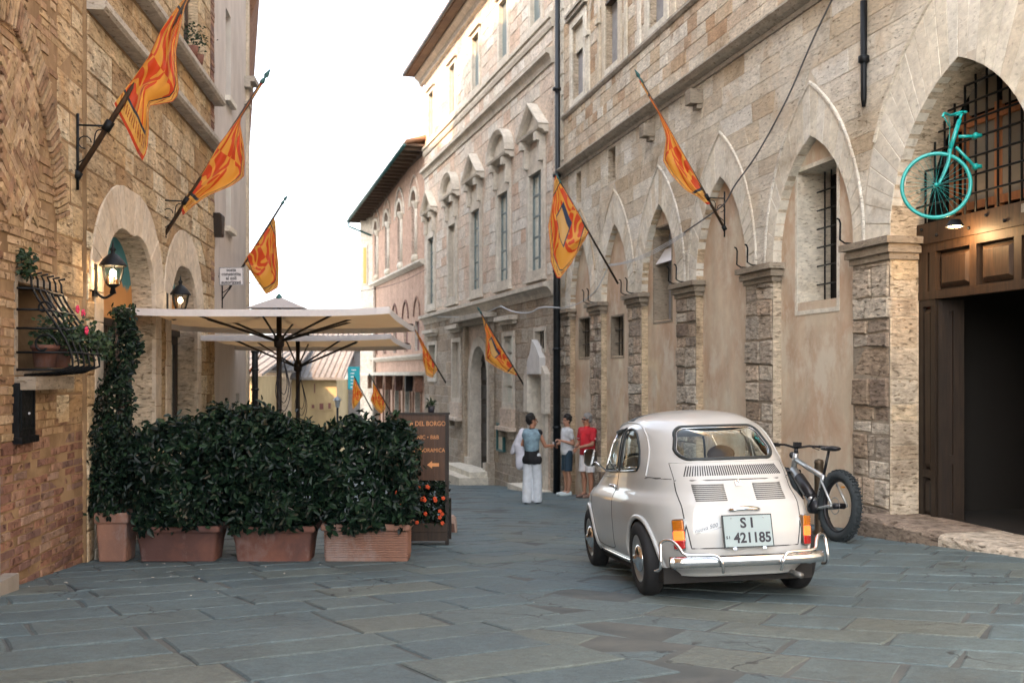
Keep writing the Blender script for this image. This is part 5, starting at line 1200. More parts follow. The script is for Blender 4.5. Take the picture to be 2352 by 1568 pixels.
def build_car():
    hd = R(6.5); O = Vector((1.565, 6.55, 0)); ry = .55
    gz = ground_z(O.x, O.y)
    car = thing('vintage_car', 'small cream white vintage two door car seen from behind, brake lights on', 'car', (O.x, O.y, gz + .002), 0)
    # tilt with the street: forward goes down, right side slightly up
    h = Vector((-math.sin(hd), math.cos(hd))); r_ = Vector((math.cos(hd), math.sin(hd)))
    f3 = Vector((h.x, h.y, ground_z(O.x + h.x * 2, O.y + h.y * 2) - gz)).normalized() if False else Vector((h.x, h.y, -.075 * h.y + .03 * h.x)).normalized()
    r3 = Vector((r_.x, r_.y, -.075 * r_.y + .03 * r_.x)).normalized(); u3 = r3.cross(f3).normalized(); f3 = u3.cross(r3)
    car.rotation_euler = Matrix((r3, f3, u3)).transposed().to_euler()
    paint, t, b = newmat('cream paint'); b.inputs['Roughness'].default_value = .32; b.inputs['Coat Weight'].default_value = .7; b.inputs['Coat Roughness'].default_value = .04; b.inputs['Base Color'].default_value = (.50, .505, .49, 1)
    g = t.nodes.new('ShaderNodeTexCoord'); nz = noise(t, g.outputs['Object'], 3.0, 6, .6); t.links.new(mixc(t, 1.0, (.50, .505, .49), mapr(t, nz, .3, .7, .95, 1.03), 'MULTIPLY'), b.inputs['Base Color'])
    rub = simple('car rubber', (.015, .022, .024), .5); chrome = simple('chrome', (.78, .80, .82), .09, 1.0); gap = simple('panel gap', (.03, .03, .03), .8)
    tyre_m = simple('tyre rubber', (.012, .012, .013), .8, bmp=.3); canvas = simple('roof canvas', (.03, .045, .05), .7); inside = simple('interior dark', (.012, .011, .010), .8)
    # windows: (kind, outline)
    rw = rrect(-.345, .345, .945, 1.175, .075, 6, .030)
    qw = [(y, z) for y, z in [(.80, .870), (1.22, .860), (1.255, .88), (1.265, 1.14), (1.24, 1.175), (1.14, 1.180), (1.00, 1.150), (.89, 1.085), (.80, .99), (.765, .905)]]
    dw = [(1.355, .87), (1.375, .855), (2.20, .850), (2.22, .865), (2.07, 1.13), (2.04, 1.155), (1.39, 1.185), (1.36, 1.16)]
    ww = [(-.47, .90), (.47, .90), (.40, 1.13), (-.40, 1.13)]
    zs = []; z = .17
    zs = sorted(set([round(.17 + .0105 * i, 5) for i in range(98)] + [1.19 + .135 * math.sin(math.pi / 2 * i / 26) for i in range(27)])); zs = [q for q in zs if q <= 1.3251]
    if zs[-1] < 1.3249: zs.append(1.325)
    NA = 208; V = []; idx = {}
    for j, z in enumerate(zs):
        w_, rr, ff, a, bb = cring(z); L = (ff - rr) / 2
        for i in range(NA):
            th = 2 * math.pi * i / NA - math.pi / 2; c, s = math.cos(th), math.sin(th)
            # arc-length friendly parametrisation of the superellipse
            rad = (abs(c) ** a + abs(s) ** bb) ** (-1 / ((a + bb) / 2)); x = c * rad; 
            for _ in range(2):
                x = max(-1, min(1, c * rad)); y = max(-1, min(1, s * rad)); val = abs(x) ** a + abs(y) ** bb; rad /= val ** (1 / ((a + bb) / 2))
            V.append(Vector((c * rad * w_, (rr + ff) / 2 + s * rad * L, z)))
    F = []; mats = []; cells = []
    def hole(c):
        x, y, z = c
        if y < .9 and inpoly((x, z), rw): return True
        if abs(x) > .40 and z < 1.21 and (inpoly((y, z), qw) or inpoly((y, z), dw)): return True
        if y > 2.0 and z > .86 and abs(x) < .46 and inpoly((x, z), ww): return True
        for cy in (.56, 2.36):
            if abs(x) > .42 and (y - cy) ** 2 + (z - .255) ** 2 < .292 ** 2: return True
        return False
    keep = []
    for j in range(len(zs) - 1):
        for i in range(NA):
            q = (j * NA + i, j * NA + (i + 1) % NA, (j + 1) * NA + (i + 1) % NA, (j + 1) * NA + i); c = sum((V[k] for k in q), Vector()) / 4
            if hole(c): cells.append(q)
            else: keep.append((q, c))
    holev = set(k for q in cells for k in q); keepv = set(k for q, c in keep for k in q)
    for k in holev & keepv:                       # pull the jagged rim onto the outline
        p = V[k]
        if p.y < .9 and abs(p.x) < .38 and p.z > .93: d, q = snap((p.x, p.z), rw); V[k] = Vector((q.x, rear_y(q.x, q.y), q.y))
        elif p.y > 2.0 and abs(p.x) < .47 and p.z > .88: pass
        elif p.z > .84:
            d, q = min((snap((p.y, p.z), pl) for pl in (qw, dw)), key=lambda e: e[0]); s = 1 if p.x > 0 else -1; V[k] = Vector((s * side_x(q.x, q.y), q.x, q.y))
        elif abs(p.x) > .42:
            cy = .56 if p.y < 1.4 else 2.36; d = Vector((p.y - cy, p.z - .255)); d.normalize(); yy, zz = cy + d.x * .292, .255 + d.y * .292
            if zz >= .17: s = 1 if p.x > 0 else -1; V[k] = Vector((s * side_x(yy, zz), yy, zz))
    mb = MB(False)
    for v in V: mb.v.append(tuple(v))
    for q, c in keep:
        mb.f.append(list(q)); mb.sm.append(True); mb.m.append(1 if (c.z > 1.235 and 1.30 < c.y < 2.1 and abs(c.x) < .46) else 0)
    mb.f.append([(len(zs) - 1) * NA + i for i in range(NA)]); mb.sm.append(True); mb.m.append(0)
    body = mb.build('body', [paint, canvas], car); evald(body, [('SOLIDIFY', {'thickness': .012, 'offset': -1.0})])
    def line(name, pts, r, m, parent=car, n=6, closed=False): m1 = MB(False); m1.tube(pts, r, n, 0, closed); return m1.build(name, m, parent)
    def surf(poly, pt, d):      # fan patch on the curved body
        n = len(poly); cx = sum(p[0] for p in poly) / n; cz = sum(p[1] for p in poly) / n; m1 = MB(False); vs = []; K = 7
        for k in range(K): vs += [pt(lerp(cx, p[0], k / (K - 1) * 1.0 if k else .002), lerp(cz, p[1], k / (K - 1) if k else .002), d) for p in poly]
        fs = [(k * n + i, k * n + (i + 1) % n, (k + 1) * n + (i + 1) % n, (k + 1) * n + i) for k in range(K - 1) for i in range(n)]; m1.add(vs, fs, 0, True); return m1
    # glass and seals
    w1 = surf(rw, rear_pt, -.004).build('rear_window', MT['car_glass'], car)
    dens = [tuple(p) for i in range(len(rw)) for p in [Vector(rw[i]).lerp(Vector(rw[(i + 1) % len(rw)]), k / 6) for k in range(6)]]
    line('window_seal', [rear_pt(x, z, .001) for x, z in dens], .0135, rub, w1, 8, True)
    line('seal_bead', [rear_pt(x * .965, 1.06 + (z - 1.06) * .93, .000) for x, z in dens], .0025, chrome, w1, 6, True)
    for s in (-1, 1):
        for nm, pl in (('quarter_window', qw), ('door_window', dw)):
            o = surf(pl, lambda y, z, d: side_pt(y, z, s, d), -.006).build(nm, MT['car_glass'], car); sp = [tuple(p) for p in spline([(p[0], p[1], 0) for p in pl + pl[:1]], 5)[:-1]]
            line('window_seal', [side_pt(p[0], p[1], s, .001) for p in sp], .010, rub, o, 6, True)
            line('window_trim', [side_pt(p[0], p[1] , s, .006) for p in sp if p[1] < .90], .005, chrome, o, 6)
        line('window_divider', [side_pt(1.98, .86 + .29 * k / 6, s, .0) for k in range(7)], .008, chrome, car)
        # door shut line, sill trim, belt and handle
        dl = [(1.315, 1.20), (1.31, 1.0), (1.305, .80), (1.30, .60), (1.305, .42), (1.33, .31), (1.39, .258), (1.7, .245), (2.0, .25)]
        line('door_gap', [side_pt(y, z, s, -.0006) for y, z in spl2(dl)], .0034, gap)
        line('door_gap', [side_pt(y, z, s, -.0006) for y, z in spl2([(2.0, .25), (2.07, .40), (2.20, .60), (2.25, .80), (2.24, .86)])], .0034, gap)
        line('belt_crease', [side_pt(y, z, s, -.001) for y, z in spl2([(.40, .822), (.6, .826)])], .003, gap)
        line('belt_trim', [side_pt(y, z, s, .002) for y, z in spl2([(1.35, .815), (1.7, .81), (2.05, .80), (2.25, .80)])], .003, paint)
        line('sill_trim', [side_pt(y, .205, s, .008) for y in [.88 + .08 * k for k in range(15)]], .010, chrome)
        m1 = MB(False); p = side_pt(1.40, .735, s, .022); m1.tube([side_pt(1.355, .735, s, .0), side_pt(1.36, .735, s, .022), side_pt(1.40, .736, s, .030), side_pt(1.46, .738, s, .030), side_pt(1.485, .738, s, .020)], [.010, .012, .012, .010, .006], 8); m1.ball(side_pt(1.36, .735, s, .008), .017, 10); m1.build('door_handle', chrome, car)
        for cy in (.56, 2.36):     # swollen arch lips
            pts = []
            for k in range(25):
                a = R(-12 + 204 * k / 24); yy, zz = cy + .296 * math.cos(a), .255 + .296 * math.sin(a)
                if zz > .19: pts.append(side_pt(yy, zz, s, .004))
            line('wheel_arch', pts, .017, paint, car, 8)
    # rain gutter over the side glass
        line('roof_gutter', [side_pt(y, z, s, .004) for y, z in spl2([(.60, .83), (.615, .93), (.68, 1.04), (.80, 1.13), (.98, 1.20), (1.2, 1.228), (1.6, 1.232), (2.08, 1.18)])], .0065, paint)
    # engine lid
    lid = [(-.40, .805), (-.405, .68), (-.398, .55), (-.375, .42), (-.365, .365), (.365, .365), (.375, .42), (.398, .55), (.405, .68), (.40, .805)]
    ld = []
    for i in range(len(lid)): ld += [tuple(Vector(lid[i]).lerp(Vector(lid[(i + 1) % len(lid)]), k / 8)) for k in range(8)]
    line('lid_gap', [rear_pt(x, z, -.0008) for x, z in ld], .0042, gap, car, 6, True)
    line('vent_panel_gap', [rear_pt(x, .925, .0005) for x in [-.40 + .80 * k / 20 for k in range(21)]], .003, paint)
    for s in (-1, 1): line('vent_panel_gap', [rear_pt(s * .40, .81 + .11 * k / 4, -.0005) for k in range(5)], .0026, gap)
    for s in (-1, 1): line('body_seam', [rear_pt(s * x, .815 + .001 * k, -.0005) for k, x in enumerate([.41, .44, .48, .52])], .003, gap)
    for k in range(43):
        x = -.325 + .65 * k / 42; m1 = MB(False); M = rear_frame(x, .868); m1.box(rear_pt(x, .868, .0), (.0072, .084, .006), M); m1.build('vent_slot', gap, car)
    for s in (-1, 1):
        for k in range(9):
            z = .672 + .0125 * k; x0, x1 = s * .205 - .105 + .012 * s * (0), s * .205 + .105; m1 = MB(False); 
            m1.tube([rear_pt(lerp(x0, x1, q / 6), z, .0005) for q in range(7)], .0030, 6); m1.build('louvre', gap, car)
            m1 = MB(False); m1.tube([rear_pt(lerp(x0, x1, q / 6), z + .006, .0016) for q in range(7)], .0036, 6); m1.build('louvre_lip', paint, car)
    # latch, number-plate lamp, plate, script
    M = rear_frame(0, .775); m1 = MB(False); m1.box(rear_pt(0, .775, .008), (.036, .040, .014), M); m1.ball(rear_pt(0, .785, .02), (.012, .010, .014), 10); m1.build('lid_latch', chrome, car)
    m1 = MB(False); m1.ball(Vector((0, 0, 0)), (.115, .030, .042), 20); v2 = []; M = rear_frame(0, .62)
    m1.v = [tuple((M @ Vector((x, max(y, -.012), max(0, z) * 1.1))) + rear_pt(0, .605, .0)) for x, y, z in m1.v]; m1.build('plate_lamp', chrome, car)
    PZ = .480; nrm = Vector((0, -1, .16)).normalized(); M = Matrix((Vector((1, 0, 0)), nrm.cross(Vector((1, 0, 0))) * -1 if nrm.cross(Vector((1, 0, 0))).z < 0 else nrm.cross(Vector((1, 0, 0))), nrm)).transposed(); pc = Vector((0, rear_y(0, PZ) - .026, PZ - .008))
    m1 = MB(False); m1.box(pc, (.338, .216, .010), M); pl = m1.build('number_plate', rub, car)
    m1 = MB(False); m1.box(pc + nrm * .006, (.322, .200, .006), M); m1.build('plate_face', simple('plate white', (.31, .39, .40), .45), pl)
    m1 = MB(False); m1.box(pc + nrm * .0095 + M @ Vector((0, .002, 0)), (.322, .0018, .001), M); m1.build('plate_line', simple('plate line', (.35, .38, .38), .6), pl)
    def text(body_, size, c, Mx, mat, parent, name='lettering', shear=0, sx=1.0, ext=.001, bold=.0):
        cu = bpy.data.curves.new(name, 'FONT'); cu.body = body_; cu.size = size; cu.extrude = ext; cu.align_x = 'CENTER'; cu.align_y = 'CENTER'; cu.shear = shear; cu.offset = bold; cu.resolution_u = 3
        to = bpy.data.objects.new(name, cu); COL.objects.link(to); bpy.context.view_layer.update(); me = bpy.data.meshes.new_from_object(to.evaluated_get(bpy.context.evaluated_depsgraph_get())); bpy.data.objects.remove(to); bpy.data.curves.remove(cu)
        T = Matrix.Translation(c) @ Mx.to_4x4() @ Matrix.Diagonal((sx, 1, 1, 1)); me.transform(T); me.name = name; return mesh_obj(name, me, mat, parent)
    globals()['text_obj'] = text
    text('S I', .092, pc + nrm * .0105 + M @ Vector((-.005, .050, 0)), M, MT['ink'], pl, 'plate_letters', 0, 1.0, .001, .0025)
    text('421185', .092, pc + nrm * .0105 + M @ Vector((.026, -.047, 0)), M, MT['ink'], pl, 'plate_numbers', 0, .92, .001, .0025)
    text('S I', .026, pc + nrm * .0105 + M @ Vector((-.140, -.040, 0)), M, MT['ink'], pl, 'plate_letters', 0, 1, .001, .0005)
    for s in (-1, 1): m1 = MB(False); m1.ball(pc + nrm * .012 + M @ Vector((s * .11, .085, 0)), .005, 8); m1.build('plate_bolt', chrome, pl)
    for s in (-1, 1): m1 = MB(False); m1.box(pc + M @ Vector((s * .10, -.112, .004)), (.022, .014, .016), M); m1.build('plate_clip', chrome, pl)
    M2 = rear_frame(-.272, .50) @ Matrix.Rotation(R(14), 3, 'Z'); text('nuova 500', .038, rear_pt(-.272, .497, .004), M2, simple('script metal', (.16, .17, .18), .3, .8), car, 'script_badge', .35, 1.0, .0015)
    line('badge_bar', [rear_pt(-.335 + .17 * k / 5, .462 + .040 * k / 5, .003) for k in range(6)], .0016, chrome)
    # tail lamps
    lam = {}
    for nm, c, es in (('amber_lens', (.50, .15, .008), .0), ('brake_lens', (1.0, .16, .03), 5.0), ('red_lens', (.42, .01, .008), .0)):
        lam[nm] = simple(nm, c, .15, coat=.5, emit=(1.0, .13, .02) if es else (c if es else None), es=es)
    lam['brake_lens'].node_tree.nodes['Principled BSDF'].inputs['Emission Strength'].default_value = .38
    for s in (-1, 1):
        xc = s * .430; zc = .455; M = rear_frame(xc, zc); Mm = Matrix.Rotation(R(-3 * s), 3, 'Z'); M = M @ Mm; c = rear_pt(xc, zc, .0)
        m1 = MB(False); ol = rrect(-.046, .046, -.104, .104, .016, 4); m1.prism(ol, lambda a, b_, d: c + M @ Vector((a, b_, d)), -.03, .016); hl = m1.build('tail_lamp', chrome, car)
        for nm, z0, z1 in (('amber_lens', .030, .096), ('brake_lens', -.036, .028), ('red_lens', -.092, -.038)):
            m1 = MB(False); ol = rrect(-.037, .037, z0, z1, .006, 2); n = len(ol)
            vs = [c + M @ Vector((a, b_, .012)) for a, b_ in ol] + [c + M @ Vector((a * .93, z0 + (b_ - z0) * .96 + .001, .030)) for a, b_ in ol]; m1.add(vs, [(i, (i + 1) % n, n + (i + 1) % n, n + i) for i in range(n)] + [tuple(range(n, 2 * n))]); m1.build(nm, lam[nm], hl)
            for k in range(1, 5): m1 = MB(False); z = lerp(z0, z1, k / 5); m1.tube([c + M @ Vector((-.037, z, .0305)), c + M @ Vector((.037, z, .0305))], .0016, 4); m1.build('lens_rib', lam[nm], hl)
    # bumper
    def bpt(x, z, d): return Vector((x, -.055 - d + .135 * abs(x / .60) ** 4.5 + .02 * (z - .3), z))
    bp = []; n = 40
    prof = [(-.038, .0), (-.034, .012), (-.016, .020), (.010, .020), (.026, .014), (.036, .0), (.02, -.01), (-.02, -.01)]
    xs_ = [-.525 + 1.05 * i / n for i in range(n + 1)]; vs = []; m = len(prof)
    for x in xs_:
        xx = x; 
        for (dz, d) in prof: vs.append(bpt(xx, .285 + dz, d))
    m1 = MB(False); m1.add(vs, [(i * m + k, i * m + (k + 1) % m, (i + 1) * m + (k + 1) % m, (i + 1) * m + k) for i in range(n) for k in range(m)] + [tuple(range(m)), tuple(n * m + k for k in range(m))], 0, True); m1.build('bumper', chrome, car)
    for s in (-1, 1):
        P = [(s * .585, .17, .215), (s * .585, .11, .222), bpt(s * .575, .25, .0), bpt(s * .572, .33, .0), bpt(s * .566, .40, -.015), bpt(s * .540, .425, -.02), bpt(s * .500, .42, -.01), bpt(s * .470, .385, .01), bpt(s * .445, .342, .03), bpt(s * .38, .333, .035), bpt(s * .27, .331, .035), bpt(s * .225, .315, .04), bpt(s * .205, .27, .045), bpt(s * .195, .215, .02)]
        line('bumper_hoop', spline(P, 5), .0105, chrome, car, 10)
        line('bumper_bracket', [rear_pt(s * .43, .24, .0), rear_pt(s * .43, .26, .06)], .012, chrome)
    # underside, exhaust, floor, interior
    m1 = MB(False); m1.box((0, 1.5, .17), (1.04, 2.6, .10)); m1.box((0, .40, .22), (.60, .50, .12)); m1.tube([(.10, .30, .20), (-.25, .28, .19)], .07, 12); m1.build('underbody', inside, car)
    m1 = MB(False); m1.tube([(.30, .35, .19), (.36, .10, .165), (.37, .02, .16)], [.022, .020, .020], 10); m1.build('exhaust_pipe', simple('exhaust', (.25, .25, .24), .5, .8), car)
    m1 = MB(False); m1.box((0, 1.5, .26), (1.14, 1.9, .03)); m1.box((0, .80, .58), (.96, .05, .55)); m1.box((0, .66, .86), (.80, .20, .03)); m1.box((0, 2.30, .72), (1.02, .10, .22)); m1.build('cabin', simple('cabin trim', (.16, .12, .09), .8), car)
    seat_m = simple('seat vinyl', (.10, .055, .035), .55)
    for s in (-1, 1):
        m1 = MB(False); m1.capsule((s * .26 - .13, 1.36, .48), (s * .26 + .13, 1.36, .48), .09, .09, 12); m1.capsule((s * .26 - .12, 1.26, .80), (s * .26 + .12, 1.26, .80), .07, .07, 12); m1.box((s * .26, 1.31, .64), (.40, .10, .34)); m1.box((s * .26, 1.55, .44), (.42, .44, .12)); m1.build('seat', seat_m, car)
        m1 = MB(False); m1.ball((s * .26, 1.25, .965), (.115, .05, .075), 14); m1.build('headrest', seat_m, car)
    m1 = MB(False); m1.tube([(-.26 + .19 * math.cos(a), 1.93 + .05 * math.sin(a), .80 + .18 * math.sin(a)) for a in [2 * math.pi * k / 30 for k in range(30)]], .012, 8, 0, True); m1.tube([(-.44, 1.93, .80), (-.08, 1.93, .80)], .010, 6); m1.build('steering_wheel', rub, car)
    m1 = MB(False); m1.box((0.0, 2.08, 1.12), (.16, .02, .05)); m1.build('inner_mirror', rub, car)
    o = surf(ww, lambda x, z, d: Vector((x, cring(z)[2] - (abs(x) / .6) ** 2 * .10, z)), 0).build('windscreen', MT['car_glass'], car)
    # wing mirror
    m1 = MB(False); m1.tube([side_pt(2.18, .84, -1, .0), side_pt(2.16, .86, -1, .07), side_pt(2.14, .875, -1, .12)], .007, 8); M = Matrix.Rotation(R(8), 3, 'Z'); ol = rrect(-.055, .055, -.075, .075, .04, 4); c = side_pt(2.13, .90, -1, .17)
    m1.prism(ol, lambda a, b_, d: c + M @ Vector((a, d, b_)), .02, -.012, 0, True); m1.build('wing_mirror', chrome, car)
    # wheels
    def wheel(x, y, s):
        wh = MB(False); Mx = Matrix.Rotation(R(2.5) * s, 3, 'Y') @ Matrix.Rotation(R(90) * s, 3, 'Y'); c = (x, y, .260)
        pr = [(.160, -.055), (.175, -.066), (.215, -.070), (.240, -.062), (.257, -.048), (.2605, -.02), (.2605, .02), (.257, .048), (.240, .062), (.215, .070), (.175, .066), (.160, .055), (.160, -.055)]
        wh.lathe(pr, 40, Mx, c); w0 = wh.build('wheel', tyre_m, car)
        m1 = MB(False); m1.lathe([(.164, .050), (.168, .058), (.160, .062), (.150, .050), (.125, .040), (.100, .046), (.060, .050), (.001, .050)], 36, Mx, c); m1.build('rim', simple('rim paint', (.42, .43, .42), .35, .6), w0)
        m1 = MB(False); m1.lathe([(.098, .050), (.095, .060), (.075, .072), (.045, .080), (.030, .082), (.026, .092), (.015, .098), (.001, .099)], 30, Mx, c); m1.build('hubcap', chrome, w0)
    for s in (-1, 1):
        for y in (.56, 2.36): wheel(s * .545, y, s)
    return car
def spl2(pl, m=6): return [(p[0], p[1]) for p in spline([(p[0], p[1], 0) for p in pl], m)]
CAR = build_car()
# ------------------------------------------------------------------ people
def skinmesh(name, caps, mat, parent, voxel=.011, smooth=6):
    """one continuous surface grown over tapered limbs: caps = (a, b, ra, rb) or (c, (rx, ry, rz))"""
    mb = MB(False)
    for c in caps:
        if len(c) == 4: mb.capsule(c[0], c[1], c[2], c[3], 12)
        else: mb.ball(c[0], c[1], 16)
    o = mb.build(name, mat, parent); evald(o, [('REMESH', {'mode': 'VOXEL', 'voxel_size': voxel}), ('SMOOTH', {'factor': .5, 'iterations': smooth})])
    for p in o.data.polygons: p.use_smooth = True
    return o
def hand(J, w, e, palm_n, curl=.6, side=1, k=1.0):
    """palm and five bent fingers beyond the wrist w (coming from elbow e)"""
    w, e = Vector(w), Vector(e); d = (w - e).normalized(); n = Vector(palm_n); n = (n - d * n.dot(d)).normalized(); t = d.cross(n) * side; out = []
    pc = w + d * .045 * k; out.append((w, w + d * .03, .024 * k, .026 * k))
    for i in range(4): out.append((w + d * .02, w + d * .085 * k + t * (i - 1.5) * .019 * k, .017 * k, .012 * k))
    for i, L in enumerate((.075, .085, .078, .06)):
        a = w + d * .085 * k + t * (i - 1.5) * .020 * k; b = a + (d * math.cos(curl) + n * math.sin(curl)) * L * .5 * k; c = b + (d * math.cos(curl * 2.2) + n * math.sin(curl * 2.2)) * L * .5 * k
        out += [(a, b, .0092 * k, .0085 * k), (b, c, .0085 * k, .0075 * k)]
    a = w + d * .025 * k + t * -.026 * k; b = a + (d * .6 - t * .6 + n * .5).normalized() * .04 * k; c = b + (d * .9 + n * .4).normalized() * .03 * k
    out += [(a, b, .012 * k, .010 * k), (b, c, .010 * k, .008 * k)]
    return out
def head_caps(hc, f, k=1.0):
    """skull, jaw, nose, ears; f = facing direction"""
    hc = Vector(hc); f = Vector(f).normalized(); up = Vector((0, 0, 1)); s = f.cross(up).normalized()
    return [(hc + up * .03 * k - f * .008, (.074 * k, .086 * k, .088 * k)), (hc + f * .028 * k - up * .045 * k, (.052 * k, .056 * k, .062 * k)), (hc + f * .055 * k - up * .088 * k, (.026 * k, .026 * k, .022 * k)),
            (hc + f * .085 * k + up * .012 * k, hc + f * .108 * k - up * .022 * k, .009 * k, .014 * k), (hc + f * .082 * k - up * .052 * k + s * .014, hc + f * .082 * k - up * .052 * k - s * .014, .010 * k, .010 * k),
            (hc + s * .076 * k - up * .005, (.014 * k, .020 * k, .030 * k)), (hc - s * .076 * k - up * .005, (.014 * k, .020 * k, .030 * k)), (hc + f * .072 * k + up * .035 * k - s * .03, hc + f * .072 * k + up * .035 * k + s * .03, .014 * k, .014 * k)]
def face_bits(hc, f, parent, brow=(.03, .02, .015)):
    hc = Vector(hc); f = Vector(f).normalized(); up = Vector((0, 0, 1)); s = f.cross(up).normalized()
    for q in (-1, 1):
        m = MB(False); m.ball(hc + f * .078 + up * .008 + s * q * .030, (.013, .013, .009), 10); m.build('eye', simple('eye', (.10, .08, .07), .2), parent)
        m = MB(False); m.capsule(hc + f * .086 + up * .030 + s * q * .014, hc + f * .078 + up * .033 + s * q * .045, .005, .004, 6); m.build('eyebrow', simple('brow', brow, .8), parent)
    m = MB(False); m.capsule(hc + f * .090 - up * .052 + s * .018, hc + f * .090 - up * .052 - s * .018, .006, .006, 8); m.build('mouth', simple('lips', (.30, .10, .08), .5), parent)
def hair(hc, f, mat, parent, k=1.0, curly=0.0, bun=False, full=1.0, seed=1):
    rs = random.Random(seed); hc = Vector(hc); f = Vector(f).normalized(); caps = [(hc + Vector((0, 0, .045)) - f * .018, (.086 * k, .094 * k, .090 * k)), (hc - f * .045 + Vector((0, 0, -.005)), (.076 * k, .062 * k, .085 * k))]
    for i in range(int(46 * full) if curly else 8):
        a = rs.uniform(0, 6.28); e = rs.uniform(-.35, 1.5); d = Vector((math.cos(a) * math.cos(e), math.sin(a) * math.cos(e), math.sin(e)))
        if d.dot(f) > .45 and e < .75: continue
        caps.append((hc + Vector((0, 0, .04)) - f * .02 + d * .088 * k, (.018 + .028 * curly,) * 3))
    if bun: caps.append((hc - f * .03 + Vector((0, 0, .15)), (.055, .055, .05)))
    # keep the face clear
    out = []
    for c in caps: out.append(c)
    return skinmesh('hair', out, mat, parent, .010, 3)
def person(name_label, px, py_feet, face_deg, H, pose, mats, kw):
    Y = FPX * CH / (py_feet - 860 - FPX * .075); X = (px - 1176) / FPX * Y; g = ground_z(X, Y)
    t = thing('person', name_label, 'person', (X, Y, g + .004), R(face_deg)); return t
cloth = lambda n, c, v=.12: simple(n, c, .85, vary=v, vs=14, bmp=.5, bs_=40)
SKIN = simple('skin', (.42, .22, .14), .55, vary=.06, vs=30); SKIN2 = simple('tanned skin', (.36, .17, .10), .55, vary=.06, vs=30)
def standing(label, px, py, face, H, hc_f, arms, skin, top, sleeve, leg, short, shoe, hair_m, curly, build_=1.0, stance=.09, extra=None, hair_full=1.0, bun=False, walk=0.0, wide=1.0, top_bottom=.50, female=False):
    """faces local +y. arms = ((elbow, wrist), (elbow, wrist)) for -x then +x, in units of a 1.75 m body"""
    t = person(label, px, py, face, H, None, None, None); k = H / 1.75; b = build_; V = lambda x, y, z: Vector((x * k, y * k, z * k))
    hc = V(0, .015, 1.62); f = Vector(hc_f); sh = .175 * b * (.9 if female else 1)
    body = [(V(0, 0, .98), (.145 * b * k, .105 * b * k, .12 * k)), (V(0, 0, 1.02), V(0, -.01, 1.25), .125 * b * k, .135 * b * k), (V(-.07, 0, 1.33), V(.07, 0, 1.33), .10 * b * k, .10 * b * k), (V(0, -.005, 1.40), V(0, .005, 1.55), .060 * k, .052 * k), (V(-sh, 0, 1.395), V(sh, 0, 1.395), .060 * k, .060 * k)]
    feet = []
    for i, s in enumerate((-1, 1)):
        el, wr = arms[i]; S = V(s * sh, 0, 1.395); E = V(*el); W_ = V(*wr)
        body += [(S, E, .050 * k * b, .038 * k), (E, W_, .038 * k, .026 * k)] + hand(None, W_, E, (-s * .3, .1, -1) if len(arms) < 3 else arms[2], .7, s)
        yo = walk * s; hp = V(s * .085, 0, .93); kn = V(s * (stance + .01), yo * .5 + .02, .50); an = V(s * stance, yo, .09)
        q_ = 1 if short else .72; body += [(hp, kn, .085 * k * b * q_, .055 * k * q_), (kn, V(s * stance, yo * .9 - .015, .36), .054 * k * q_, .056 * k * q_), (V(s * stance, yo * .9 - .015, .36), an, .056 * k * q_, .034 * k), (an, V(s * stance, yo + .10, .035), .034 * k, .030 * k)]; feet.append((s, yo))
    body += head_caps(hc, f, k); skinmesh('body', body, skin, t, .0085, 4); face_bits(hc, f, t, (.25, .24, .23) if hair_m.name.startswith('grey') else (.03, .02, .015)); hair(hc, f, hair_m, t, k, curly, bun, hair_full, int(px))
    # top
    o = .022; tp = [(V(0, 0, 1.0), V(0, -.01, 1.25), (.132 * b + o) * k, (.137 * b + o) * k), (V(-.07, 0, 1.33), V(.07, 0, 1.33), (.10 * b + o) * k, (.10 * b + o) * k), (V(-sh, 0, 1.39), V(sh, 0, 1.39), (.060 + o * .7) * k, (.060 + o * .7) * k), (V(-.055, 0, .93), V(.055, 0, .93), .122 * b * k, .122 * b * k), (V(0, 0, 1.41), V(0, .0, 1.455), .075 * k, .064 * k)]
    if sleeve > 0:
        for i, s in enumerate((-1, 1)):
            S = V(s * sh, 0, 1.395); E = V(*arms[i][0]); tp.append((S, S.lerp(E, sleeve), .064 * k * b, .062 * k * b))
    tm = skinmesh('shirt', tp, top, t, .012, 5); hem(tm, .89 * k)
    # trousers or shorts
    tr = [(V(0, 0, .95), (.155 * b * k, .118 * b * k, .10 * k))]
    for s, yo in feet:
        hp = V(s * .085, 0, .93); kn = V(s * (stance + .01), yo * .5 + .02, .50); an = V(s * stance, yo, .07)
        if short: tr.append((hp, hp.lerp(kn, .92), .098 * k * b, .092 * k * b))
        else: tr += [(hp, kn, .105 * k * b, .092 * k * wide), (kn, an, .092 * k * wide, .098 * k * wide)]
    hem(skinmesh('shorts' if short else 'trousers', tr, leg, t, .012, 5), (.54 if short else .03) * k)
    for s, yo in feet:
        sh_ = skinmesh('shoe', [(V(s * stance, yo - .03, .045), V(s * stance, yo + .13, .038), .044 * k, .040 * k), (V(s * stance, yo + .13, .036), V(s * stance * 1.05, yo + .19, .032), .040 * k, .032 * k), (V(s * stance, yo - .02, .07), (.04 * k, .05 * k, .045 * k))], shoe, t, .010, 3)
        for v in sh_.data.vertices: v.co.z = max(v.co.z, .001)
    if extra: extra(t, V, k)
    return t
def hem(o, z):
    for v in o.data.vertices: v.co.z = max(v.co.z, z + .004 * math.sin(v.co.x * 60))
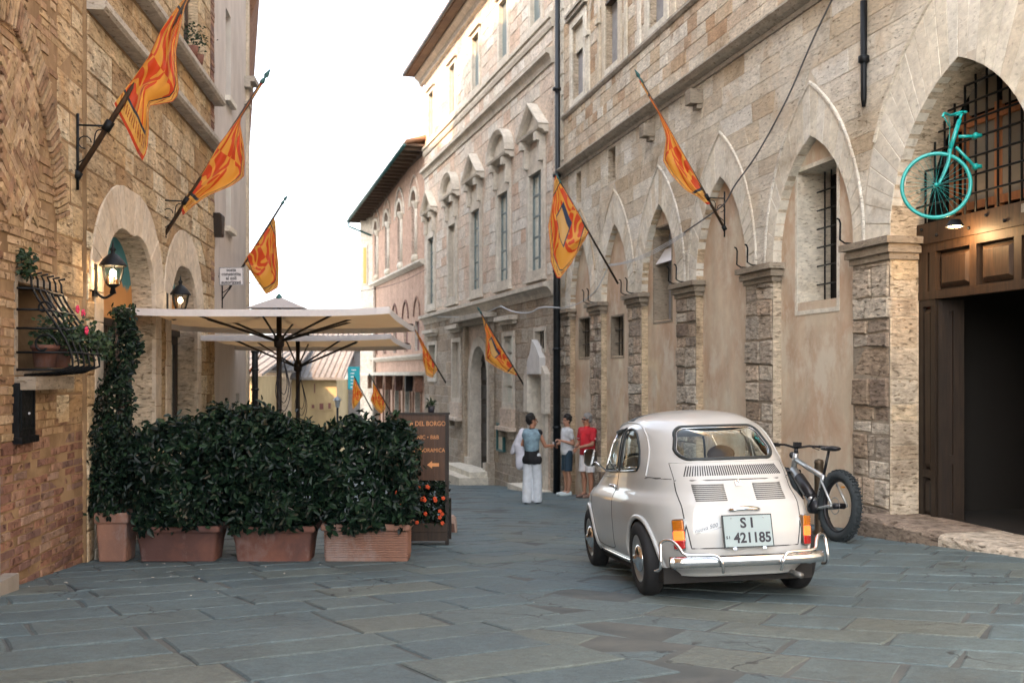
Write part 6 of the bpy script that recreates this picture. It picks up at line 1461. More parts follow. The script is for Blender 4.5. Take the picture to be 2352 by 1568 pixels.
def man_red(t, V, k):
    m = MB(False); f = Vector((0, 1, 0)).normalized(); hc = V(0, .015, 1.62); 
    for q in (-1, 1): m.ball(hc + Vector((q * .034, .088, .010)), (.028, .010, .018), 12)
    m.capsule(hc + Vector((-.075, .03, .02)), hc + Vector((-.05, .088, .018)), .004, .004, 6); m.capsule(hc + Vector((.075, .03, .02)), hc + Vector((.05, .088, .018)), .004, .004, 6); m.capsule(hc + Vector((-.01, .10, .015)), hc + Vector((.01, .10, .015)), .004, .004, 6); m.build('sunglasses', MT['ink'], t)
    m = MB(False); m.capsule(hc + Vector((-.028, .092, -.040)), hc + Vector((.028, .092, -.040)), .010, .010, 8); m.build('moustache', simple('moustache', (.08, .07, .065), .9), t)
    for s in (-1, 1): m = MB(False); m.capsule(V(0, .07, 1.40), V(s * .055, .02, 1.475), .016 * k, .014 * k, 8); m.build('collar', cloth('red collar', (.46, .02, .03)), t)
    m = MB(False); m.box(V(-.02, .33, 1.07), (.075, .14, .010)); m.build('phone', MT['ink'], t)
    for s in (-1, 1):
        E, S = V(s * .23, .03, 1.12), V(s * .175, 0, 1.395); c = S.lerp(E, .62); m = MB(False); m.tube([c + (E - S).normalized() * .006, c - (E - S).normalized() * .006], .066 * k, 14); m.build('sleeve_band', MT['paint_white'], t)
standing('grey haired man in red polo shirt and white shorts looking at a phone', 1349, 1143, 128, 1.76, (.35, 1, -.15), (((-.22, .06, 1.12), (-.05, .27, 1.06)), ((.23, .03, 1.12), (.06, .27, 1.04))), SKIN2, cloth('red polo', (.50, .018, .03)), .62, cloth('white shorts', (.62, .60, .60)), True, simple('brown shoes', (.20, .12, .09), .7), simple('grey hair', (.22, .21, .20), .9), .25, 1.06, .10, man_red, .6)
def man_white(t, V, k):
    m = MB(False); w_ = V(.06, .30, 1.13); m.tube([w_ + Vector((math.cos(a) * .030, .0, math.sin(a) * .030)) for a in [k_ * .6 for k_ in range(11)]], .007, 6, 0, True); m.build('wristwatch', MT['paint_white'], t)
standing('young man with dark curly hair in white T-shirt and navy shorts', 1303, 1138, 108, 1.77, (-.45, 1, 0), (((-.20, -.06, 1.13), (-.15, .20, 1.20)), ((.22, .02, 1.13), (.08, .26, 1.10))), SKIN, cloth('white tee', (.62, .64, .66)), .5, cloth('navy shorts', (.02, .045, .07)), True, simple('pale sneakers', (.55, .62, .62), .6), simple('dark hair', (.012, .010, .009), .8), .55, .96, .09, man_white, 1.0)
def woman_x(t, V, k):
    vest = cloth('blue knit', (.20, .30, .36), .35); sk = [(V(0, -.02, 1.10), V(0, -.03, 1.30), .150 * k, .155 * k), (V(-.07, -.02, 1.34), V(.07, -.02, 1.34), .13 * k, .13 * k), (V(-.12, -.01, 1.40), V(.10, -.01, 1.40), .075 * k, .075 * k)]; skinmesh('knitted_vest', sk, vest, t, .012, 5)
    m = MB(False); ph = V(.42, .20, 1.14); m.box(ph, (.012, .075, .15), Matrix.Rotation(R(40), 3, 'X')); m.build('phone', MT['ink'], t)
    hem(skinmesh('black_tunic', [(V(0, -.0, .90), V(0, -.01, 1.10), .158 * k, .140 * k), (V(-.07, 0, .86), V(.07, 0, .86), .135 * k, .135 * k)], cloth('black knit', (.010, .010, .012)), t, .012, 4), .78 * k)
    jk = simple('pale jacket', (.60, .60, .66), .85, vary=.25, vs=8, bmp=.6); caps = [(V(-.20, 0, 1.40), V(-.30, -.02, 1.16), .075 * k, .085 * k), (V(-.30, .0, 1.16), V(-.22, .02, .92), .095 * k, .11 * k), (V(-.24, .02, .95), V(-.25, .0, .74), .11 * k, .09 * k), (V(-.36, .0, 1.12), V(-.42, .02, 1.0), .06 * k, .05 * k), (V(-.19, .02, .9), V(-.18, .04, .70), .07 * k, .06 * k)]
    skinmesh('draped_jacket', caps, jk, t, .014, 3)
standing('woman seen from behind in blue knit vest and wide white trousers', 1222, 1157, -22, 1.66, (.85, .55, 0), (((-.22, -.02, 1.14), (-.16, .20, 1.12)), ((.27, .02, 1.13), (.36, .16, 1.14))), SKIN2, cloth('black vest', (.012, .012, .014)), .0, cloth('white trousers', (.62, .66, .70)), False, simple('dark shoes', (.03, .03, .03), .6), simple('dark hair', (.012, .010, .009), .8), .6, .92, .085, woman_x, 1.0, False, .06, 1.0, .5, True)
# driver, seated in the car
def driver():
    t = thing('person', 'driver with dark hair and grey shirt sitting in the left seat of the car', 'person', (0, 0, 0)); t.parent = None
    t.location = CAR.location; t.rotation_euler = CAR.rotation_euler; LOC[t.name] = Vector(CAR.location); V = lambda x, y, z: Vector((x - .26, y, z)); hc = V(0, 1.47, 1.065)
    b = [(V(0, 1.50, .62), V(0, 1.44, .86), .12, .13), (V(-.15, 1.45, .90), V(.15, 1.45, .90), .055, .055), (V(0, 1.45, .92), V(0, 1.46, 1.0), .05, .045), (V(-.16, 1.45, .89), V(-.20, 1.66, .70), .045, .036), (V(-.20, 1.66, .70), V(-.14, 1.87, .84), .034, .026), (V(.16, 1.45, .89), V(.20, 1.66, .70), .045, .036), (V(.20, 1.66, .70), V(.15, 1.87, .84), .034, .026), (V(-.08, 1.52, .56), V(-.10, 1.92, .60), .08, .06), (V(.08, 1.52, .56), V(.10, 1.92, .60), .08, .06), (V(-.10, 1.92, .60), V(-.10, 2.1, .34), .055, .04), (V(.10, 1.92, .60), V(.10, 2.1, .34), .055, .04)]
    b += hand(None, V(-.14, 1.87, .84), V(-.20, 1.66, .70), (1, 0, -.3), 1.0, -1) + hand(None, V(.15, 1.87, .84), V(.20, 1.66, .70), (-1, 0, -.3), 1.0, 1) + head_caps(hc, (.1, 1, 0), .97)
    skinmesh('body', b, SKIN2, t, .010, 4); face_bits(hc, (.1, 1, 0), t); hair(hc, (.1, 1, 0), simple('dark hair', (.012, .010, .009), .8), t, .97, .3)
    skinmesh('shirt', [(V(0, 1.50, .62), V(0, 1.44, .86), .135, .145), (V(-.15, 1.45, .895), V(.15, 1.45, .895), .07, .07), (V(-.16, 1.45, .89), V(-.19, 1.60, .76), .062, .055), (V(.16, 1.45, .89), V(.19, 1.60, .76), .062, .055)], cloth('grey shirt', (.26, .24, .22)), t, .012, 4)
    skinmesh('trousers', [(V(-.08, 1.52, .56), V(-.10, 1.92, .60), .092, .07), (V(.08, 1.52, .56), V(.10, 1.92, .60), .092, .07), (V(-.10, 1.92, .60), V(-.10, 2.08, .37), .068, .055), (V(.10, 1.92, .60), V(.10, 2.08, .37), .068, .055)], cloth('dark trousers', (.04, .04, .05)), t, .014, 3)
driver()
# ------------------------------------------------------------------ bicycles
def ring(mb, c, M, r, rt, n=40, m=8, flat=1.0):
    vs = []; c = Vector(c)
    for i in range(n):
        a = 2 * math.pi * i / n
        for k in range(m):
            b = 2 * math.pi * k / m; rr = r + rt * math.cos(b); vs.append(c + M @ Vector((rr * math.cos(a), rr * math.sin(a), rt * flat * math.sin(b))))
    mb.add(vs, [(i * m + k, i * m + (k + 1) % m, ((i + 1) % n) * m + (k + 1) % m, ((i + 1) % n) * m + k) for i in range(n) for k in range(m)], 0, True)
def spokes(c, M, r, n, rs, mat, parent, hub=.03):
    for k in range(n):
        a = 2 * math.pi * k / n; b = a + (.35 if k % 2 else -.35); s = 1 if (k // 2) % 2 else -1; m1 = MB(parent.rotation_euler.z == 0 and parent.rotation_euler.x == 0)
        m1.tube([Vector(c) + M @ Vector((.022 * math.cos(b), .022 * math.sin(b), s * hub)), Vector(c) + M @ Vector((r * math.cos(a), r * math.sin(a), 0))], rs, 4, 0, False, False); m1.build('spoke', mat, parent)
def turquoise_bike():
    tq = simple('turquoise paint', (.008, .36, .33), .35, coat=.4, vary=.08); Y = 9.75; c = P3(2150, 426, Y); Rr = 76 / FPX * Y - .012
    yaw = R(-16); M = Matrix.Rotation(yaw, 3, 'Z') @ Matrix.Rotation(R(90), 3, 'X')
    t = thing('half_bicycle', 'turquoise painted front half of a bicycle hung over the portal', 'bicycle', tuple(c))
    wh = MB(); ring(wh, c, M, Rr, .019, 56, 8); w0 = wh.build('wheel', tq, t)
    spokes(c, M, Rr - .01, 32, .0016, tq, w0)
    m1 = MB(); m1.tube([c + M @ Vector((0, 0, -.05)), c + M @ Vector((0, 0, .05))], .020, 10); m1.build('hub', tq, w0)
    X = M @ Vector((1, 0, 0)); Z = Vector((0, 0, 1)); N_ = M @ Vector((0, 0, 1)); q = lambda x, y, o=0: P3(x, y, Y) + N_ * o
    crown = q(2181, 348); htb = q(2186, 338); htt = q(2204, 276)
    for s in (-1, 1): m1 = MB(); m1.tube(spline([crown + N_ * .045 * s, q(2178, 372) + N_ * .055 * s, q(2168, 400) + N_ * .055 * s, c + X * .02 + N_ * .05 * s], 5), [.015] * 5 + [.014] * 5 + [.011] * 6, 8); m1.build('fork_blade', tq, t)
    m1 = MB(); m1.tube([crown - N_ * .05, crown + N_ * .05], .018, 8); m1.tube([crown, htt], .022, 10); m1.build('head_tube', tq, t)
    m1 = MB(); m1.tube([htt, q(2209, 262)], .014, 8); m1.tube([q(2209, 263), q(2190, 264)], .013, 8); m1.build('stem', tq, t)
    m1 = MB(); m1.tube(spline([q(2219, 256, -.02), q(2205, 258, .0), q(2190, 264, .02), q(2178, 272, .12), q(2163, 272, .20), q(2158, 282, .22)], 5), .012, 8); m1.tube(spline([q(2219, 258, .01), q(2214, 256, -.15), q(2212, 262, -.24)], 4), .012, 8); m1.build('handlebar', tq, t)
    m1 = MB(); m1.tube([q(2160, 276, .2), q(2166, 289, .2), q(2174, 300, .18)], .006, 6); m1.tube(spline([q(2176, 274, .1), q(2180, 300, .05), q(2178, 335, .03)], 4), .004, 6); m1.build('brake_lever', tq, t)
    for (a, b) in (((2202, 314), (2240, 313)), ((2196, 338), (2240, 384))):
        m1 = MB(); m1.tube([q(*a), q(*b)], .016, 8); m1.build('frame_stub', tq, t)
        m1 = MB(); m1.tube([q(*b) - N_ * .05, q(*b) + N_ * .05], .028, 10); m1.tube([q(b[0] - 2, b[1]), q(b[0] + 14, b[1] - 2)], .022, 10); m1.build('lug', tq, t)
    m1 = MB(); m1.tube([q(2168, 452, -.02), q(2168, 452, -.02) + Vector((.25, .55, 0))], .012, 6); m1.build('bracket', MT['iron'], t)
    # lit spot lamp under it
    p = q(2206, 512) + Vector((0, .12, 0)); t = thing('spot_lamp', 'small lit lamp throwing warm light on the portal header', 'lamp', tuple(p)); M3 = Matrix.Rotation(R(100), 3, 'X')
    m1 = MB(); m1.lathe([(.001, .05), (.05, .05), (.085, -.01), (.09, -.02)], 18, None, p); m1.build('lamp_shade', MT['iron'], t)
    m1 = MB(); m1.ball(p + Vector((0, 0, -.018)), (.065, .065, .010), 14); m1.build('bulb', simple('warm bulb', (1, .8, .5), .3, emit=(1.0, .62, .28), es=14), t)
    m1 = MB(); m1.tube([p + Vector((0, 0, .04)), p + Vector((.10, .35, .06))], .012, 6); m1.build('lamp_arm', MT['iron'], t)
    l = bpy.data.lights.new('lamp_light', 'POINT'); l.energy = 3.2; l.color = (1, .62, .30); l.shadow_soft_size = .05; lo = bpy.data.objects.new('lamp_light', l); COL.objects.link(lo); lo.parent = t; lo.location = (.05, .02, -.09)
turquoise_bike()
def ebike():
    X, Y = 3.36, 10.25; hd = math.atan2(.26, 1.05); t = thing('electric_bicycle', 'fat tyred electric mountain bicycle leaning by the wall behind the car', 'bicycle', (X, Y, ground_z(X, Y)), 0)
    t.rotation_euler = (R(-4), R(4), hd); tyre = simple('fat tyre', (.028, .036, .040), .85, bmp=.8); sil = simple('silver frame', (.50, .52, .52), .3, .7); blk = simple('black parts', (.015, .015, .018), .4)
    My = Matrix.Rotation(R(90), 3, 'Y')
    for nm, y in (('rear', 0.0), ('front', 1.12)):
        c = (0, y, .365); m1 = MB(False); ring(m1, c, My, .315, .050, 56, 10); 
        w0 = m1.build('tyre', tyre, t); m1 = MB(False)
        for k in range(56):
            a = 2 * math.pi * k / 56
            for q in (-.5, 0, .5): b = q + (.25 if k % 2 else 0); rr = .315 + .052 * math.cos(b); m1.box((.052 * math.sin(b), y + rr * math.cos(a), .365 + rr * math.sin(a)), (.018, .022, .012), Matrix.Rotation(a, 3, 'X') @ Matrix.Rotation(0, 3, 'Y'))
        m1.build('tread_blocks', tyre, w0, 'stuff')
        m1 = MB(False); ring(m1, c, My, .262, .016, 48, 8, 1.8); m1.build('rim', blk, w0); spokes(c, My, .255, 28, .0018, blk, w0, .035)
        m1 = MB(False); m1.tube([(-.06, y, .365), (.06, y, .365)], .030, 12); m1.build('hub', blk, w0)
        m1 = MB(False); ring(m1, (-.05, y, .365), My, .085, .006, 24, 6, .4); m1.build('brake_disc', simple('steel', (.4, .4, .4), .3, 1.0), w0)
        m1 = MB(False); m1.box((.008, y - .05, .56), (.012, .05, .02)); m1.build('reflector', simple('orange reflector', (.8, .30, .02), .3), w0)
    def tb(nm, P, r, m): m1 = MB(False); m1.tube(P, r, 10); return m1.build(nm, m, t)
    bb, st, hb_, ht, sd = (0, .42, .33), (0, .33, .60), (0, .93, .72), (0, .90, .84), (0, .22, .92)
    tb('down_tube', [bb, (0, .70, .52), hb_], .048, sil); tb('battery', [(0, .52, .43), (0, .80, .64)], .056, blk); tb('top_tube', [(0, .33, .66), (0, .60, .74), ht], .028, sil); tb('seat_tube', [bb, st, (0, .31, .68)], .026, sil); tb('head_tube', [hb_, (0, .88, .90)], .032, sil)
    for s in (-1, 1):
        tb('chainstay', [(s * .02, .42, .31), (s * .085, .22, .33), (s * .088, .0, .365)], .014, sil); tb('seatstay', [(s * .02, .32, .64), (s * .085, .20, .60), (s * .090, .0, .375)], .013, sil); tb('fork_leg', [(s * .085, .955, .66), (s * .085, 1.12, .365)], .020, blk)
        tb('crank', [(s * .10, .42, .33), (s * .11, .42 + .12 * s, .33 - .12 * s)], .012, blk); m1 = MB(False); m1.box((s * .16, .42 + .12 * s, .33 - .12 * s), (.09, .09, .018)); m1.build('pedal', blk, t)
    tb('motor', [(-.08, .42, .33), (.08, .42, .33)], .075, blk); tb('fork_crown', [(-.09, .945, .70), (.09, .945, .70)], .024, blk)
    tb('seatpost', [(0, .31, .66), (0, .22, .93)], .015, blk)
    m1 = MB(False); m1.ball((0, .14, .955), (.075, .10, .030), 14); m1.ball((0, .27, .955), (.030, .11, .022), 12); m1.build('saddle', blk, t)
    tb('handlebar', [(-.37, .80, .985), (-.15, .87, .99), (0, .89, .96), (.15, .87, .99), (.37, .80, .985)], .013, blk); tb('stem', [(0, .88, .90), (0, .89, .97)], .024, blk)
    for s in (-1, 1): tb('grip', [(s * .25, .835, .988), (s * .38, .797, .985)], .018, blk); tb('brake_lever', [(s * .20, .88, .975), (s * .30, .90, .955)], .006, blk)
    m1 = MB(False); m1.box((0, .86, 1.0), (.08, .05, .05)); m1.build('display', blk, t); m1 = MB(False); m1.ball((0, .96, .88), (.04, .03, .04), 10); m1.build('headlight', blk, t)
ebike()
c = P3(1881, 1066, 11.15); t = thing('bollard', 'short brown round bollard against the rendered wall behind the fat tyred bicycle', 'bollard', (c.x, c.y, ground_z(c.x, c.y))); m1 = MB(False); m1.lathe([(.075, -.05), (.075, .03), (.05, .05), (.05, .78), (.055, .80), (.045, .83), (.001, .84)], 16); m1.build('post', simple('bronze', (.10, .075, .05), .5, .6), t)
# ------------------------------------------------------------------ foliage
def leafcloud(mb, P, Nn, size, rs, aspect=.5, droop=.0):
    """one folded leaf at every point P with rough facing Nn"""
    vs = []; fs = []
    for p, n in zip(P, Nn):
        L = size * rs.uniform(.65, 1.25); d = Vector((rs.gauss(0, 1), rs.gauss(0, 1), rs.gauss(0, 1) - droop)); n = (Vector(n) + Vector((rs.gauss(0, .5), rs.gauss(0, .5), rs.gauss(0, .5)))).normalized(); d = (d - n * d.dot(n) * .75); 
        if d.length < .1: continue
        d.normalize(); s = d.cross(n).normalized(); w_ = L * aspect * .5; up = n * w_ * .45; p = Vector(p); b = len(vs)
        vs += [p, p + d * L * .35 + s * w_ + up, p + d * L * .75 + s * w_ * .7 + up * .7, p + d * L - n * L * .06, p + d * L * .75 - s * w_ * .7 + up * .7, p + d * L * .35 - s * w_ + up]
        fs += [(b, b + 1, b + 2, b + 3), (b, b + 3, b + 4, b + 5)]
    mb.add(vs, fs, 0, False)
def hedge_points(x0, x1, y0, y1, z0, z1, n, rs, lump=.065):
    P = []; Nn = []; cx, cy, cz = (x0 + x1) / 2, (y0 + y1) / 2, (z0 + z1) / 2; ph = [rs.uniform(0, 6) for _ in range(6)]
    for _ in range(n):
        f = rs.choice('ffffftttlrbi'); u, v = rs.random(), rs.random(); x, y, z = lerp(x0, x1, u), lerp(y0, y1, rs.random()), lerp(z0, z1, v); nn = (0, 0, 1)
        dep = abs(rs.gauss(0, .035)); b = lump * (math.sin(x * 11 + ph[0] + z * 5) + math.sin(z * 13 + ph[1] - x * 4) * .8 + .7 * math.sin(x * 23 + z * 19 + ph[2]))
        if f == 'f': y = y0 + dep - b * .8; nn = (0, -1, .35)
        elif f == 'b': y = y1 - dep; nn = (0, 1, .3)
        elif f == 't': z = z1 - dep + b * .9 + (rs.random() ** 6) * .10; nn = (0, -.3, 1); x = lerp(x0, x1, u)
        elif f == 'l': x = x0 + dep - b * .4; nn = (-1, -.2, .3)
        elif f == 'r': x = x1 - dep + b * .4; nn = (1, -.2, .3)
        # rounded shoulders
        k = max(0, (z - (z1 - .16)) / .16); x = cx + (x - cx) * (1 - .10 * k * k); y = cy + (y - cy) * (1 - .25 * k * k); k2 = max(0, (z0 + .25 - z) / .25); x = cx + (x - cx) * (1 - .20 * k2); y = cy + (y - cy) * (1 - .2 * k2)
        P.append((x, y, z)); Nn.append(nn)
    return P, Nn
def trough(name, label, x0, x1, b0, b1, ytop, ybot, Y, mat, ribs, group=None):
    """long terracotta planter: px extents of rim and base"""
    G = ground_z(0, Y); k = Y / FPX; X0, X1 = (x0 - 1176) * k, (x1 - 1176) * k; B0, B1 = (b0 - 1176) * k, (b1 - 1176) * k; cx = (X0 + X1) / 2; H = (ybot - ytop) * k; D = .40
    t = thing(name, label, 'planter', (cx, Y + D / 2, G), 0, group); w1, w0 = (X1 - X0) / 2, (B1 - B0) / 2
    def rr(w_, d, z, r=.03): return [(x, y, z) for x, y in rrect(-w_, w_, -d, d, r, 3)]
    m1 = MB(False); prof = []
    zs = [0, .012]; ws = [0.0, 0.0]
    n = 9 if ribs else 1
    for i in range(n + 1): zs.append(.04 + (H - .10) * i / n); ws.append(i / n)
    rings = []
    for q in range(len(zs) - 1):
        rings.append((lerp(w0, w1 - .03, zs[q] / H), lerp(D / 2 - .06, D / 2 - .02, zs[q] / H), zs[q]))
    out = [rings[0], rings[1]]
    if ribs:
        for i in range(11):
            z = .035 + (H - .105) * i / 11; h = (H - .105) / 11; w_ = lerp(w0, w1 - .03, z / H); d = lerp(D / 2 - .06, D / 2 - .02, z / H); out += [(w_, d, z), (w_ + .006, d + .006, z + h * .3), (w_ + .006, d + .006, z + h * .7), (w_, d, z + h * .95)]
    else:
        out += [(lerp(w0, w1 - .03, .5), lerp(D / 2 - .06, D / 2 - .02, .5) , H * .5), (w1 - .03, D / 2 - .02, H - .07)]
    out += [(w1 - .025, D / 2 - .015, H - .062), (w1 - .004, D / 2, H - .055), (w1, D / 2 + .004, H - .045), (w1, D / 2 + .004, H - .012), (w1 - .008, D / 2 - .004, H), (w1 - .035, D / 2 - .03, H), (w1 - .04, D / 2 - .035, H - .05)]
    vs = []; 
    for (w_, d, z) in out: vs += rr(w_, d, z)
    n = 16; K = len(out); m1.add(vs, [(i * n + k_, i * n + (k_ + 1) % n, (i + 1) * n + (k_ + 1) % n, (i + 1) * n + k_) for i in range(K - 1) for k_ in range(n)] + [tuple(range(n))], 0, not ribs)
    m1.build('trough_body', mat, t); m1 = MB(False); m1.box((0, 0, H - .06), (2 * w1 - .09, D - .09, .04)); m1.build('soil', MT['soil'], t)
    return t, X0, X1, Y, D, G, H
rsd = random.Random(5)
def shrub(label, x0, x1, y0, y1, z0, z1, n, size=.080, mat='leaf', group='laurel hedges in the planters', cat='hedge', twigs=14, sprigs=6):
    t = thing('hedge_shrub', label, cat, ((x0 + x1) / 2, (y0 + y1) / 2, z0), 0, group); P, Nn = hedge_points(x0, x1, y0, y1, z0 + .02, z1, n, rsd)
    for _ in range(sprigs):
        sx, sy = rsd.uniform(x0 + .05, x1 - .05), rsd.uniform(y0, y0 + .2); hh = rsd.uniform(.05, .13)
        for q in range(8): P.append((sx + rsd.gauss(0, .018), sy + rsd.gauss(0, .018), z1 + hh * q / 8)); Nn.append((rsd.gauss(0, 1), -.5, .3))
    m1 = MB(); leafcloud(m1, P, Nn, size, rsd); m1.build('foliage', MT[mat], t, 'stuff')
    for k in range(twigs // 3):
        m1 = MB(); bx, by = rsd.uniform(x0 + .1, x1 - .1), (y0 + y1) / 2 + rsd.uniform(-.06, .06); m1.tube([(bx, by, z0 - .08), (bx + rsd.uniform(-.05, .05), by, z0 + .35), (bx + rsd.uniform(-.1, .1), by, z1 - .12)], [.016, .012, .006], 6); m1.build('stem', MT['bark'], t)
    m1 = MB(); ex = .09; m1.box(((x0 + x1) / 2, (y0 + y1) / 2 + .03, (z0 + z1) / 2 + .02), (x1 - x0 - 2 * ex, .06, z1 - z0 - .26)); m1.build('inner_shade_twigs', MT['bark'], t) if False else None
    return t
T1 = trough('planter_trough', 'left long terracotta trough, reddish brown and worn', 300, 503, 316, 486, 1208, 1291, 8.93, MT['terracotta'], False, 'terracotta troughs')
T2 = trough('planter_trough', 'middle long terracotta trough, grey stained and smooth', 523, 722, 540, 708, 1208, 1291, 8.93, MT['terracotta'], False, 'terracotta troughs')
T3 = trough('planter_trough', 'right long terracotta trough, pale with ribbed sides', 735, 942, 742, 935, 1203, 1290, 8.93, MT['terracotta_pale'], True, 'terracotta troughs')
kx = lambda px, Y: (px - 1176) / FPX * Y
G9 = ground_z(0, 9)
for lab, a, b, top, n in (('dark laurel hedge growing in the left reddish trough', 303, 508, 955, 3700), ('dark laurel hedge growing in the middle grey stained trough', 518, 728, 950, 3900), ('dark laurel hedge growing in the right ribbed trough beside the sign', 733, 948, 953, 3900)):
    z1 = CH - (top + 40 - 860) / FPX * 9.0; shrub(lab, kx(a, 8.9), kx(b, 8.9), 8.86, 9.42, G9 + .27, z1, n)
shrub('taller laurel clump behind the left hedge with its top rising above it', kx(452, 9.7), kx(640, 9.7), 9.5, 9.95, G9 + .2, CH - (958 - 860) / FPX * 9.8, 3600)
# square pot with the climbing plant
Y = 8.95; k = Y / FPX; X0, X1 = (214 - 1176) * k, (293 - 1176) * k; cx = (X0 + X1) / 2; t = thing('square_pot', 'tall square terracotta pot by the lantern doorway, pale stained at its foot', 'planter', (cx, Y + .15, ground_z(cx, Y)))
H = 113 * k; m1 = MB(False); w1, w0 = .155, .118
out = [(w0, 0), (w0 + .004, .01), (w1 - .016, H - .10), (w1 - .006, H - .095), (w1, H - .085), (w1, H - .01), (w1 - .008, H), (w1 - .03, H), (w1 - .03, H - .05)]; vs = []
for (w_, z) in out: vs += [(x, y, z) for x, y in rrect(-w_, w_, -w_, w_, .02, 3)]
m1.add(vs, [(i * 16 + q, i * 16 + (q + 1) % 16, (i + 1) * 16 + (q + 1) % 16, (i + 1) * 16 + q) for i in range(len(out) - 1) for q in range(16)] + [tuple(range(16))], 0, False); m1.build('pot_body', MT['terracotta_pale'], t); m1 = MB(False); m1.box((0, 0, H - .05), (.25, .25, .03)); m1.build('soil', MT['soil'], t)
t = thing('climbing_plant', 'dark jasmine climbing from the square pot up to the lantern', 'climbing plant', (cx, Y + .15, ground_z(cx, Y) + H - .03))
P = []; Nn = []
for _ in range(3600):
    h = rsd.random() ** 1.05; z = lerp(-.30, 1.66, h); cxp = kx(lerp(240, 252, h), 9.0) + .03 * math.sin(z * 6); wd = lerp(.22, .13, min(1, h * 1.1)) * (1 + .18 * math.sin(z * 9)); y = lerp(9.0, 9.35, h)
    a = rsd.uniform(0, 6.28); rr = wd * math.sqrt(rsd.random()); P.append((cxp + rr * math.cos(a) + .05 * math.sin(z * 11 + a), y + rr * .5 * math.sin(a), z + .04 * math.sin(cxp * 30))); Nn.append((math.cos(a), -.8, .3))
for _ in range(1300):   # skirt and lower mass beside the pot
    x = rsd.uniform(kx(182, 9), kx(300, 9)); z = rsd.uniform(-.22, .55); P.append((x, rsd.uniform(8.95, 9.3), z)); Nn.append((0, -1, .3))
m1 = MB(); leafcloud(m1, P, Nn, .055, rsd); m1.build('foliage', MT['leaf'], t, 'stuff'); m1 = MB()
for q in range(5): m1.tube([(cx + .03 * q - .06, Y + .15, -.4), (cx - .02 + .02 * q, Y + .2, .5), (kx(258, 9.2), 9.28, 1.5)], .008, 5)
m1.build('stem', MT['bark'], t)
# flowers in the basket grille
t = thing('geranium', 'trailing geranium with one pink bloom spilling from the basket grille', 'plant', tuple(FL.W(uL(7.8), 1.2, .2))); P = []; Nn = []
for _ in range(650):
    h = rsd.random(); p = FL.W(lerp(uL(7.50), uL(8.15), h), 1.34 + rsd.gauss(0, .07) - .10 * h, rsd.uniform(.08, .40)); P.append(p); Nn.append((.4, -.6, .6))
for _ in range(420): h = rsd.random(); p = FL.W(lerp(uL(8.05), uL(8.75), h), 1.27 + rsd.gauss(0, .045), .35 - .1 * h + rsd.gauss(0, .04)); P.append(p); Nn.append((.4, -.6, .6))
for _ in range(120): p = FL.W(lerp(uL(7.40), uL(7.55), rsd.random()), 1.74 + rsd.random() * .2, rsd.uniform(.02, .12)); P.append(p); Nn.append((.4, -.6, .6))
m1 = MB(); leafcloud(m1, P, Nn, .045, rsd, .7); m1.build('foliage', MT['leaf2'], t, 'stuff')
for (a, z, o) in ((7.88, 1.50, .33), (7.80, 1.36, .38), (7.84, 1.53, .30)):
    m1 = MB(); c = FL.W(uL(a), z, o)
    for q in range(5): an = q * 1.257; m1.ball(c + Vector((.012, math.cos(an) * .020, math.sin(an) * .020)), (.008, .016, .016), 8)
    m1.build('flower', MT['petal_pink'], t)
# pots on the upper ledge
for i, (px, z) in enumerate(((427, 5.12), (436, 5.12))):
    p = P3(px, 0, 12.9 + .35 * i); t = thing('ledge_plant', ['potted plant on the upper ledge nearer the first flagpole', 'potted plant on the upper ledge nearer the pale house'][i], 'plant', (FL.W(uL(12.9 + .35 * i), 0, .12).x, 12.9 + .35 * i, z + .02), 0, 'pots on the upper ledge')
    m1 = MB(False); m1.lathe([(.001, 0), (.05, 0), (.07, .12), (.001, .12)], 10); m1.build('pot', MT['terracotta'], t); m1 = MB(False); leafcloud(m1, [(rsd.gauss(0, .07), rsd.gauss(0, .07), .15 + rsd.random() * .25) for _ in range(90)], [(0, 0, 1)] * 90, .05, rsd); m1.build('foliage', MT['leaf2'], t, 'stuff')
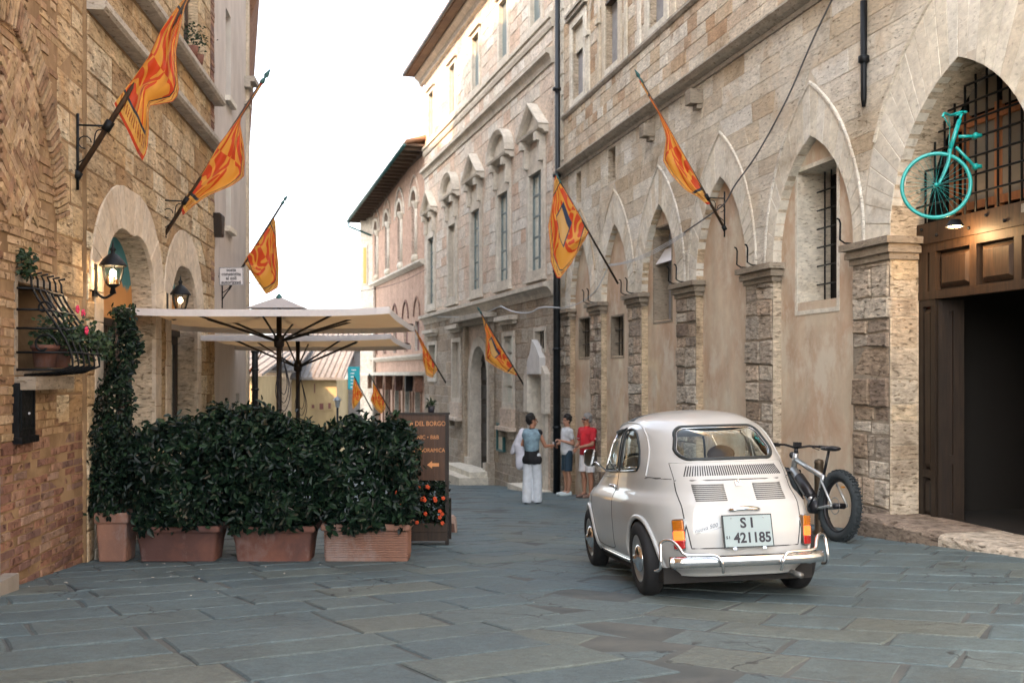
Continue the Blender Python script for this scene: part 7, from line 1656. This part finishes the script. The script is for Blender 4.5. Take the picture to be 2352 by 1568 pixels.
# ------------------------------------------------------------------ sign board with its flower box
def sign_board():
    Y = 10.55; k = Y / FPX; x0, x1 = kx(898, Y), kx(1030, Y); g = ground_z(.0, Y + .1); ztop = CH - (952 - 860) * k; zb = CH - (1103 - 860) * k
    t = thing('sign_board', 'brown wooden hotel sign board with orange lettering and arrow on a planter box', 'sign', ((x0 + x1) / 2, Y, g)); n = 5
    for i in range(n):
        m1 = MB(); a, b = lerp(x0, x1 - .03, i / n), lerp(x0, x1 - .03, (i + 1) / n); m1.box(((a + b) / 2, Y + .02, (ztop + zb) / 2), (b - a - .001, .03, ztop - zb)); m1.build('board', MT['wood_sign'], t)
    for x in (x0 - .02, x1 - .015):
        m1 = MB(); m1.box((x, Y + .02, (ztop + g) / 2), (.035, .06, ztop - g)); m1.build('post', MT['wood_dark'], t)
        m1 = MB(); m1.box((x, Y + .46, (zb + g) / 2 - .12), (.035, .05, zb - g - .24)); m1.build('post', MT['wood_dark'], t)
    m1 = MB(); m1.box(((x0 + x1) / 2, Y + .02, ztop + .012), (x1 - x0 + .03, .06, .02)); m1.build('top_rail', MT['wood_dark'], t)
    z1 = CH - (1200 - 860) * k; z0 = CH - (1241 - 860) * k
    for j in range(2):
        m1 = MB(); zz = lerp(z0, z1, j / 2); h = (z1 - z0) / 2; m1.box(((x0 + x1) / 2, Y - .02, zz + h / 2), (x1 - x0 - .02, .03, h - .004)); m1.build('box_board', MT['wood_mid'], t)
    m1 = MB(); m1.box(((x0 + x1) / 2, Y + .22, (z0 + z1) / 2), (x1 - x0 - .03, .42, z1 - z0 - .04)); m1.build('box_inner', MT['soil'], t)
    org = simple('orange lettering', (.72, .32, .12), .6); M = Matrix.Rotation(R(90), 3, 'X'); yy = Y + .004
    def tx(s, xa, xb, y_, size):
        o = text_obj(s, size, Vector((0, 0, 0)), Matrix.Identity(3), org, t, 'lettering', 0, 1.0, .0008); me = o.data; xs = [v.co.x for v in me.vertices]; w_ = max(xs) - min(xs); T = (kx(xb, Y) - kx(xa, Y)) / w_; ys = [v.co.y for v in me.vertices]
        for v in me.vertices: v.co = Vector(((v.co.x - min(xs)) * T + kx(xa, Y), yy - v.co.z, CH - (y_ - 860) * k + v.co.y)) - LOC[t.name]
    tx('A DEL BORGO', 941, 1023, 973, .070); tx('NIC \u2022 B&B', 958, 1008, 1004, .058); tx('PANORAMICA', 951, 1022, 1034, .060)
    ax, az = kx(981, Y), CH - (1067 - 860) * k; m1 = MB(); pl = [(0, 0), (.052, .040), (.052, .018), (.125, .018), (.125, -.018), (.052, -.018), (.052, -.040)]; m1.prism([(p[0] + ax, p[1] + az) for p in pl], lambda u, v, d: Vector((u, yy - d, v)), 0, .0016); m1.build('arrow', org, t)
    t2 = thing('red_flowers', 'orange red flowering plants in the wooden box under the sign board', 'plant', ((x0 + x1) / 2, Y + .1, z1)); P = []
    for _ in range(1500): P.append((rsd.uniform(x0 - .02, x1 - .02), rsd.uniform(Y - .06, Y + .35), rsd.uniform(z1 - .02, zb - .02)))
    m1 = MB(); leafcloud(m1, P, [(0, -.6, .5)] * len(P), .06, rsd); m1.build('foliage', MT['leaf'], t2, 'stuff')
    for _ in range(24):
        c = Vector((rsd.uniform(x0, x1 - .03), Y - .07 + rsd.uniform(-.03, .05), rsd.uniform(z1, zb - .05))); m1 = MB(); 
        for q in range(5): an = q * 1.257; m1.ball(c + Vector((math.cos(an) * .012, -.006, math.sin(an) * .012)), (.011, .006, .011), 6)
        m1.build('flower', MT['petal_red'], t2)
    t3 = thing('potted_succulent', 'small green potted plant standing on top of the sign board', 'plant', (kx(990, Y), Y + .02, ztop + .022)); m1 = MB(False); m1.lathe([(.001, 0), (.030, 0), (.040, .07), (.001, .07)], 12); m1.build('pot', MT['ink'], t3)
    m1 = MB(False); leafcloud(m1, [(rsd.gauss(0, .015), rsd.gauss(0, .01), .07 + rsd.random() * .06) for _ in range(60)], [(0, -.5, 1)] * 60, .05, rsd, .25); m1.build('foliage', MT['leaf2'], t3, 'stuff')
sign_board()
# chair leg and bag just seen past the sign
Y = 12.2; t = thing('handbag', 'beige and brown handbag on the ground just past the sign board', 'bag', (kx(1040, Y), Y, ground_z(0, Y))); m1 = MB(False); m1.prism([(-.07, 0), (.05, 0), (.035, .16), (0, .20), (-.05, .20), (-.07, .14)], lambda u, v, d: Vector((u, d, v)), .12, -.06, 0, True); m1.build('bag_body', simple('beige leather', (.42, .30, .24), .6), t)
m1 = MB(False); m1.prism([(-.05, .01), (.03, .01), (.02, .11), (-.02, .12)], lambda u, v, d: Vector((u, d, v)), -.055, -.067, 0, True); m1.build('bag_pocket', simple('brown leather', (.12, .06, .04), .6), t); m1 = MB(False); m1.tube([(-.05, .0, .19), (-.055, .02, .45), (-.05, .04, .52)], .009, 6); m1.build('strap', simple('beige strap', (.50, .40, .32), .6), t)
# ------------------------------------------------------------------ umbrellas
def umbrella(label, cxp, Yf, Yr, W, zc, zp, zsl, first=True):
    Yc = (Yf + Yr) / 2; X = kx(cxp, Yc); g = ground_z(0, Yc); t = thing('market_umbrella', label, 'umbrella', (X, Yc, g), 0, 'cafe umbrellas'); o = Vector((X, Yc, 0)); hw, hd = W / 2, (Yr - Yf) / 2
    fab, tt, bb = newmat('umbrella canvas'); bb.inputs['Base Color'].default_value = (.66, .60, .54, 1); bb.inputs['Roughness'].default_value = .9; out = tt.nodes['Material Output']; tl = tt.nodes.new('ShaderNodeBsdfTranslucent'); tl.inputs[0].default_value = (.80, .50, .22, 1); mx = tt.nodes.new('ShaderNodeMixShader'); mx.inputs[0].default_value = .35; tt.links.new(bb.outputs[0], mx.inputs[1]); tt.links.new(tl.outputs[0], mx.inputs[2]); tt.links.new(mx.outputs[0], out.inputs[0]); bump(tt, bb, noise(tt, pos(tt), 5, 4), .25, .02)
    n = 20; vs = []; fs = []; edge = []
    for i in range(n + 1):
        for j in range(n + 1):
            a, b = -1 + 2 * i / n, -1 + 2 * j / n; r_ = max(abs(a), abs(b)); sag = .035 * math.sin(math.pi * min(1, r_)) * (1 - 4 * (abs(abs(a) - abs(b)) < .08) * .25); z = lerp(zp, zc, r_ ** .95) - sag - .035 * (b + 1) + (.03 * (min(abs(a), abs(b)) / max(.01, r_)) ** 4) * r_
            vs.append(o + Vector((a * hw, b * hd, z)))
    fs = [(i * (n + 1) + j, (i + 1) * (n + 1) + j, (i + 1) * (n + 1) + j + 1, i * (n + 1) + j + 1) for i in range(n) for j in range(n)]
    m1 = MB(); m1.add(vs, fs, 0, True); c = m1.build('canopy', fab, t)
    per = [(i, 0) for i in range(n)] + [(n, j) for j in range(n)] + [(n - i, n) for i in range(n)] + [(0, n - j) for j in range(n)]
    m1 = MB(); tp = [vs[i * (n + 1) + j] + Vector((0, 0, .004)) for i, j in per]; bt = [p + Vector((0, 0, -.075)) for p in tp]; m = len(tp); m1.add(tp + bt, [(i, (i + 1) % m, m + (i + 1) % m, m + i) for i in range(m)], 0, True); m1.build('valance', simple('valance', (.68, .66, .66), .9, vary=.05), c)
    m1 = MB(); m1.add([o + Vector((a * .34 * (1 if k < 4 else 0), b * .24 * (1 if k < 4 else 0), zp + (.01 if k < 4 else .16))) for k, (a, b) in enumerate(((-1, -1), (1, -1), (1, 1), (-1, 1), (0, 0)))], [(0, 1, 4), (1, 2, 4), (2, 3, 4), (3, 0, 4)], 0, False); m1.build('vent_cap', simple('vent cloth', (.46, .43, .42), .9), t)
    dk = MT['wood_dark']; m1 = MB(); m1.tube([(X, Yc, g), (X, Yc, zp + .12)], .032, 12); m1.build('pole', dk, t); m1 = MB(); m1.box((X, Yc, g + .04), (.7, .7, .08)); m1.build('base', MT['cap'], t)
    m1 = MB(); m1.lathe([(.032, -.10), (.06, -.08), (.065, 0), (.06, .04), (.032, .05)], 12, None, (X, Yc, zsl)); m1.build('slider', dk, t); m1 = MB(); m1.lathe([(.03, -.06), (.06, -.04), (.06, .02), (.03, .03)], 12, None, (X, Yc, zp - .02)); m1.build('top_hub', dk, t)
    m1 = MB(); m1.lathe([(.03, 0), (.05, .02), (.03, .06), (.001, .09)], 10, None, (X, Yc, zp + .11)); m1.build('finial', MT['teal_dark'], t)
    for (a, b) in ((-1, -1), (0, -1), (1, -1), (1, 0), (1, 1), (0, 1), (-1, 1), (-1, 0)):
        e = o + Vector((a * hw * .985, b * hd * .985, zc - .02)); s = o + Vector((a * .04, b * .04, zp - .04)); m1 = MB(); m1.tube([s, s.lerp(e, .5) + Vector((0, 0, -.012)), e], [.018, .016, .012], 6); rb = m1.build('rib', dk, t)
        mid = s.lerp(e, .52 if a and b else .60) + Vector((0, 0, -.02)); m1 = MB(); m1.tube([o + Vector((a * .05, b * .05, zsl - .01)), mid], .013, 6); m1.build('strut', dk, rb)
    for q in range(3):   # cord with hanging loops
        m1 = MB(); s = .05 + .02 * q; L = .42 + .1 * q; m1.tube(spline([(X + .05, Yc - .05, zsl - .04), (X + .06, Yc - .06, zsl - .20), (X + .06 + s, Yc - .06, zsl - .30 - L * .5), (X + .07, Yc - .06, zsl - .24 - L), (X + .06 - s, Yc - .06, zsl - .30 - L * .5), (X + .06, Yc - .06, zsl - .20)], 6), .005, 5); m1.build('cord', MT['ink'], t)
    return t
umbrella('nearer cream square cafe umbrella with dark wooden ribs above the hedge', 641, 10.6, 13.4, 3.0, CH + .69, CH + .78, CH + .42)
umbrella('farther cream cafe umbrella half hidden below the nearer canopy', 684, 13.7, 16.5, 3.15, CH + .53, CH + .63, CH + .14)
# ------------------------------------------------------------------ lanterns
def lantern(label, u, z, off, lit):
    b0 = FL.W(u, z - .02, .03); c = FL.W(u, z, off); t = thing('wall_lantern', label, 'lantern', tuple(b0), 0, 'wall lanterns'); I = MT['iron']
    m1 = MB(); m1.tube(spline([FL.W(u, z + .05, .04), FL.W(u, z - .10, .05), FL.W(u, z - .17, off * .6), FL.W(u, z - .13, off)], 5), .012, 8); m1.build('bracket', I, t); m1 = MB(); fbox(m1, FL, u - .05, u + .05, z - .16, z + .14, .0, .05); m1.build('back_plate', I, t)
    m1 = MB(); m1.lathe([(.001, -.14), (.03, -.13), (.02, -.08), (.06, -.055), (.062, -.045), (.02, -.04)], 16, None, c); m1.build('foot', I, t)
    m1 = MB(); m1.lathe([(.060, -.045), (.082, .02), (.094, .09), (.097, .125)], 6, None, c); m1.build('glass', MT['lamp_glass'], t)
    m1 = MB(); m1.lathe([(.118, .118), (.122, .125), (.115, .14), (.085, .185), (.045, .225), (.018, .24), (.018, .26), (.030, .272), (.012, .295), (.006, .33), (.001, .36)], 18, None, c); m1.lathe([(.001, .128), (.118, .118)], 18, None, c); m1.build('cap', I, t)
    for k in range(6): a = math.pi / 3 * k; m1 = MB(); m1.tube([c + Vector((math.cos(a) * r, math.sin(a) * r, zz)) for r, zz in ((.061, -.045), (.083, .02), (.095, .09), (.098, .125))], .005, 5); m1.build('rib', I, t)
    m1 = MB(); m1.ball(c + Vector((0, 0, .055)), (.030, .030, .040), 12); m1.build('bulb', simple('lit bulb', (1, .9, .75), .3, emit=(1.0, .80, .52), es=10 if lit else 3), t)
    m1 = MB(); m1.lathe([(.022, -.04), (.022, .02), (.001, .02)], 10, None, c); m1.build('lamp_holder', simple('holder', (.5, .40, .33), .6), t)
    if lit:
        l = bpy.data.lights.new('lantern_light', 'POINT'); l.energy = 5; l.color = (1, .66, .36); l.shadow_soft_size = .04; lo = bpy.data.objects.new('lantern_light', l); COL.objects.link(lo); lo.parent = t; lo.location = (c + Vector((0, 0, .055))) - b0
lantern('lit black wall lantern beside the first arched doorway', uL(9.15), 1.89, .20, True)
lantern('black wall lantern by the second arched doorway, mostly behind the canopy', uL(11.82), 1.84, .20, False)
# ------------------------------------------------------------------ parking sign
Y = 15.1; x0, x1 = kx(504, Y), kx(559, Y); zt, zb = CH + (860 - 614) / FPX * Y, CH + (860 - 655) / FPX * Y; t = thing('street_sign', 'small white sign with black lettering on a bracket from the pale house', 'sign', (x0, Y, zb)); m1 = MB(); m1.box(((x0 + x1) / 2, Y, (zt + zb) / 2), (x1 - x0, .02, zt - zb)); pn = m1.build('panel', MT['paint_white'], t)
m1 = MB()
for (a, b) in (((x0 + .006, zb + .006), (x1 - .006, zb + .006)), ((x1 - .006, zb + .006), (x1 - .006, zt - .006)), ((x1 - .006, zt - .006), (x0 + .006, zt - .006)), ((x0 + .006, zt - .006), (x0 + .006, zb + .006))): m1.tube([(a[0], Y - .011, a[1]), (b[0], Y - .011, b[1])], .003, 4)
m1.build('border', MT['ink'], pn)
for i, s in enumerate(('sosta', 'consentita', 'ai soli', 'autorizzati')): text_obj(s, .074, Vector(((x0 + x1) / 2, Y - .013, zt - .04 - .063 * i)) - LOC[t.name], Matrix.Rotation(R(90), 3, 'X'), MT['ink'], pn, 'lettering', 0, .95, .0006, .0014)
m1 = MB(); m1.tube([(x0 - .12, Y + .02, (zt + zb) / 2), (x0, Y + .02, (zt + zb) / 2)], .010, 6); m1.tube([((x0 + x1) / 2, Y + .02, zb), (x0 + .02, Y + .05, zb - .22)], .008, 6); m1.build('bracket', MT['iron'], t)
# ------------------------------------------------------------------ flags
def flag(label, base, tip, Yb, Yt, hoist, fly, ph=0.0, bracket=True, amp=.05, r=.018, fr=None):
    """pole from base to tip, cloth strung between the hoist and fly outlines; pixel outlines at the pole's own distance"""
    B, T = P3(base[0], base[1], Yb), P3(tip[0], tip[1], Yt); t = thing('banner_flag', label, 'flag', tuple(B), 0, 'contrada flags on the facades'); d = (T - B).normalized(); L = (T - B).length
    m1 = MB(); m1.tube([B, B + d * (L - .28 * min(1, L / 3))], [r * 1.2, r], 8); m1.build('pole', MT['wood_mid'] if Yb < 16 else MT['wood_dark'], t)
    m1 = MB(); f = .28 * min(1, L / 3); m1.tube([T - d * f, T - d * f * .85, T - d * f * .7, T - d * f * .62, T - d * f * .45, T - d * f * .3, T], [r, r * 1.5, r * 1.1, r * .6, r * 1.6, r * 1.1, .001], 8); m1.build('finial', MT['teal_dark'], t)
    NS, NT = 26, 18
    def Yat(py): k = (py - base[1]) / (tip[1] - base[1]); return lerp(Yb, Yt, max(-.2, min(1.1, k)))
    Hh = pts_on([(p[0], p[1], 0) for p in hoist], NS + 1); Ff = pts_on([(p[0], p[1], 0) for p in fly], NS + 1); vs = []; m1 = MB()
    for i in range(NS + 1):
        s = i / NS
        for j in range(NT + 1):
            q = j / NT; x = lerp(Hh[i].x, Ff[i].x, q); y = lerp(Hh[i].y, Ff[i].y, q) ; Y_ = lerp(Yat(Hh[i].y), Yat(Hh[i].y), q); w_ = math.hypot(Hh[i].x - Ff[i].x, Hh[i].y - Ff[i].y) / 60
            dy = amp * (math.sin(q * 11 + s * 5 + ph) + .5 * math.sin(q * 19 - s * 8 + ph)) * min(1, w_) * (.35 + .65 * q) 
            p = P3(x, y, Y_); p.y += dy - .02; p.x *= (Y_ + dy * .9) / Y_; p.z += abs(dy) * .1
            m1.uv[len(vs)] = (q, 1 - s); vs.append(p)
    m1.add(vs, [(i * (NT + 1) + j, (i + 1) * (NT + 1) + j, (i + 1) * (NT + 1) + j + 1, i * (NT + 1) + j + 1) for i in range(NS) for j in range(NT)], 0, True); m1.build('cloth', MT['flag_shield' if 'shield' in label or 'portal' in label else 'flag'], t)
    if bracket and fr is not None:
        u, z = fr.px(base[0] - 2 * (1 if base[0] < 1176 else -1), base[1], 0); k_ = .55 if Yb < 16 else .5; I = MT['iron']; m1 = MB(); m1.tube([fr.W(u, z - .12, .02), fr.W(u, z + k_, .02)], .012, 6); pt_ = B + d * (k_ * .95); m1.tube([fr.W(u, z + k_ * .82, .02), pt_], .009, 6); m1.tube([pt_ - d * .05, pt_ + d * .05], r * 1.9, 8); m1.tube([B - d * .02, B + d * .05], r * 1.9, 8)
        m1.tube(spline([fr.W(u, z + .12, .03), fr.W(u, z + .22, .14), fr.W(u, z + .40, .18), pt_ + Vector((0, 0, -.05))], 5), .006, 5)
        m1.tube([fr.W(u, z + .30 + .055 * math.sin(a * .6), .08 + .055 * math.cos(a * .6)) for a in range(9)], .006, 5); m1.build('bracket', I, t)
Z1 = lambda pts: [(p[0] * .476, p[1] * .476) for p in pts]; Z2 = lambda pts: [(1234.6 + p[0] * .366, p[1] * .366) for p in pts]; Z3 = lambda pts: [(947.5 + p[0] * .348, 631.6 + p[1] * .348) for p in pts]; Z4 = lambda pts: [(775 + p[0] * .1465, 792.5 + p[1] * .1465) for p in pts]; Z5 = lambda pts: [(545.6 + p[0] * .134, 792.7 + p[1] * .134) for p in pts]
flag('largest orange and gold banner at the top left, folded in two lobes over its pole', (175, 405), (500, -110), 8.76, 8.88, Z1([(912, -30), (855, 40), (780, 150), (720, 280), (650, 380), (556, 505)]), Z1([(925, -30), (895, 40), (852, 250), (856, 330), (868, 450), (838, 490), (720, 512), (722, 640), (714, 740), (692, 788)]), 1.0, True, .05, .022, FL)
flag('orange and gold banner second from the left, on the stone house', (372, 548), (622, 157), 11.77, 11.9, Z1([(1262, 400), (1150, 580), (1060, 700), (985, 830), (905, 940), (878, 1010)]), Z1([(1268, 405), (1200, 510), (1158, 580), (1178, 700), (1184, 780), (1180, 862), (1120, 905), (1000, 950), (930, 1000), (884, 1042)]), 2.2, True, .05, .020, FL)
flag('orange banner hanging from the pale house above the cream umbrella', (509, 690), (661, 447), 16.0, 16.15, [(630, 500), (600, 545), (563, 597), (562, 604)], [(634, 512), (636, 560), (641, 612), (640, 660), (612, 677), (590, 645), (566, 608)], .4, True, .05, .018, FL)
flag('small red banner near the downspout, upper one', Z5([(120, 640)])[0], Z5([(425, 95)])[0], 24, 24.2, Z5([(400, 140), (170, 480)]), Z5([(390, 190), (310, 330), (240, 460), (175, 520)]), .2, False, .03, .016)
flag('small orange banner near the downspout, lower one', Z5([(170, 1160)])[0], Z5([(340, 790)])[0], 28, 28.2, Z5([(300, 870), (250, 960), (196, 1070)]), Z5([(302, 880), (318, 1000), (316, 1150), (250, 1145), (205, 1080)]), .7, False, .03, .016)
flag('long narrow orange banner high on the arcaded building, right of the drainpipe', (1665, 526), (1457, 158), 14.4, 14.3, Z2([(640, 500), (820, 800), (960, 1050), (1085, 1283)]), Z2([(638, 515), (700, 620), (760, 720), (806, 860), (786, 1010), (830, 1090), (930, 1200), (1000, 1235), (1060, 1286)]), 1.4, True, .05, .018, FR)
flag('orange and gold banner with shield hanging in front of the drainpipe', (1420, 652), (1275, 398), 18.6, 18.4, [(1277, 403), (1315, 468), (1353, 530)], [(1273, 412), (1268, 460), (1259, 520), (1263, 560), (1265, 605), (1282, 645), (1310, 610), (1345, 548)], 2.0, True, .05, .018, None)
flag('orange banner over the palace street floor right of the portal', Z3([(742, 738)])[0], Z3([(425, 205)])[0], 25.6, 25.5, Z3([(455, 260), (560, 440), (690, 650)]), Z3([(462, 285), (485, 400), (480, 560), (545, 605), (610, 640), (684, 662)]), .9, False, .05, .02)
flag('drooping dark orange banner at the left end of the palace', Z3([(220, 712)])[0], Z3([(-10, 320)])[0], 32.5, 32.4, Z3([(18, 355), (80, 460), (165, 612)]), Z3([(30, 400), (66, 490), (68, 570), (92, 660), (130, 678), (163, 630)]), 2.6, False, .05, .02)
flag('small orange banner in front of the teal banner', Z4([(545, 1025)])[0], Z4([(255, 480)])[0], 40, 39.8, Z4([(262, 505), (340, 670), (405, 785)]), Z4([(245, 600), (238, 750), (226, 900), (245, 1005), (300, 950), (395, 800)]), 1.1, False, .05, .022)
flag('small orange banner just left of the sign board', Z4([(860, 1095)])[0], Z4([(490, 440)])[0], 38, 37.8, Z4([(555, 575), (650, 740), (758, 920)]), Z4([(552, 640), (556, 740), (515, 860), (600, 1000), (690, 1078), (752, 1000)]), 3.1, False, .05, .022)
# teal banner, street lantern
A, B = P3(799, 842, 50), P3(826, 894, 50); t = thing('teal_banner', 'vertical teal information banner with white lines farther down the street', 'banner', (A.x, 50, B.z)); m1 = MB(); m1.box(((A.x + B.x) / 2, 50, (A.z + B.z) / 2), (B.x - A.x, .05, A.z - B.z)); m1.build('panel', simple('teal cloth', (.0, .22, .27), .7), t)
for i in range(6): m1 = MB(); m1.box((A.x + .24 + (.0 if i else .06), 49.97, A.z - .16 - .17 * i), ((.24 if i == 0 else .18), .02, .04)); m1.build('text_line', MT['paint_white'], t)
p = P3(775, 925, 30); t = thing('street_lantern', 'small white glass street lantern on a post beyond the hedge', 'street lamp', (p.x, p.y, ground_z(p.x, 30))); m1 = MB(); m1.tube([(p.x, 30, ground_z(p.x, 30)), (p.x, 30, p.z - .1)], .035, 8); m1.build('post', MT['pipe'], t); m1 = MB(); m1.lathe([(.05, -.14), (.09, .06), (.10, .08)], 6, None, p); m1.build('glass', simple('opal glass', (.45, .50, .52), .3), t); m1 = MB(); m1.lathe([(.13, .08), (.06, .17), (.02, .19), (.001, .24)], 8, None, p); m1.build('cap', simple('lamp cap', (.35, .40, .44), .4, .5), t)
# ------------------------------------------------------------------ cables
def cable(label, runs, mat, name='cable'):
    t = thing(name, label, 'cable', tuple(runs[0][0][0])); 
    for P, r in runs: m1 = MB(); m1.tube(P, r, 5, 0, False, False); m1.build('strand', mat, t)
def rp(lst, off=.05, fr=FR): return spline([fr.W(*fr.px(x, y, off), off) for x, y in lst], 5)
cable('dark cable sweeping down across the arches of the arcaded building', [(rp([(1915, -8), (1868, 90), (1808, 227), (1741, 351), (1688, 426), (1666, 465), (1633, 492), (1571, 534)], .09), .012)], simple('grey cable', (.10, .10, .10), .6))
wh = simple('white cable', (.52, .54, .56), .6)
cable('bundle of pale cables crossing the arches towards the drainpipe', [(rp([(1571 + d, 534 + d), (1500, 575 + 2 * d), (1440, 600 + d), (1399, 607 + d)], .10 + .02 * d), .006) for d in (0, 2, 4)] + [(rp([(1399, 607), (1370, 665), (1330, 696), (1290, 708)], .12), .010)], wh)
cable('pale cable looping along the palace string course', [(rp([(1287, 707), (1245, 706), (1215, 718), (1180, 716), (1150, 703)], .30, FPL), .018), (rp([(1150, 703), (1100, 722), (1040, 728), (985, 726)], .20, FPL), .010)], wh)
a, b = P3(563, 648, 17.6), P3(980, 618, 36.5); m = (a + b) / 2 + Vector((0, 0, -.45)); cable('thin wire strung across the street in front of the sky', [(spline([a, a.lerp(m, .5) + Vector((0, 0, -.12)), m, m.lerp(b, .5) + Vector((0, 0, -.12)), b], 5), .008)], MT['ink'], 'wire')
